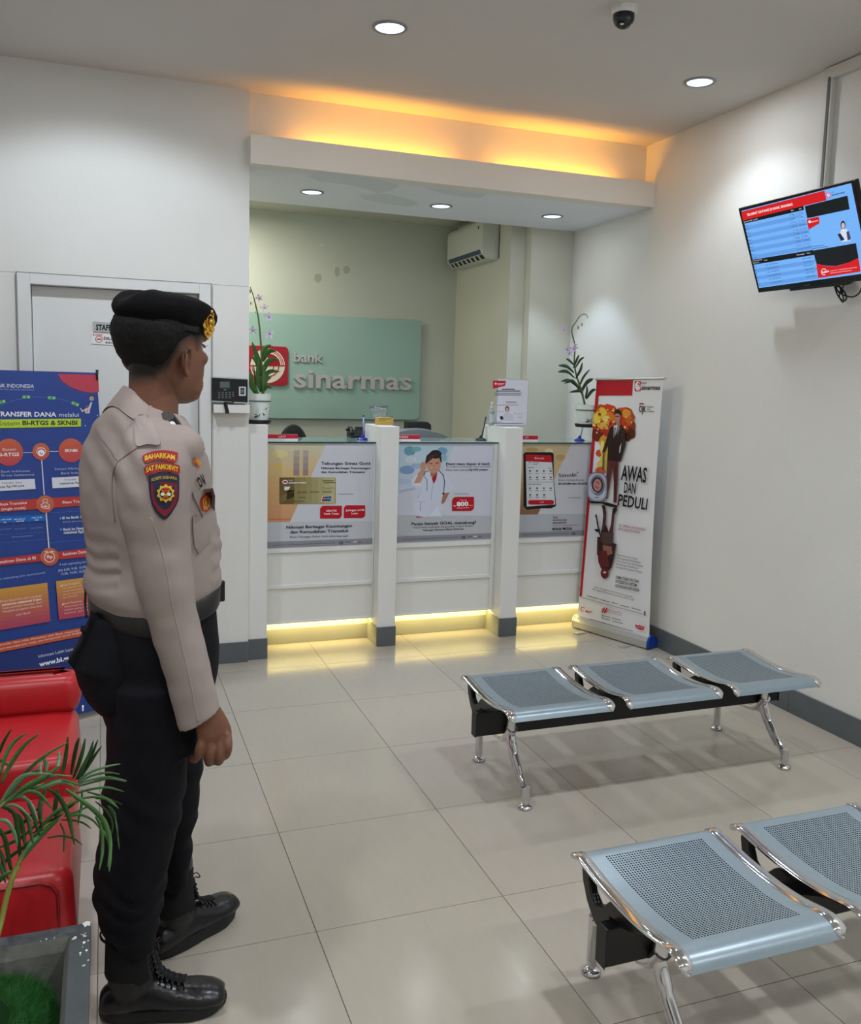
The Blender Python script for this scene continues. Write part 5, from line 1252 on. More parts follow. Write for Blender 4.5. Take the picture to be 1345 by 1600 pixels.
P.disc(576, 1478, 10, 12, (60, 150, 220)); P.disc(582, 1584, 10, 12, (60, 150, 220)); P.text('BI ke Bank: Rp1,00', 596, 1486, 870, 1466, 24, (214, 218, 230), .02); P.text('Belum termasuk PPN', 602, 1520, 860, 1502, 17, (150, 166, 206), 0); P.text('Bank ke Nasabah', 606, 1596, 850, 1578, 24, (214, 218, 230), .02)
P.line([(470, 1424), (1000, 1396)], 3, (70, 110, 180)); 
P.ox, P.oy, P.k = 0, 820, 5.7143
P.text('maksimal Rp2.900', 566, 82, 800, 66, 24, (214, 218, 230), .02); P.line([(442, 162), (900, 116)], 3, (70, 110, 180))
P.poly([(-70, 306), (900, 196), (900, 272), (-70, 368)], (174, 54, 52)); badge(438, 284, 80); P.ring(438, 288, 48, 48, 6, (230, 222, 220)); P.text('Rp', 416, 298, 466, 296, 26, (230, 222, 220), .02); P.ring(410, 246, 18, 10, 6, (230, 222, 220), a0=180, a1=360); P.ring(462, 244, 18, 10, 6, (230, 222, 220), a0=180, a1=360)
P.text('Setelmen Dana di BI', -30, 348, 316, 306, 26, (228, 204, 204), .02); P.text('Setelmen Dana di Bank', 556, 276, 880, 236, 26, (228, 204, 204), .02)
P.text('Seketika sepanjang jam operasional', -110, 506, 398, 434, 20, (160, 174, 210), 0)
P.text('9 kali sepanjang jam operasional', 528, 366, 920, 318, 20, (170, 182, 216), 0); P.text('(Pkl 8.00, 9.00, 10.00, 11.00,', 516, 420, 850, 372, 22, (190, 200, 226), .005); P.text('13.00, 14.00, 15.00, 16.00)', 542, 450, 850, 410, 22, (190, 200, 226), .005)
P.grad(0, 0, 0, 0, (196, 150, 66), (166, 62, 92), 10, [(-70, 580), (418, 516), (446, 862), (-70, 950)]); P.grad(0, 0, 0, 0, (196, 150, 66), (166, 62, 92), 10, [(494, 504), (900, 450), (900, 790), (522, 848)])
for k, s in enumerate(('Dana diterima oleh nasabah', 'penerima maksimal 2 jam', 'sejak perintah transfer dari', 'Nasabah pengirim diterima', 'oleh Bank')):
    x0 = (0, 16, 18, 20, 138)[k]; x1 = (368, 364, 366, 370, 270)[k]; P.text(s, x0, 694 + k * 30, x1, 640 + k * 30 + (k == 4) * 30, 19, (224, 196, 190) if k != 1 else (240, 226, 226), .0 if k != 1 else .02)
P.disc(540, 546, 6, 8, (235, 225, 220)); P.disc(554, 712, 6, 8, (235, 225, 220)); P.text('Bank Pengirim', 552, 548, 706, 524, 17, (226, 206, 196), .01); P.text('Bank Penerima', 564, 712, 728, 686, 17, (226, 206, 196), .01)
for k in range(4): P.text(('Menyampaikan perintah', 'transfer dana paling lama', 'satu jam sejak diterima', 'dari nasabah')[k], 556, 574 + k * 28, (770, 770, 760, 690)[k], 540 + k * 28 + (k == 3) * 8, 15, (220, 186, 160), 0)
for k in range(3): P.text(('Meneruskan dana ke', 'nasabah paling lama', 'satu jam')[k], 570, 740 + k * 28, 780, 706 + k * 28, 15, (224, 180, 176), 0)
P.poly([(-70, 1064), (770, 906), (900, 886), (900, 960), (740, 990), (-70, 1150)], (186, 84, 56)); P.text('Biaya transfer dana tidak dikenakan oleh Bank sesuai peraturan', -90, 1094, 800, 930, 17, (232, 214, 206), .01); P.text('untuk memungut jasa, harga, atau kompensasi sesuai dengan', -30, 1120, 720, 966, 17, (232, 214, 206), .01)
P.poly([(-70, 1080 + 80), (900, 966), (940, 1500), (-70, 1560)], (36, 52, 112))
P.text('Informasi Lebih Lanjut:', 340, 1186, 680, 1112, 26, (206, 212, 226), .01); P.text('www.bi.go.id', 348, 1264, 690, 1186, 40, (232, 234, 240), .03)
P.done(t)
# ================================================================== RED SEATING
M_red = mat('red_vinyl', (178, 32, 38), .33, spec=.5, noise_amt=.04, nscale=8, bump=.06, bscale=300)
M_redd = mat('red_piping', (140, 20, 28), .35)
def cushion(name, x0, x1, y0, y1, z0, z1, parent, bulge=.015, r=.04, m=None):
    g = G(); rs = []; n = 12
    def rr(ins, z, grow=0):
        p = []; X0, X1, Y0, Y1 = x0 + ins, x1 - ins, y0 + ins, y1 - ins; R = max(.004, r - ins * .4)
        for cx, cy, a0 in ((X0 + R, Y0 + R, 180), (X1 - R, Y0 + R, 270), (X1 - R, Y1 - R, 0), (X0 + R, Y1 - R, 90)):
            p += [Vector((cx + R * cos(radians(a0 + a)), cy + R * sin(radians(a0 + a)), z)) for a in range(0, 91, 15)]
        return p
    e = .028
    rs = [rr(e, z0), rr(e * .3, z0 + e * .3), rr(0, z0 + e), rr(-bulge * .5, (z0 + z1) / 2), rr(0, z1 - e), rr(e * .3, z1 - e * .3), rr(e, z1), rr(e * 3, z1 + bulge * .5), rr(min(x1 - x0, y1 - y0) * .35, z1 + bulge)]
    g.rings(rs); return g.build(name, m or M_red, parent, smooth=True)
t = thing('red_sofa', (-1.2, -1.7, 0), 'red vinyl sofa with low backrest in front of the blue banner', 'sofa')
cushion('seat', -2.2, -.665, -1.90, -1.42, .10, .405, t)
cushion('backrest', -2.2, -.66, -1.50, -1.36, .40, .535, t, r=.05)
for x in (-2.1, -.75):
    for y in (-1.82, -1.48): g = G(); g.lathe((x, y, 0), [(.02, 0), (.024, .11)], n=16); g.build('leg', M_chrome, t, smooth=True, auto=40)
g = G(); g.box(-.652, -.646, -1.52, -1.50, .415, .43); g.build('care_tag', ink(226, 220, 214), t)
t = thing('red_ottoman', (-1.2, -2.45, 0), 'red vinyl bench seat without back, behind the grey planter', 'sofa')
cushion('seat', -2.2, -.648, -2.61, -2.16, .10, .415, t)
g = G(); pts = [Vector((-2.15, -2.608, .398)), Vector((-.72, -2.608, .398)), Vector((-.695, -2.611, .39)), Vector((-.682, -2.613, .37)), Vector((-.68, -2.614, .12))]
g.tube(pts, .004, n=8); g.build('piping', M_redd, t, smooth=True)
for x in (-2.1, -.75):
    for y in (-2.58, -2.26):
        g = G(); g.lathe((x, y, 0), [(.02, 0), (.024, .11)], n=16); g.build('leg', M_chrome, t, smooth=True, auto=40)
# ================================================================== PLANTER
t = thing('square_planter', (-.87, -3.15, 0), 'square dark grey planter with chipped rim at the lower left corner', 'planter')
M_pl = mat('planter_paint', (74, 79, 82), .55, noise_amt=.10, nscale=14, bump=.25, bscale=60)
M_pli = mat('planter_inside', (104, 106, 100), .7, noise_amt=.12, nscale=9, bump=.3, bscale=30)
X0, X1, Y0, Y1, Zt = -1.12, -.603, -3.40, -2.885, .45; wth = .040
g = G()
def sq(a0, a1, b0, b1, z): return [Vector((a0, b0, z)), Vector((a1, b0, z)), Vector((a1, b1, z)), Vector((a0, b1, z))]
g.rings([sq(X0 + .05, X1 - .05, Y0 + .05, Y1 - .05, 0), sq(X0, X1, Y0, Y1, Zt - .03), sq(X0, X1, Y0, Y1, Zt), sq(X0 + wth, X1 - wth, Y0 + wth, Y1 - wth, Zt)], cap=False)
g.build('shell', M_pl, t, bevel=.004)
g = G(); g.rings([sq(X0 + wth, X1 - wth, Y0 + wth, Y1 - wth, Zt), sq(X0 + wth + .01, X1 - wth - .01, Y0 + wth + .01, Y1 - wth - .01, Zt - .025), sq(X0 + .075, X1 - .075, Y0 + .075, Y1 - .075, .14)], cap=False)
g.poly(sq(X0 + .075, X1 - .075, Y0 + .075, Y1 - .075, .14)); g.build('liner', M_pli, t)
M_chip = mat('chip_white', (226, 226, 224), .7)
random.seed(11)
g = G()
def chip(cx, cy, r_):
    n = 9; g.extr([Vector((cx + r_ * random.uniform(.5, 1.1) * cos(2 * pi * k / n) , cy + r_ * random.uniform(.5, 1.4) * sin(2 * pi * k / n), Zt + .0004)) for k in range(n)], (0, 0, .0008))
chip(-.612, -2.893, .010)
for k in range(15): chip(random.uniform(-.640, -.606), -2.925 - random.random() ** 2 * .12, random.uniform(.0010, .0026))
chip(-.633, -2.935, .0045); chip(-.615, -2.957, .0040); chip(-.610, -2.985, .0035)
for k in range(9): chip(random.uniform(-.80, -.66), -2.924 + random.uniform(-.003, .004), random.uniform(.0008, .002))
g.build('paint_chip', M_chip, t, kind='stuff')
# soil and artificial grass collar
t2 = thing('grass_collar', (-.83, -3.13, .3), 'round collar of bright artificial grass inside the planter', 'artificial grass')
cxg, cyg, rg, zg = -.808, -3.065, .146, .402
g = G(); g.lathe((cxg, cyg, zg - .12), [(rg * .9, 0), (rg * .98, .06), (rg * .9, .115), (rg * .55, .128), (rg * .45, .11), (rg * .40, .02)], n=40); g.build('mat', mat('grass_base', (22, 66, 24), .9), t2, smooth=True)
M_gr = mat('grass_blade', (36, 104, 34), .6, noise_amt=.25, nscale=40)
random.seed(5)
g = G(); vs = []; fs = []
for k in range(9000):
    a = random.random() * 2 * pi; r_ = rg * sqrt(random.uniform(.19, 1.0)); f = r_ / rg
    z = zg + .004 - max(0, f - .75) ** 1.3 * .18 - max(0, .5 - f) * .1
    if random.random() < .25: z -= random.uniform(0, .08); r_ = rg * random.uniform(.96, 1.0)
    p = Vector((cxg + r_ * cos(a), cyg + r_ * sin(a), z))
    d = Vector((random.gauss(0, .35) + cos(a) * max(0, f - .3) * .8, random.gauss(0, .35) + sin(a) * max(0, f - .3) * .8, 1)).normalized() * random.uniform(.012, .024)
    s_ = Vector((-d.y, d.x, random.uniform(-.3, .3)))
    s_ = (s_.normalized() if s_.length > 1e-6 else Vector((1, 0, 0))) * .0009
    i = len(vs); vs += [p - s_, p + s_, p + d]; fs.append((i, i + 1, i + 2))
g.add(vs, fs); gr = g.build('grass_blade', M_gr, t2, fixn=False); gr['kind'] = 'stuff'
g = G(); g.lathe((cxg, cyg, .25), [(rg * .37, 0), (rg * .36, .09), (rg * .2, .12), (.001, .125)], n=24); so = g.build('palm_soil', mat('palm_soil', (84, 66, 44), .95, noise_amt=.3, nscale=60, bump=.8, bscale=120)); tag(so, 'brown coir heap around the palm stem inside the grass collar', 'soil', kind='stuff')
# ================================================================== PALM
t = thing('palm_plant', (cxg, cyg, .33), 'green feather palm growing from the grey planter', 'potted palm')
M_palm = mat('palm_leaf', (70, 114, 60), .42, noise_amt=.18, nscale=25)
M_palm2 = mat('palm_leaf_pale', (104, 140, 104), .42, noise_amt=.12, nscale=25)
M_palm3 = mat('palm_leaf_dark', (34, 72, 26), .45, noise_amt=.15, nscale=25)
M_rach = mat('palm_stalk', (120, 122, 50), .5)
root = Vector((cxg + .01, cyg, .33))
def PX(u, v, dy=0): return at(u / 4.705, 1140 + v / 4.705, -2.93 + dy)     # crop coordinates of the frond study
g = G(); g.tube(catmull([root, Vector((-.79, -3.05, .45)), PX(0, 1450, -.05), PX(50, 1230, -.03), PX(95, 1080, -.02), PX(130, 1000, -.01)], 5), [.009] * 5 + [.0055] * 21, n=8); g.build('stalk', M_rach, t, smooth=True)
g = G(); g.tube(catmull([PX(95, 1080, -.02), PX(180, 900, 0), PX(300, 740, .01), PX(420, 640, .02), PX(520, 520, .03), PX(560, 400, .04)], 5), [.004] * 8 + [.0025] * 18, n=8); g.build('stalk', M_rach, t, smooth=True)
g = G(); g.tube(catmull([root, Vector((-.85, -3.1, .55)), PX(-120, 800, -.03), PX(-30, 600, -.03), PX(150, 460, -.02), PX(350, 400, 0), PX(550, 390, .02)], 5), [.008] * 5 + [.003] * 26, n=8); g.build('stalk', M_rach, t, smooth=True)
g = G(); g.tube(catmull([root, Vector((-.90, -3.1, .55)), PX(-300, 700, .03), PX(-200, 450, .05), PX(-60, 230, .06)], 5), [.008] * 5 + [.003] * 16, n=8); g.build('stalk', M_rach, t, smooth=True)
LV = [ # width(px), pts, dy, material
 (46, [(130, 1000), (230, 870), (330, 760), (440, 650)], 0, 0), (40, [(440, 650), (330, 740), (250, 810), (130, 960)], .012, 0),
 (22, [(-10, 190), (30, 90), (85, -5)], .03, 2), (30, [(0, 340), (50, 180), (110, 90), (200, 25)], .02, 0), (34, [(10, 400), (80, 260), (180, 120), (290, 30)], .02, 0),
 (30, [(150, 360), (230, 280), (340, 190), (500, 95)], .03, 0), (20, [(60, 260), (-10, 220), (-60, 215)], .03, 0),
 (30, [(455, 330), (475, 260), (490, 160), (500, 50)], .03, 2), (30, [(525, 330), (545, 220), (565, 120), (580, 60)], .03, 2), (30, [(540, 360), (580, 260), (610, 160), (628, 62)], .03, 2),
 (30, [(560, 370), (610, 280), (660, 180), (688, 80)], .03, 2), (26, [(575, 370), (630, 280), (680, 180), (720, 75)], .03, 2), (24, [(585, 372), (650, 270), (700, 190), (748, 122)], .03, 2),
 (24, [(570, 385), (660, 320), (770, 280), (885, 254)], .02, 1), (20, [(575, 395), (680, 340), (790, 320), (880, 330)], .02, 0), (24, [(560, 410), (680, 370), (800, 355), (930, 378)], .01, 1), (18, [(575, 420), (700, 385), (800, 365), (925, 385)], .02, 0),
 (22, [(560, 470), (680, 440), (790, 430), (912, 458)], .01, 0), (24, [(580, 510), (700, 500), (800, 520), (870, 582)], 0, 0), (18, [(700, 510), (780, 515), (840, 530), (895, 552)], .01, 2), (20, [(640, 460), (740, 490), (800, 530), (868, 580)], .02, 0),
 (46, [(480, 440), (600, 530), (700, 610), (770, 700), (808, 850), (790, 1010)], -.02, 0), (24, [(700, 640), (745, 740), (750, 900), (728, 1035)], -.01, 0), (24, [(740, 720), (800, 830), (808, 940), (800, 1045)], -.02, 0),
 (22, [(490, 640), (590, 630), (680, 670), (740, 740)], 0, 0), (16, [(700, 530), (780, 600), (825, 700), (800, 830)], .01, 2), (14, [(790, 560), (850, 680), (862, 780), (876, 880)], .02, 2), (14, [(800, 560), (840, 620), (850, 700), (870, 790)], .02, 2),
 (16, [(450, 665), (540, 670), (610, 690), (668, 728)], .01, 2), (18, [(350, 800), (440, 785), (530, 800), (605, 850)], 0, 2), (16, [(440, 690), (470, 760), (470, 830), (468, 900)], .01, 2), (16, [(600, 440), (600, 540), (580, 640), (572, 700)], .02, 2), (18, [(470, 640), (560, 610), (620, 580), (680, 560)], .02, 0),
 (40, [(350, 440), (430, 500), (500, 640), (545, 850)], -.03, 2), (44, [(20, 570), (150, 380), (250, 320), (280, 290)], -.02, 1), (50, [(-10, 580), (100, 420), (200, 340), (390, 330)], -.02, 1), (48, [(50, 540), (200, 420), (350, 340), (450, 260)], -.02, 0), (44, [(100, 500), (230, 420), (360, 350), (530, 345)], -.02, 1), (40, [(180, 470), (320, 420), (440, 380), (560, 400)], -.02, 0), (40, [(230, 460), (350, 420), (460, 390), (560, 430)], -.02, 1),
 (34, [(130, 490), (220, 460), (300, 490), (385, 590)], -.03, 0), (34, [(75, 520), (160, 500), (230, 560), (275, 670)], -.035, 1), (28, [(30, 565), (100, 560), (170, 600), (245, 680)], -.035, 1), (30, [(-10, 660), (50, 680), (100, 760), (128, 860)], -.035, 1),
 (34, [(320, 200), (335, 260), (340, 320)], .03, 1), (26, [(435, 160), (430, 230), (420, 300)], .03, 1), (22, [(290, 240), (295, 300), (300, 340)], .03, 1),
 (40, [(-20, 560), (100, 620), (130, 800), (150, 1000)], .02, 2), (38, [(60, 600), (140, 650), (170, 780), (190, 900)], .02, 2), (36, [(120, 560), (190, 640), (220, 750), (240, 840)], .02, 2), (34, [(200, 530), (240, 620), (260, 700), (290, 780)], .02, 2),
 (38, [(-30, 700), (30, 800), (60, 950), (90, 1080)], .02, 2), (36, [(-30, 850), (10, 930), (30, 1030), (60, 1100)], .02, 2), (34, [(-40, 950), (0, 1010), (20, 1080), (40, 1130)], .02, 2), (44, [(-20, 1140), (20, 1090), (60, 1060), (95, 1040)], 0, 0), (36, [(-40, 780), (60, 760), (160, 700), (300, 560)], .03, 2), (36, [(-40, 880), (80, 840), (180, 780), (330, 640)], .03, 0), (34, [(0, 1010), (90, 930), (200, 850), (330, 700)], .025, 2),
 (36, [(300, 720), (400, 620), (500, 560), (640, 500)], .02, 0), (30, [(280, 730), (380, 640), (470, 600), (560, 540)], .03, 2), (28, [(240, 770), (330, 700), (400, 660), (470, 620)], .03, 2), (36, [(340, 430), (300, 520), (290, 620), (300, 720)], .03, 2), (34, [(420, 430), (410, 520), (400, 600), (420, 680)], .03, 2),
]
px2m = (at(100, 1200, -2.93) - at(0, 1200, -2.93)).length / 100
for k, (wpx, pts, dy, mi) in enumerate(LV):
    P3 = [PX(u, v, dy + .012 * sin(k * 1.7 + j) - .01 * j) for j, (u, v) in enumerate(pts)]
    d = (P3[-1] - P3[0]).normalized(); side = Vector((-d.z, -.45, d.x)).normalized()
    leafblade(P3, wpx / 4.705 * px2m * 1.02, side=side, fold=.3, th=.0007).build('leaflet', (M_palm, M_palm2, M_palm3)[mi], t, smooth=True)
# ================================================================== GUARD
PY = -2.60
guard = thing('person', (-.45, PY, 0), 'uniformed guard in grey shirt, black beret, trousers and boots, standing with his back half turned', 'person')
M_skin = mat('skin', (110, 73, 54), .5, spec=.4, noise_amt=.05, nscale=30, bump=.05, bscale=300)
M_shirt = mat('shirt_cloth', (152, 140, 135), .85, spec=.2, noise_amt=.03, nscale=12, bump=.12, bscale=700)
M_trou = mat('trouser_cloth', (11, 12, 19), .85, spec=.25, noise_amt=.1, nscale=12, bump=.1, bscale=500)
M_beret = mat('beret_felt', (9, 9, 11), .9, spec=.2, bump=.2, bscale=500)
M_hair = mat('hair', (12, 11, 11), .7, spec=.3, bump=.5, bscale=400, stretch=(1, 1, .3))
M_boot = mat('boot_leather', (15, 16, 20), .28, spec=.55, noise_amt=.1, nscale=20, bump=.08, bscale=90)
M_bootc = mat('boot_canvas', (18, 19, 21), .8, spec=.3, bump=.3, bscale=500)
M_sole = mat('boot_sole', (17, 18, 20), .55)
BYAW = radians(20)
BF = Vector((cos(BYAW), sin(BYAW), 0)); BR = Vector((sin(BYAW), -cos(BYAW), 0))     # forward, guard's right (towards camera)
def ring2(c, hf, hr, n=40, ex=2.3, yaw=BYAW, tiltx=0, tilty=0):
    F = Vector((cos(yaw), sin(yaw), 0)); R_ = Vector((sin(yaw), -cos(yaw), 0)); out = []
    for j in range(n):
        a = 2 * pi * j / n; ca, sa = cos(a), sin(a)
        x = math.copysign(abs(ca) ** (2 / ex), ca) * hf; y = math.copysign(abs(sa) ** (2 / ex), sa) * hr
        p = c + F * x + R_ * y; p.z += tiltx * x + tilty * y; out.append(p)
    return out
def body_ring(v, ul, ur, hw, Y, yaw=BYAW, ex=2.3, n=40, tiltx=0, tilty=0):
    a, b = at(ul, v, Y), at(ur, v, Y); c = (a + b) / 2; hx = (b.x - a.x) / 2
    hw_eff = hw * sin(yaw); ht = sqrt(max(.0004, hx * hx - hw_eff * hw_eff)) / cos(yaw)
    return ring2(c, ht, hw, n, ex, yaw, tiltx, tilty)
def loft_px(rows, Y, yaw=BYAW, ex=2.3, steps=4, tilty=0):
    rows = sorted(rows); vs = []; out = []
    v0, v1 = rows[0][0], rows[-1][0]; n = max(3, int((v1 - v0) / 12))
    for k in range(n + 1):
        v = v0 + (v1 - v0) * k / n; q = interp(rows, v)
        y = q[3] if len(q) > 3 else Y
        out.append(body_ring(v, q[0], q[1], q[2], y, yaw, ex, tilty=tilty))
    return out
# ---------------- body (continuous skin): head, neck, torso, arms, hands, legs
HY = radians(38)
HC = Vector((-.4275, PY + .005, 1.668))
HSX, HSY = 1.045, 1.07
HF = Vector((cos(HY), sin(HY), 0)); HL = Vector((-sin(HY), cos(HY), 0))
def HP(x, y, z): return HC + HF * (x * HSX) + HL * (y * HSY) + Vector((0, 0, z))
HEAD = [(-.128, .066, .010, .024, 2), (-.123, .082, -.004, .040, 2.2), (-.112, .090, -.018, .053, 2.35), (-.095, .091, -.034, .062, 2.5), (-.075, .089, -.050, .068, 2.6), (-.055, .091, -.065, .0715, 2.6), (-.035, .091, -.078, .074, 2.6),
        (-.012, .088, -.089, .0755, 2.5), (.010, .083, -.097, .0755, 2.3), (.030, .090, -.101, .0770, 2.3), (.050, .093, -.102, .0775, 2.3), (.070, .088, -.098, .074, 2.2), (.088, .076, -.088, .066, 2.2), (.102, .056, -.068, .050, 2.1), (.110, .03, -.04, .03, 2)]
def head_ring(z, fx, bx, hw, ex, grow=0, n=48):
    out = []; mx = -.008
    for j in range(n):
        a = 2 * pi * j / n; ca, sa = cos(a), sin(a)
        L = (fx - mx) if ca > 0 else (mx - bx)
        e2 = 2.25 if ca > 0 else 2.05
        x = mx + math.copysign(abs(ca) ** (2 / e2), ca) * (L + grow); y = math.copysign(abs(sa) ** (2 / ex), sa) * (hw + grow)
        out.append(HP(x, y, z))
    return out
g = G()
hrs = []
for k in range(33):
    z = -.128 + .238 * k / 32; q = interp(HEAD, z); hrs.append(head_ring(z, *q))
g.rings(hrs)
# brow, nose, lips, chin, cheekbones
g.ell(HP(.086, .030, .028), .012, .024, .009, M=None); g.ell(HP(.086, -.030, .028), .012, .024, .009)
RH = Matrix(((HF.x, HL.x, 0), (HF.y, HL.y, 0), (0, 0, 1)))
g.rings([[HP(.082, .006, .022), HP(.082, -.006, .022), HP(.094, -.003, .022), HP(.094, .003, .022)], [HP(.084, .008, 0), HP(.084, -.008, 0), HP(.098, -.004, 0), HP(.098, .004, 0)], [HP(.080, .014, -.022), HP(.080, -.014, -.022), HP(.105, -.007, -.020), HP(.105, .007, -.020)], [HP(.080, .014, -.034), HP(.080, -.014, -.034), HP(.097, -.008, -.033), HP(.097, .008, -.033)]])
g.ell(HP(.101, 0, -.024), .010, .010, .009, M=RH); g.ell(HP(.093, .012, -.028), .009, .008, .008, M=RH); g.ell(HP(.093, -.012, -.028), .009, .008, .008, M=RH)
g.ell(HP(.088, 0, -.056), .009, .024, .006, M=RH); g.ell(HP(.087, 0, -.066), .009, .020, .006, M=RH); g.ell(HP(.082, 0, -.100), .014, .022, .015, M=RH)
for s in (1, -1): g.ell(HP(.058, s * .046, -.020), .026, .020, .020, M=RH); g.ell(HP(.040, s * .050, -.080), .03, .012, .030, M=RH)
# ears
for s in (1, -1):
    ec = HP(-.012, s * .0750, -.030)
    def EP(x, z, o): return ec + HF * (x * 1.15) + HL * (s * (o * (1.2 if s < 0 else .7) - x * .35)) + Vector((0, 0, z * 1.05))
    pts = [EP(.012, -.004, .004), EP(.014, .012, .008), EP(.006, .026, .013), EP(-.008, .030, .017), EP(-.019, .020, .019), EP(-.021, .004, .018), EP(-.016, -.012, .014), EP(-.006, -.024, .009), EP(.004, -.030, .006), EP(.010, -.022, .004)]
    g.tube(catmull(pts, 4), .0042, n=8)
    g.rings([[p + HL * (-s) * .004 for p in [EP(-.003 + (q[0]) * .95, q[1] * .95, q[2]) for q in ((.014, 0, .002), (.010, .022, .006), (-.006, .026, .010), (-.016, .012, .011), (-.014, -.008, .009), (-.002, -.024, .004), (.009, -.022, .001))]], [p + HL * (s) * .0015 for p in [EP(-.003 + (q[0]) * .95, q[1] * .95, q[2]) for q in ((.014, 0, .002), (.010, .022, .006), (-.006, .026, .010), (-.016, .012, .011), (-.014, -.008, .009), (-.002, -.024, .004), (.009, -.022, .001))]]])
    g.ell(EP(.004, -.027, .005), .007, .005, .008, M=RH); g.tube([EP(-.004, .016, .013), EP(-.011, .002, .014), EP(-.006, -.012, .010)], .0032, n=8)
# neck
g.rings([ring2(HP(-.030, 0, .0), .055, .058, ex=2), ring2(HP(-.030, 0, -.05), .0535, .058, ex=2), ring2(HP(-.030, 0, -.10), .055, .058, ex=2), ring2(HP(-.034, .0, -.14), .058, .060, ex=2), ring2(HP(-.045, 0, -.19), .064, .07, ex=2)])
g.rings([ring2(HP(-.015, 0, -.07), .052, .05, ex=2), ring2(HP(-.020, 0, -.12), .045, .05, ex=2), ring2(HP(-.040, 0, -.2), .05, .06, ex=2)])
tor = loft_px([(660, 190, 276, .09), (680, 165, 292, .150), (700, 142, 304, .185), (760, 138, 314, .18), (830, 146, 318, .165), (900, 152, 318, .155), (960, 154, 322, .165), (1040, 152, 322, .17), (1100, 160, 318, .165)], PY)
g.rings(tor)
for (rows, Y) in (([(1060, 172, 270, .085, PY - .085), (1200, 180, 265, .08, PY - .07), (1330, 178, 244, .062, PY - .04), (1430, 192, 228, .042, PY - .01), (1490, 200, 224, .028, PY)], PY), ([(1060, 215, 306, .085, PY + .10), (1200, 228, 300, .08, PY + .15), (1300, 240, 290, .062, PY + .20), (1370, 250, 280, .042, PY + .24), (1395, 254, 272, .028, PY + .245)], PY)):
    g.rings(loft_px(rows, Y))
# feet inside boots
# right arm (near) and hand
AY = PY - .200
sh = at(232, 700, AY + .05)
g.tube(catmull([at(232, 705, AY + .09), at(240, 750, AY + .02), at(250, 830, AY), at(262, 930, AY), at(290, 1030, AY), at(318, 1105, AY)], 4), [.040] * 4 + [.043] * 4 + [.042] * 4 + [.038] * 4 + [.033] * 4 + [.026], n=20)
HYc = AY
def hp(u, v, dy): return at(u, v, HYc + dy)
def oval(c, d, rx, ry, n=20, side=None):
    d = d.normalized(); s_ = (side - d * side.dot(d)).normalized(); t_ = d.cross(s_); return [c + s_ * rx * cos(2 * pi * j / n) + t_ * ry * sin(2 * pi * j / n) for j in range(n)]
hd = (hp(336, 1160, 0) - hp(322, 1105, 0)); sd = Vector((1, .25, .25))
g.rings([oval(hp(u, v, dy), hd, rx, ry, side=sd) for u, v, dy, rx, ry in ((314, 1085, 0, .027, .021), (321, 1104, 0, .028, .021), (326, 1118, 0, .033, .021), (331, 1132, .0, .0375, .021), (335, 1146, .0, .040, .020), (337, 1156, .002, .040, .017), (338, 1163, .006, .036, .013))])
for (k, p1, p2, p3, p4, rr) in (((317, 1150), (311, 1168), (309, 1181), (303, 1187), (300, 1184), .0095), ((330, 1154), (327, 1176), (327, 1189), (326, 1190), (322, 1180), .0108), ((344, 1154), (342, 1177), (342, 1188), (340, 1188), (336, 1178), .0112), ((355, 1149), (356, 1166), (353, 1178), (350, 1180), (346, 1172), .0108)):
    g.tube(catmull([hp(*k, -.004), hp(*p1, -.016), hp(*p2, -.006), hp(*p3, .012), hp(*p4, .030)], 4), [rr] * 5 + [rr * 1.03] * 4 + [rr * .98] * 4 + [rr * .92] * 3 + [rr * .75], n=14)
    g.ell(hp(*k, -.010), rr * .75, rr * .6, rr * .75)
g.tube(catmull([hp(334, 1122, .012), hp(345, 1140, .028), hp(350, 1158, .038), hp(344, 1172, .042), hp(336, 1178, .040)], 4), [.015] * 4 + [.0125] * 4 + [.011] * 4 + [.0105] * 4 + [.008], n=14)
# left arm (far), bent in front of the belly
LY = PY + .155
g.tube(catmull([at(262, 690, LY), at(283, 750, LY + .01), at(314, 842, LY + .0)], 4), [.042] * 4 + [.038] * 4 + [.032], n=18)
g.tube(catmull([at(314, 848, LY), at(308, 895, LY - .02), at(296, 935, LY - .07)], 4), [.031] * 4 + [.028] * 4 + [.025], n=18)
lw = at(296, 935, LY - .07)
g.rings([oval(lw + Vector((0, 0, -.0 - z)), Vector((0, 0, -1)), rx, ry, side=Vector((.6, .8, 0))) for z, rx, ry in ((-.01, .026, .020), (.03, .034, .018), (.06, .040, .017), (.085, .040, .015), (.10, .036, .012))])
for k in range(4):
    o = Vector((.6, .8, 0)).normalized() * (.029 - .0195 * k); L_ = (.068, .078, .074, .058)[k]
    b = lw + o + Vector((0, 0, -.092)); g.tube(catmull([b, b + Vector((.003, 0, -L_ * .45)), b + Vector((-.004, 0, -L_ * .8)), b + Vector((-.014, 0, -L_))], 4), [.0092] * 9 + [.0084] * 3 + [.0065], n=12)
b = lw + Vector((.02, .026, -.02)); g.tube(catmull([b, b + Vector((.022, .020, -.03)), b + Vector((.024, .022, -.055)), b + Vector((.018, .018, -.075))], 4), [.013] * 4 + [.0115] * 4 + [.010] * 4 + [.008], n=12)
me = remesh(g, .0032, 3, .5)
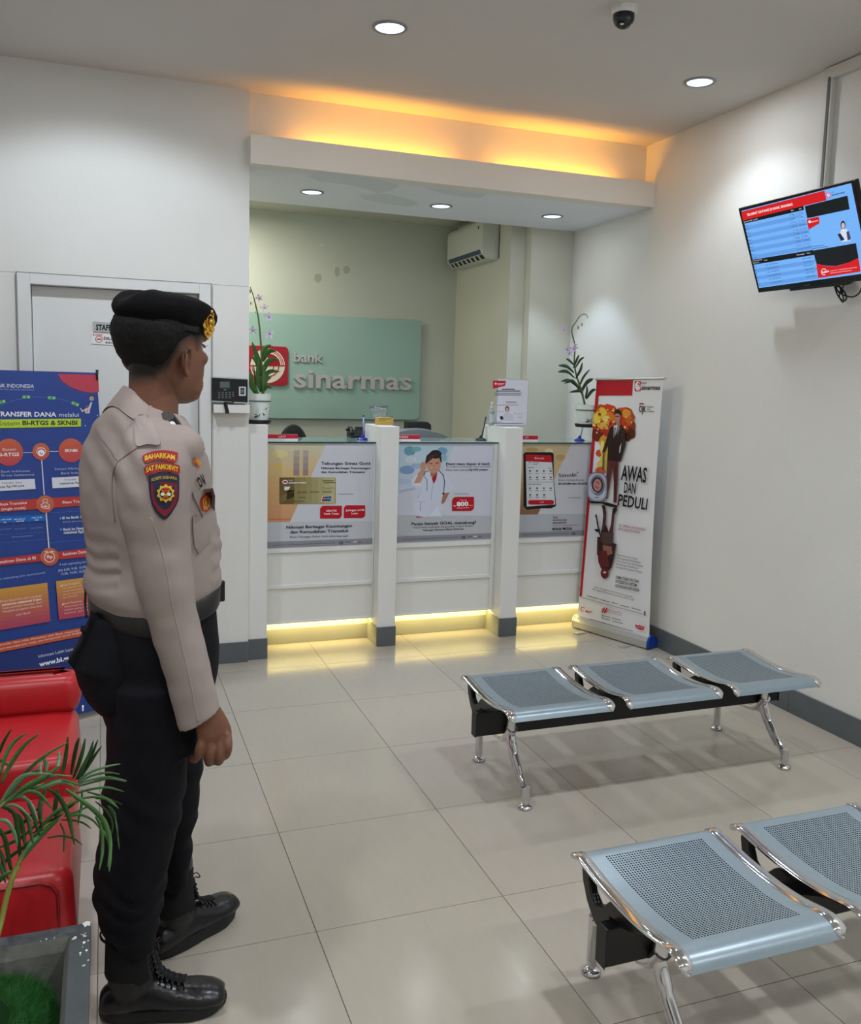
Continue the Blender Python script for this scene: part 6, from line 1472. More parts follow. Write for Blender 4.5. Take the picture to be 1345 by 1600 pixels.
# stubble / hairline colour (real colour of the scalp)
body = mesh_obj('body', me, M_skin, guard)
ca = body.data.color_attributes.new('scalp', 'FLOAT_COLOR', 'POINT')
org = WL[guard.name]
def hairmask(p):
    q = p - HC; x, y, z = q.dot(HF), q.dot(HL), q.z
    if z < -.15: return 0
    lim = interp([(-.12, -.092), (-.07, -.078), (-.05, -.055), (-.035, -.022), (-.02, .002), (.0, .016), (.035, .012), (.05, .030), (.075, .045), (.1, .06)], x)[0]
    return max(0, min(1, (z - lim) / .030 + .35))
vals = []
for v in body.data.vertices:
    k = hairmask(v.co + org) if v.co.z > 1.4 else 0
    vals += [k, k, k, 1]
ca.data.foreach_set('color', vals)
nt = M_skin.node_tree; bs = nt.nodes['Principled BSDF']
at_ = nt.nodes.new('ShaderNodeAttribute'); at_.attribute_name = 'scalp'
mx = nt.nodes.new('ShaderNodeMix'); mx.data_type = 'RGBA'
src = bs.inputs['Base Color'].links[0].from_socket
nt.links.new(at_.outputs['Fac'], mx.inputs[0]); nt.links.new(src, mx.inputs[6]); mx.inputs[7].default_value = L3((24, 20, 19)); nt.links.new(mx.outputs[2], bs.inputs['Base Color'])
# hair volume
g = G(); rs = []
HR = [(-.085, -.02), (-.07, -.004), (-.05, .004), (-.02, .009), (.01, .013), (.03, .015), (.05, .014), (.075, .010), (.10, .008)]
for k in range(28):
    z = -.085 + .19 * k / 27; q = interp(HEAD, z); gr_ = interp(HR, z)[0]; ring = []
    base = head_ring(z, *q, grow=0)
    cc = HP(-.008, 0, z)
    for p in base:
        d = (p - cc); d.z = 0; dn = d.normalized(); x = (p - HC).dot(HF)
        m_ = interp([(-.12, 1), (-.05, 1), (-.03, .7), (-.005, .2), (.02, .05), (.06, -.2), (.1, -.5)], x)[0]
        zz = interp([(-.12, -.070), (-.07, -.050), (-.045, -.020), (-.03, .006), (-.01, .026), (.03, .034), (.06, .045), (.1, .06)], x)[0]
        f = max(-1, min(1, (z - zz) / .035))
        off = gr_ * m_ if m_ > 0 else 0
        off = off * max(0, f) + (.0022 if f > 0 and x < .075 else 0) - (.006 if f <= 0 or x > .075 else 0)
        ring.append(p + dn * off)
    rs.append(ring)
g.rings(rs)
hm = remesh(g, .0035, 2, .5)
displace(hm, lambda p: noise.noise(p * 90) * .0012 + noise.noise(Vector((p.x * 300, p.y * 300, p.z * 60))) * .0008)
hair = mesh_obj('hair', hm, M_hair, guard)
# face parts
for s in (1, -1):
    g = G(); g.ell(HP(.0725, s * .031, .006), .0118, .0118, .0118, n=20, k=14); e = g.build('eye', mat('eye_white', (205, 200, 192), .2), guard, smooth=True)
    g = G(); g.ell(HP(.0820, s * .031, .006), .0032, .0056, .0056, M=RH); g.build('iris', mat('iris', (30, 18, 14), .15), e, smooth=True)
    g = G(); g.tube(catmull([HP(.098, s * .012, .026), HP(.098, s * .030, .032), HP(.086, s * .048, .027)], 5), [.0022] * 5 + [.0032] * 5 + [.0012], n=8); g.build('eyebrow', M_hair, guard, smooth=True)
    g = G()
    g.tube(catmull([HP(.086, s * .019, .008), HP(.0865, s * .031, .0125), HP(.081, s * .043, .008)], 5), .0030, n=8); g.build('eyelid', M_skin, guard, smooth=True)
    g = G()
    for k in range(7):
        f = k / 6; b = HP(.087 - f * .004, s * (.022 + .020 * f), .0105); g.tube([b, b + HF * .008 + HL * (s * .004 * f) + Vector((0, 0, .001))], [.0006, .0002], n=5)
    g.build('eyelash', M_hair, guard)
g = G(); g.ell(HP(.0935, 0, -.0555), .0075, .019, .0035, M=RH); g.ell(HP(.0925, 0, -.063), .0075, .016, .0040, M=RH); g.build('lips', mat('lips', (110, 62, 54), .4), guard, smooth=True)
# ---------------- beret
g = G()
def BP(f, a):  # not round: drawn from the silhouette, spanning the head
    return None
rows = [(512, 194, 322, .078), (503, 184, 332, .092), (492, 175, 338, .100), (482, 173, 338.5, .103), (472, 178, 334, .100), (465, 188, 322, .088), (460.5, 204, 300, .066), (459, 222, 275, .040)]
rs = []
for v, a, b, hw in rows:
    pa, pb = at(a, v, PY), at(b, v, PY); c = (pa + pb) / 2; hx = (pb.x - pa.x) / 2
    ht = sqrt(max(1e-4, hx * hx - (hw * sin(HY)) ** 2)) / cos(HY)
    rs.append((c, ht, hw))
rr_ = []
for i, (c, ht, hw) in enumerate(rs):
    out = []
    for j in range(64):
        a = 2 * pi * j / 64; x, y = cos(a) * ht, -sin(a) * hw
        p = c + HF * x + HL * y
        dip = -.020 * max(0, cos(a)) ** 2 if i > 3 else -.022 * max(0, cos(a)) ** 1.5 - .0 * 1
        wv = (.005 * sin(3 * a + 1.2) + .004 * sin(5 * a + .4)) * min(1, i / 5)
        p.z += dip * .6 + wv
        out.append(p)
    rr_.append(out)
inner = [[p * 1 for p in rr_[0]]]
g.rings(rr_)
bm_ = remesh(g, .004, 2, .5)
displace(bm_, lambda p: noise.noise(p * 14) * .006 + noise.noise(p * 40) * .0012)
beret = mesh_obj('beret', bm_, M_beret, guard)
g = G()
band = []
for j in range(64):
    a = 2 * pi * j / 64; band.append(a)
qh = interp(HEAD, .058)
for z0, off in ((.046, .0135), (.064, .0165)): pass
r0 = head_ring(.040, *interp(HEAD, .040), grow=.0075, n=64); r1 = head_ring(.066, *interp(HEAD, .066), grow=.012, n=64); r2 = head_ring(.066, *interp(HEAD, .066), grow=.006, n=64); r3 = head_ring(.040, *interp(HEAD, .040), grow=.003, n=64)
def tiltb(r): 
    for p in r:
        x = (p - HC).dot(HF); p.z += -.010 * (x > 0) * (x / .09) + .004 * (x < 0) * (-x / .09)
    return r
g.rings([tiltb(r0), tiltb(r1), tiltb(r2), tiltb(r3), [p.copy() for p in r0]], cap=False); g.build('headband', mat('beret_band', (12, 12, 14), .85), beret, smooth=True)
# gold badge
bv = BVHTree.FromObject(beret, bpy.context.evaluated_depsgraph_get())
M_gold = mat('gold_badge', (212, 168, 72), .28, metal=.9)
camp = Vector((CX, CY, CZ)); dray = (at(323.5, 506, PY) - camp).normalized()
hit = bv.ray_cast(camp - WL[beret.name], dray)
bc = hit[0] + WL[beret.name] if hit[0] else at(323, 506, PY - .06)
nb_ = ((hit[1] if hit[0] else -dray) * .6 - dray * .5 + HF * .35); nb_.z = .08; nb_.normalize()
g = G(); tx = Vector((-nb_.y, nb_.x, 0)).normalized(); tz = nb_.cross(tx)
if tz.z < 0: tz = -tz
bc = bc + nb_ * .003
random.seed(2)
out = [(0, .036), (.006, .030), (.013, .028), (.012, .018), (.018, .010), (.016, 0), (.020, -.010), (.013, -.018), (.012, -.028), (.005, -.033), (0, -.038)]
outl = out + [(-x, z) for x, z in reversed(out[1:-1])]
lean_ = radians(-14)
L2 = lambda x, z, o: bc + tx * (x * cos(lean_) - z * sin(lean_)) + tz * (x * sin(lean_) + z * cos(lean_)) + nb_ * o
g.extr([L2(x, z, 0) for x, z in outl], nb_ * .004)
for k in range(26):
    a = 2 * pi * k / 26; g.ell(L2(.011 * cos(a), .004 + .016 * sin(a), .006), .0022, .0022, .0022, n=6, k=4)
for x, z, r_ in ((0, .004, .007), (0, .028, .005), (-.008, -.016, .004), (.008, -.016, .004), (0, -.024, .005), (0, -.008, .005), (.005, .018, .003), (-.005, .018, .003)): g.ell(L2(x, z, .006), r_, r_, r_, n=10, k=6)
bd = g.build('cap_badge', M_gold, beret, smooth=True, auto=40)
bd['label'] = 'gold cap badge on the front of the beret'
# ---------------- shirt
g = G()
SH = [(634, 196, 284, .070), (642, 182, 291, .095), (650, 166, 297, .125), (659, 155, 300, .155), (669, 147, 303, .180), (684, 138, 308, .205), (704, 130, 312, .213), (727, 125, 318, .214), (760, 124.5, 323, .210), (790, 128, 328, .204), (820, 132, 331, .198), (847, 136, 334, .192), (870, 138, 335, .188), (888, 138, 336, .188), (905, 132, 338, .190), (915, 131, 337, .190), (926, 138, 332, .186), (938, 145, 328, .178)]
rs = []
for k in range(46):
    v = 634 + 304 * k / 45; q = interp(SH, v); r_ = body_ring(v, q[0], q[1], q[2], PY, ex=2.35, n=56)
    cc_ = sum(r_, Vector()) / 56; wt = max(0, 1 - (v - 634) / 70) ** .8
    for p in r_:
        la = (p - cc_).dot(BR); fo = (p - cc_).dot(BF); p.z -= wt * (la * la * 2.2 + max(-.05, fo) * .38)
    rs.append(r_)
# hem: lower on the near side of the back, as in the photo
for r_, k in ((rs[-1], 1), (rs[-2], 1), (rs[-3], .8), (rs[-4], .6)):
    for p in r_:
        x = (p - at(235, 930, PY)).x; p.z += -.020 * k * (1 - min(1, abs(x + .02) / .16)) + (.030 * k * max(0, x) / .15)
g.rings(rs)
# shoulders
for s, yy in ((1, 0), (-1, 0)):
    c = at(228, 684, PY) + BR * (.150 * s); g.ell(c + Vector((0, 0, -.012)), .066, .072, .050, n=24, k=14, M=Matrix.Rotation(BYAW, 3, 'Z'))
# right sleeve
def sleeve(rows, n=28, ry=None, ex=2.1):
    rs = []
    for k in range(41):
        v = rows[0][0] + (rows[-1][0] - rows[0][0]) * k / 40; a, b, Y, dep = interp(rows, v)
        pa, pb = at(a, v, Y), at(b, v, Y); rs.append((pa, pb, dep))
    out = []
    for i, (pa, pb, dep) in enumerate(rs):
        c = (pa + pb) / 2; h_ = (pb - pa).length / 2
        j0 = max(0, i - 2); j1 = min(len(rs) - 1, i + 2); d = ((rs[j1][0] + rs[j1][1]) / 2 - (rs[j0][0] + rs[j0][1]) / 2).normalized()
        s_ = Vector((1, 0, 0)); s_ = (s_ - d * s_.dot(d)).normalized(); t_ = d.cross(s_).normalized()
        h_ = h_ * max(.6, s_.x)
        out.append([c + s_ * math.copysign(abs(cos(2 * pi * j / n)) ** (2 / ex), cos(2 * pi * j / n)) * h_ + t_ * math.copysign(abs(sin(2 * pi * j / n)) ** (2 / ex), sin(2 * pi * j / n)) * dep for j in range(n)])
    return out
RS_ = [(664, 222, 246, AY + .10, .016), (672, 206, 262, AY + .085, .040), (686, 190, 282, AY + .055, .056), (706, 180, 296, AY + .025, .064), (740, 178, 301, AY + .006, .068), (770, 178, 300, AY, .069), (800, 184, 296, AY, .068), (850, 195, 297, AY, .066), (872, 201, 299, AY, .068), (900, 209, 301, AY, .066), (935, 220, 304, AY, .063), (960, 228, 310, AY, .060), (985, 235, 316, AY, .058), (1020, 246, 324, AY, .055), (1060, 260, 333, AY, .053), (1100, 271, 341, AY, .050), (1122, 277, 346, AY, .048)]
srs = sleeve(RS_)
# slanted cuff
cR = srs[-1]; cc = sum(cR, Vector()) / len(cR)
for i, r_ in enumerate(srs[-6:]):
    f = (i + 1) / 6
    for p in r_:
        x = (p - cc).x; p.z += x * .28 * f
g.rings(srs)
# left sleeve
g.rings(sleeve([(672, 256, 276, LY - .05, .014), (682, 246, 292, LY - .03, .038), (700, 242, 310, LY, .056), (750, 256, 322, LY + .01, .060), (800, 275, 335, LY + .005, .058), (830, 288, 344, LY, .056), (860, 294, 346.5, LY, .052), (880, 297, 344, LY - .01, .048), (895, 292, 335, LY - .02, .044), (922, 278, 320, LY - .05, .040)]))
me = remesh(g, .0055, 4, .5)
def fold(p):
    q = p; d = 0
    d += .0045 * noise.noise(Vector((q.x * 5, q.y * 5, q.z * 9)))
    d += .0022 * noise.noise(Vector((q.x * 16 + 3, q.y * 14, q.z * 22)))
    # horizontal gathers above the belt
    zz = q.z
    w_ = max(0, 1 - abs(zz - 1.17) / .10)
    if q.y > AY + .06: d += w_ * .004 * sin(zz * 150 + 5 * noise.noise(q * 7)) * (.6 + noise.noise(q * 4))
    # diagonal creases at the back of the shoulder
    w2 = max(0, 1 - abs(zz - 1.42) / .13) * max(0, 1 - abs(q.x + .53) / .12)
    d += w2 * .005 * sin((q.x * .9 + zz * .5) * 120)
    return d
displace(me, fold)
shirt = mesh_obj('shirt', me, M_shirt, guard)
sm = shirt.modifiers.new('sm', 'SMOOTH'); sm.factor = .4; sm.iterations = 1
bpy.context.view_layer.update()
dg = bpy.context.evaluated_depsgraph_get()
SB = BVHTree.FromObject(shirt, dg)
def onshirt(u, v, lift):
    a = Vector((CX, CY, CZ)); d = (at(u, v, PY) - a).normalized()
    org_ = WL[shirt.name]; h = SB.ray_cast(a - org_, d)
    if h[0] is None: return at(u, v, AY)
    return h[0] + org_ - d * (.0018 + lift) + h[1] * .0006
def cloth_strip(name, pts, wd, m, lift=.0012, th=.001):
    """seam / strip lying on the shirt, pts in photo px"""
    P_ = [onshirt(u, v, lift) for u, v in dense(pts)]
    g = G(); g.tube(P_, wd, n=6); return g.build(name, m, shirt, smooth=True)
def dense(pts, n=6):
    out = [Vector((a, b, 0)) for a, b in pts]; return [(p.x, p.y) for p in catmull(out, n)]
M_seam = mat('shirt_seam', (128, 117, 112), .9)
cloth_strip('seam', [(150, 670), (158, 684), (170, 700), (183, 720)], .0016, M_seam, -.0022)
cloth_strip('seam', [(183, 723), (205, 706), (225, 696), (245, 694)], .0016, M_seam, -.0022)
cloth_strip('seam', [(183, 723), (176, 745), (176, 780), (180, 815)], .0016, M_seam, -.0022)
cloth_strip('sleeve_crease', [(236, 808), (250, 850), (262, 900), (268, 940), (282, 1000), (296, 1060), (304, 1100), (309, 1128)], .0030, M_shirt, -.0042)
g = G()
def patch_sheet(name, poly, m, lift, parent=shirt, th=.0018):
    """fabric patch following the shirt; poly is a px outline"""
    cx_ = sum(p[0] for p in poly) / len(poly); cy_ = sum(p[1] for p in poly) / len(poly); g = G(); n = len(poly)
    rings_ = []
    for f in (0.001, .33, .66, 1.0): rings_.append([onshirt(cx_ + (a - cx_) * f, cy_ + (b - cy_) * f, lift + th) for a, b in poly])
    rings_.append([onshirt(a, b, lift - .001) for a, b in poly])
    g.rings(rings_, cap=False); return g.build(name, m, parent, smooth=True, auto=50)
# epaulette
ep = [(209, 655), (212, 651), (228, 648), (236, 655), (243, 672), (250, 694), (230, 694), (214, 697), (211, 680)]
patch_sheet('epaulette', dense(ep + [ep[0]], 3)[:-1], mat('epaulette_cloth', (156, 144, 139), .85, bump=.1, bscale=600), .001, th=.003)
p_ = onshirt(221.5, 651, .004); g = G(); g.ell(p_, .0075, .004, .0062, n=16, k=8); g.build('button', mat('button_horn', (120, 112, 104), .3), shirt, smooth=True)
# sleeve patches, written texts
K = 4.4833
def C1(x, y): return (100 + x / K, 430 + y / K)
def px_poly(l): return [C1(*p) for p in l]
M_pr = mat('patch_red', (150, 34, 34), .8); M_py = (206, 168, 44)
for name, pts in (('arm_patch', [(545, 1278), (560, 1258), (620, 1235), (700, 1226), (780, 1238), (797, 1252), (778, 1312), (690, 1296), (630, 1300), (576, 1316)]), ('arm_patch', [(556, 1352), (580, 1335), (640, 1318), (700, 1312), (770, 1322), (810, 1340), (800, 1398), (740, 1376), (670, 1378), (580, 1404)])):
    patch_sheet(name, dense(px_poly(pts) + [px_poly(pts)[0]], 3)[:-1], M_pr, .0008)
sh_o = [(592, 1400), (640, 1388), (700, 1384), (760, 1388), (803, 1398), (806, 1450), (806, 1520), (800, 1580), (770, 1640), (735, 1690), (706, 1712), (680, 1700), (650, 1670), (615, 1610), (598, 1530), (592, 1460)]
patch_sheet('arm_shield', dense(px_poly(sh_o) + [px_poly(sh_o)[0]], 2)[:-1], mat('shield_navy', (30, 32, 56), .8), .0008)
P = Print(None, None, (100, 430, K)); P.fn = lambda u, v, l: onshirt(u, v, .0026 + l); P.n = .0008; P.step = .00015
P.text('BAHARKAM', 566, 1300, 776, 1296, 33, M_py, .035, curve=18); P.text('SAT PAMOBVIT', 574, 1384, 800, 1380, 34, M_py, .035, curve=24)
P.text('KORPS SABHARA', 614, 1446, 792, 1436, 22, (176, 150, 60), .02, curve=14)
inn = [(608, 1462), (700, 1448), (792, 1462), (794, 1540), (788, 1590), (755, 1646), (706, 1694), (660, 1656), (625, 1600), (610, 1530)]
P.poly(inn, (112, 26, 40))
cx, cy = 712, 1528
P.poly([(cx + (66 if k % 2 else 52) * cos(2 * pi * k / 20), cy + (66 if k % 2 else 52) * sin(2 * pi * k / 20)) for k in range(20)], M_py); P.disc(cx, cy, 48, 46, (34, 34, 44)); P.ring(cx, cy, 48, 46, 5, M_py); P.disc(cx - 22, cy + 6, 14, 12, (216, 208, 196)); P.disc(cx + 22, cy + 6, 14, 12, (216, 208, 196)); P.poly([(cx - 26, cy - 26), (cx + 26, cy - 26), (cx, cy - 4)], (190, 40, 40)); P.line([(cx - 28, cy - 24), (cx + 10, cy + 24)], 5, M_py); P.line([(cx + 28, cy - 24), (cx - 10, cy + 24)], 5, M_py); P.rect(cx - 22, cy + 26, cx + 22, cy + 34, (200, 60, 50)); P.bars([(cx - 18, cx + 18, cy - 36)], 6, (216, 60, 60))
P.done(shirt, 'embroidery', 'lettering')
# chest badges near the front edge
P = Print(None, None, (100, 430, K)); P.fn = lambda u, v, l: onshirt(u, v, .0012 + l); P.n = .0008; P.step = .0002
P.text('O', 950, 1488, 976, 1478, 72, (18, 18, 22), .05); P.text('V', 980, 1470, 1002, 1460, 74, (18, 18, 22), .05)
P.poly([(893, 1270), (915, 1290), (950, 1330), (948, 1352), (925, 1325), (897, 1305), (910, 1300)], (200, 96, 44)); P.poly([(915, 1262), (940, 1290), (962, 1320), (950, 1330), (925, 1300)], (196, 150, 60))
P.done(shirt, 'badge', 'lettering')
P = Print(None, None, (100, 760, 4)); P.fn = lambda u, v, l: onshirt(u, v, .0012 + l); P.n = .001; P.step = .0002
# pocket flap + crest
pf = [(100 + a / 4, 760 + b / 4) for a, b in ((806, 36), (870, 18), (930, 10), (945, 60), (940, 150), (868, 192), (838, 120), (812, 70))]
patch_sheet('pocket_flap', pf, mat('pocket_cloth', (146, 134, 129), .85), .0008, th=.002)
pk = [(100 + a / 4, 760 + b / 4) for a, b in ((806, 190), (900, 175), (916, 260), (915, 350), (842, 425), (815, 370), (806, 280))]
patch_sheet('pocket', pk, MATS['pocket_cloth'], .0004, th=.0014)
P.n = .003
P.poly([(868, 60), (890, 38), (915, 45), (925, 80), (920, 130), (895, 158), (862, 152), (850, 120), (852, 80)], (176, 44, 40)); P.ring(888, 98, 22, 36, 8, (216, 150, 50)); P.disc(888, 98, 8, 22, (216, 170, 60)); P.poly([(866, 120), (905, 118), (895, 146), (872, 146)], (214, 140, 50)); P.done(shirt, 'chest_crest', 'lettering')
# collar
def collar():
    c0 = at(238, 640, PY); cen = Vector((c0.x + .004, PY + .004, 0)); g = G(); U = []; Lw = []
    zb, zf = at(191, 603, PY).z, at(296, 676, PY).z; lb, lf = at(188, 634, PY).z, at(292, 700, PY).z
    for k in range(61):
        f = -1 + 2 * k / 60; a = radians(180 + 152 * f); e = abs(f)
        F_ = BF * cos(a); S_ = BR * (-sin(a)) * 1
        w_ = (1 + cos(a)) / 2
        zu = zb + (zf - zb) * w_ ** .9; zl = lb + (lf - lb) * w_ ** .9 - .010 * max(0, e - .8) * 5 * .5
        sag = .010 * sin(a) ** 2
        U.append(cen + F_ * .069 + S_ * .067 + Vector((0, 0, zu - sag)))
        Lw.append(cen + F_ * (.079 + .016 * max(0, e - .75) * 4) + S_ * .096 + Vector((0, 0, zl - sag * 2.2)))
    out = lambda p: Vector((p.x - cen.x, p.y - cen.y, 0)).normalized()
    def clear(p, m_):
        d_ = out(p); o_ = WL[shirt.name]; h_ = SB.ray_cast(Vector((cen.x, cen.y, p.z)) + d_ * .30 - o_, -d_, .30)
        if h_[0] is None: return p
        r_ = Vector((h_[0].x + o_.x - cen.x, h_[0].y + o_.y - cen.y, 0)).length; q_ = Vector((p.x - cen.x, p.y - cen.y, 0)).length
        return p + d_ * max(0, min(.05, r_ + m_ - q_))
    Lw = [clear(p, .004) for p in Lw]; M_ = [clear(a_.lerp(b_, .5) + out(a_) * .004, .007) for a_, b_ in zip(U, Lw)]
    rs = [[p - out(p) * .002 for p in U], [p + out(p) * .002 + Vector((0, 0, .001)) for p in U], M_, [p + out(p) * .002 for p in Lw], [p - out(p) * .001 for p in Lw]]
    n_ = len(U); fs = []
    for i in range(5):
        for j in range(n_ - 1): fs.append((i * n_ + j, i * n_ + j + 1, ((i + 1) % 5) * n_ + j + 1, ((i + 1) % 5) * n_ + j))
    fs += [tuple(i * n_ for i in range(5)), tuple(i * n_ + n_ - 1 for i in range(4, -1, -1))]
    g.add([p for r in rs for p in r], fs); return g.build('collar', M_shirt, shirt, smooth=True, auto=50)
c1 = collar()
# rank slide on the collar
bpy.context.view_layer.update(); dg = bpy.context.evaluated_depsgraph_get()
CB = BVHTree.FromObject(c1, dg)
def oncol(u, v, l):
    a = Vector((CX, CY, CZ)); d = (at(u, v, PY) - a).normalized(); h = CB.ray_cast(a - WL[c1.name], d)
    if h[0] is None: return onshirt(u, v, .003 + l)
    return h[0] + WL[c1.name] - d * (.0012 + l)
P = Print(None, None, (100, 430, K)); P.fn = oncol; P.n = .0008; P.step = .0004
P.poly([(682, 970), (700, 952), (735, 955), (775, 980), (820, 1040), (838, 1080), (800, 1108), (770, 1095), (715, 1045), (690, 1005)], (70, 70, 70)); P.poly([(690, 972), (705, 960), (735, 964), (770, 988), (812, 1044), (828, 1078), (798, 1098), (770, 1085), (722, 1040), (698, 1002)], (30, 30, 34))
P.poly([(728, 1000), (760, 1010), (800, 1045), (790, 1060), (757, 1040), (762, 1075), (742, 1055)], (222, 222, 228)); P.done(shirt, 'rank_patch', 'lettering')
# front placket with buttons
def front(z, off=0, sx=0):
    o_ = Vector((at(235, 760, PY).x, PY, z)) + BR * sx - WL[shirt.name]; h_ = SB.ray_cast(o_ + BF * .6, -BF, .8)
    return (h_[0] + WL[shirt.name] + BF * off) if h_[0] else None
pl_ = [(front(1.44 - .012 * k, .0012, -.016), front(1.44 - .012 * k, .0012, .016)) for k in range(25)]
pl_ = [q for q in pl_ if q[0] and q[1]]
g = G(); g.rings([[a_, b_, b_ - BF * .004, a_ - BF * .004] for a_, b_ in pl_]); g.build('placket', M_shirt, shirt, smooth=True, auto=50)
for k in range(5):
    p_ = front(1.42 - .065 * k, .003)
    if p_: g = G(); g.ell(p_, .0022, .0055, .0055, n=12, k=6, M=Matrix.Rotation(BYAW, 3, 'Z')); g.build('button', MATS['button_horn'], shirt, smooth=True)
# ---------------- trousers
g = G()
rs = []
TR = [(918, 150, 324, .165), (940, 143, 330, .172), (960, 142, 331, .178), (1000, 140, 333, .184), (1040, 143, 332, .186), (1080, 150, 328, .184), (1120, 160, 322, .178), (1150, 168, 318, .165)]
g.rings(loft_px(TR, PY, steps=4))
g.rings(loft_px([(1060, 163, 290, .115, PY -0.085), (1120, 165, 292, .115, PY -0.074), (1180, 166, 288, .112, PY -0.063), (1240, 163, 283, .108, PY -0.053), (1270, 160, 280, .106, PY -0.047), (1300, 157, 272, .104, PY -0.042), (1340, 150, 264, .102, PY -0.035), (1380, 148, 256, .100, PY -0.027), (1415, 148, 250, .098, PY -0.021), (1436, 149, 248, .095, PY -0.017), (1452, 160, 246, .088, PY -0.014), (1466, 172, 243, .078, PY -0.012), (1476, 176, 239, .066, PY -0.010)], PY - .085, ex=2.2))
g.rings(loft_px([(1060, 205, 318, .110, PY +0.100), (1120, 206, 318, .110, PY +0.126), (1195, 214, 314, .106, PY +0.159), (1240, 222, 309, .102, PY +0.179), (1268, 226, 306, .100, PY +0.191), (1286, 228, 297, .098, PY +0.199), (1305, 230, 297, .096, PY +0.207), (1345, 234, 293, .092, PY +0.224), (1370, 238, 286, .085, PY +0.235), (1384, 243, 277, .072, PY +0.242), (1392, 247, 272, .06, PY +0.245)], PY + .125, ex=2.2))
me = remesh(g, .007, 4, .5)
def tfold(q):
    d = .007 * noise.noise(Vector((q.x * 5, q.y * 5, q.z * 6 + 4))) + .003 * noise.noise(Vector((q.x * 16, q.y * 14, q.z * 18)))
    w_ = max(0, 1 - abs(q.z - .33) / .16); d += w_ * .0042 * sin(q.z * 85 + 6 * noise.noise(q * 6))
    w_ = max(0, 1 - abs(q.z - .60) / .10); d += w_ * .004 * sin(q.z * 70 + q.x * 60)
    return d
displace(me, tfold)
trou = mesh_obj('trousers', me, M_trou, guard)
# cargo pocket and belt and pouch
def loft_patch(name, rows, Y, m, parent, hwk=1, yaw=BYAW, bev=0, ex=3.5):
    g = G(); g.rings(loft_px(rows, Y, yaw, ex)); o = g.build(name, m, parent, smooth=True, auto=60); return o
M_belt = mat('belt_leather', (22, 24, 24), .45, bump=.1, bscale=200)
g = G()
rsb = [body_ring(v, a, b, w_, PY, ex=2.35, n=56) for v, a, b, w_ in ((925, 142, 334, .184), (929, 140, 336, .188), (952, 141, 335, .189), (957, 143, 333, .185))]
for r_ in rsb:
    for p in r_:
        x = (p - at(235, 940, PY)).x; p.z += -.012 * (1 - min(1, abs(x) / .16)) + (.028 * max(0, x) / .15)
g.rings(rsb, cap=False); belt = g.build('belt', M_belt, guard, smooth=True, auto=60)
g = G(); c = at(334, 921, PY - .02); g.box(-.016, .016, -.030, .030, -.026, .026, None, Matrix.Rotation(BYAW, 3, 'Z')); g.v = [p + c for p in g.v]; g.build('buckle_case', mat('buckle_black', (24, 18, 18), .3), belt, bevel=.004)
g = G(); c = at(328, 925, PY - .06); g.box(-.004, .004, -.006, .006, -.03, .026, None, Matrix.Rotation(BYAW, 3, 'Z')); g.v = [p + c for p in g.v]; g.build('belt_loop', mat('loop', (80, 74, 62), .6), belt, bevel=.001)
g = G(); g.tube(catmull([at(323, 960, PY - .10), at(324, 968, PY - .105), at(322, 974, PY - .10), at(320, 966, PY - .10), at(323, 960, PY - .10)], 4), .0016, n=6); g.build('ring_clip', M_chrome, belt, smooth=True)
# hanging pouch at the back hip with pointed flap
g = G()
g.rings(loft_px([(962, 141, 215, .055), (985, 134, 225, .075), (1000, 127, 232, .085), (1020, 118, 235, .09), (1034, 112, 236, .092), (1048, 122, 236, .092), (1072, 127, 236, .09), (1092, 136, 232, .085), (1108, 149, 226, .07), (1118, 163, 215, .05)], PY - .05, yaw=BYAW, ex=2.6))
pm = remesh(g, .005, 3, .5)
displace(pm, lambda q: .005 * noise.noise(q * 12))
pouch = mesh_obj('hip_pouch', pm, M_trou, guard)
g = G(); Yp = PY - .05
fl = [(141, 962), (135, 985), (124, 985.5), (131, 992), (126, 1005), (105, 1035), (113, 1044), (127, 1049), (160, 1040), (180, 1010), (175, 975)]
g.extr([at(u, v, Yp - .03) for u, v in fl], (0, .045, 0)); g.build('pouch_flap', M_trou, pouch, bevel=.004)
g = G(); g.tube(catmull([at(134, 918, PY), at(133, 945, PY), at(135, 965, PY - .02)], 4), .0028, n=8); g.build('strap', M_blkp, pouch, smooth=True)
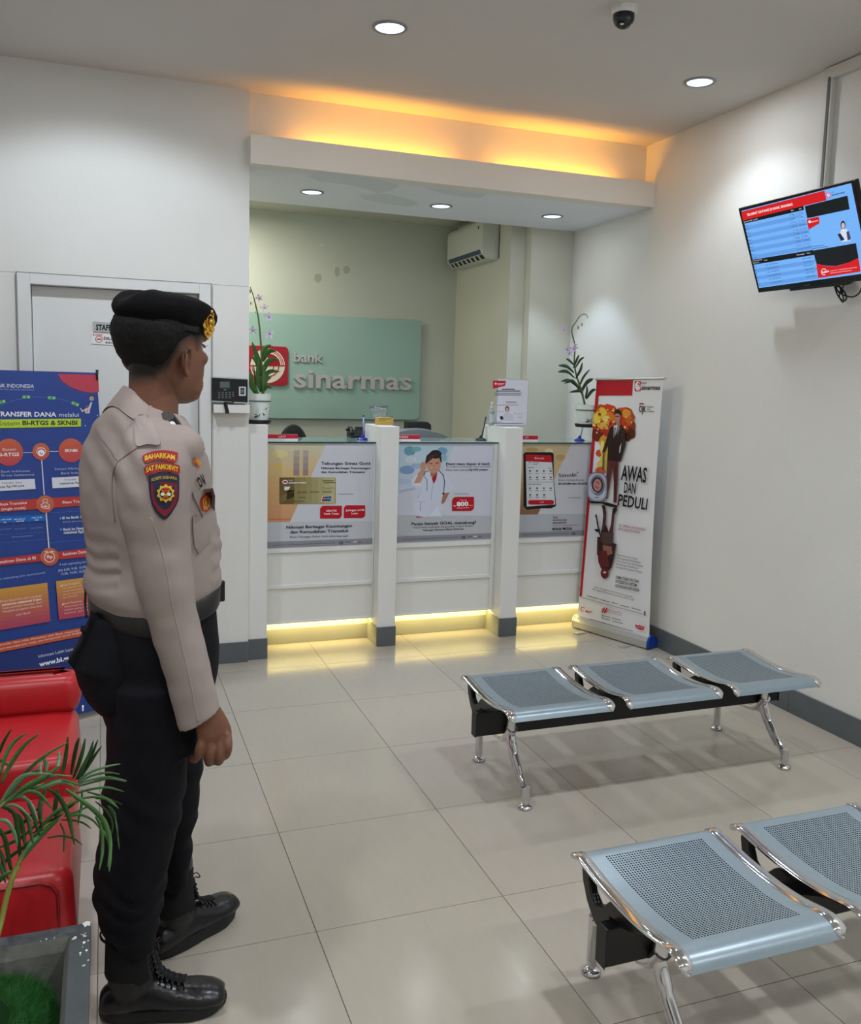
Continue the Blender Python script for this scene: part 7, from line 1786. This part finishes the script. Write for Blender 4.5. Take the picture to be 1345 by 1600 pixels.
# ---------------- boots
def boot(name, T, L, lab, hgt=.145):
    """T: matrix; x forward from heel (0) to toe (L), y lateral, z up"""
    g = G()
    S = [(0.0, .024, .024, .074), (.015, .032, .018, .092), (.06, .038, .016, .104), (.10, .040, .016, .112), (.13, .042, .016, .108), (.16, .046, .016, .096), (.19, .049, .016, .086), (.22, .051, .016, .080), (.25, .051, .018, .077), (.275, .047, .020, .072), (.292, .040, .022, .064), (.303, .028, .028, .054)]
    rs = []
    for k in range(31):
        x = .303 * k / 30; hw, z0, z1 = interp(S, x); r_ = []
        for j in range(28):
            a = 2 * pi * j / 28; ca, sa = cos(a), sin(a)
            y = math.copysign(abs(ca) ** (2 / 2.6), ca) * hw; z = (z0 + z1) / 2 + math.copysign(abs(sa) ** (2 / 2.4), sa) * (z1 - z0) / 2
            if sa > 0: y *= 1 - .25 * sa
            r_.append(T @ Vector((x * L / .306, y, z)))
        rs.append(r_)
    g.rings(rs)
    SH_ = [(.06, .034, .118, .038), (.10, .030, .130, .041), (.13, .030, .126, .042), (.16, .032, .120, .043), (.20, .034, .116, .044), (.25, .036, .116, .044), (.29, .040, .110, .042)]
    rs = []
    for z, xa, xb, hw in SH_:
        c = (xa + xb) / 2; h_ = (xb - xa) / 2 + .012; rs.append([T @ Vector(((c + h_ * cos(2 * pi * j / 28)) * L / .306, hw * sin(2 * pi * j / 28), z)) for j in range(28)])
    g.rings(rs)
    me = remesh(g, .0042, 3, .5)
    displace(me, lambda q: .0012 * noise.noise(q * 24) + .0005 * noise.noise(q * 60))
    o = mesh_obj(name, me, M_boot, guard); o['label'] = lab
    # sole
    g = G(); n = 44
    def foot(z, gr, y0=0):
        r_ = []
        for j in range(n):
            a = 2 * pi * j / n; ca, sa = cos(a), sin(a)
            x = .152 + .153 * math.copysign(abs(ca) ** .85, ca); f = x / .31
            hw = interp([(0, .020), (.08, .033), (.3, .038), (.5, .040), (.72, .051), (.88, .047), (1, .020)], max(0, min(1, f)))[0] + gr
            r_.append(T @ Vector(((x + gr * ca) * L / .306, hw * math.copysign(abs(sa) ** .75, sa), z + max(0, f - .8) ** 2 * .25 + max(0, .08 - f) * .05)))
        return r_
    g.rings([foot(0.0, -.004), foot(.004, .001), foot(.014, .003), foot(.024, .004), foot(.034, .002), foot(.036, -.004)])
    so_ = g.build('sole', M_sole, o, smooth=True, auto=50)
    # canvas ankle collar, laces
    g = G(); rs = []
    for z, gr in ((.118, .0005), (.128, .003), (.16, .0035), (.20, .004), (.235, .0045), (.24, .001)):
        xa, xb, hw = interp([s_ for s_ in SH_], z); c = (xa + xb) / 2 - .004; h_ = (xb - xa) / 2 + .012 + gr
        rs.append([T @ Vector(((c + h_ * cos(a)) * L / .306, (hw + gr) * sin(a), z - (.012 if cos(a) > .3 and z < .15 else 0))) for a in [radians(40 + 280 * j / 28) for j in range(29)]])
    g.rings(rs, cap=False, closed=False); g.build('ankle_collar', M_bootc, o, smooth=True)
    top = [(.205, .086), (.19, .090), (.175, .096), (.162, .104), (.151, .114), (.143, .126), (.138, .140), (.134, .154), (.131, .168), (.128, .184)]
    top = [t_ for t_ in top if t_[1] < hgt + .04]
    g = G(); 
    for i, (x, z) in enumerate(top):
        for s in (-1, 1):
            x2, z2 = top[min(i + 1, len(top) - 1)]
            g.tube(catmull([T @ Vector((x * L / .306, s * .024, z - .006)), T @ Vector((((x + x2) / 2 + .002) * L / .306, 0, (z + z2) / 2 + .006)), T @ Vector((x2 * L / .306, -s * .024, z2 - .006))], 4), .0018, n=6)
    for s in (-1, 1):
        x, z = top[-1]; g.tube(catmull([T @ Vector((x, 0, z + .006)), T @ Vector((x + .012, s * .010, z + .014)), T @ Vector((x + .016, s * .02, z + .002)), T @ Vector((x + .006, s * .008, z + .003))], 4), .0017, n=6)
    g.build('laces', M_blkp, o, smooth=True)
    g = G(); g.tube(catmull([T @ Vector((x + .000, 0, z + .001)) for x, z in top], 3), .016, n=10, flat=.35); g.build('tongue', M_bootc, o, smooth=True)
    g = G()
    for i, (x, z) in enumerate(top):
        for s in (-1, 1): g.lathe(T @ Vector((x * L / .306, s * .027, z - .008)), [(.0032, -.001), (.0032, .002), (.001, .0025)], n=8)
    g.build('eyelet', mat('eyelet', (50, 52, 56), .3, metal=.8), o, smooth=True, kind='stuff')
    g = G(); g.tube(catmull([T @ Vector((.022, 0, .20)), T @ Vector((.006, 0, .215)), T @ Vector((.004, 0, .232)), T @ Vector((.020, 0, .236))], 4), .005, n=8, flat=.5); g.build('pull_loop', M_blkp, o, smooth=True)
    return o
T1 = Matrix.Translation((-.592, -2.585, 0)) @ Matrix.Rotation(radians(-9), 4, 'Z')
boot('boot', T1, .306, 'right boot nearer the camera, black leather')
T2 = Matrix.Translation((-.452, -2.395, 0)) @ Matrix.Rotation(radians(36), 4, 'Z')
boot('boot', T2, .295, 'left boot turned outward, further from the camera')
# drop unused helper data
for me in list(bpy.data.meshes):
    if me.users == 0: bpy.data.meshes.remove(me)
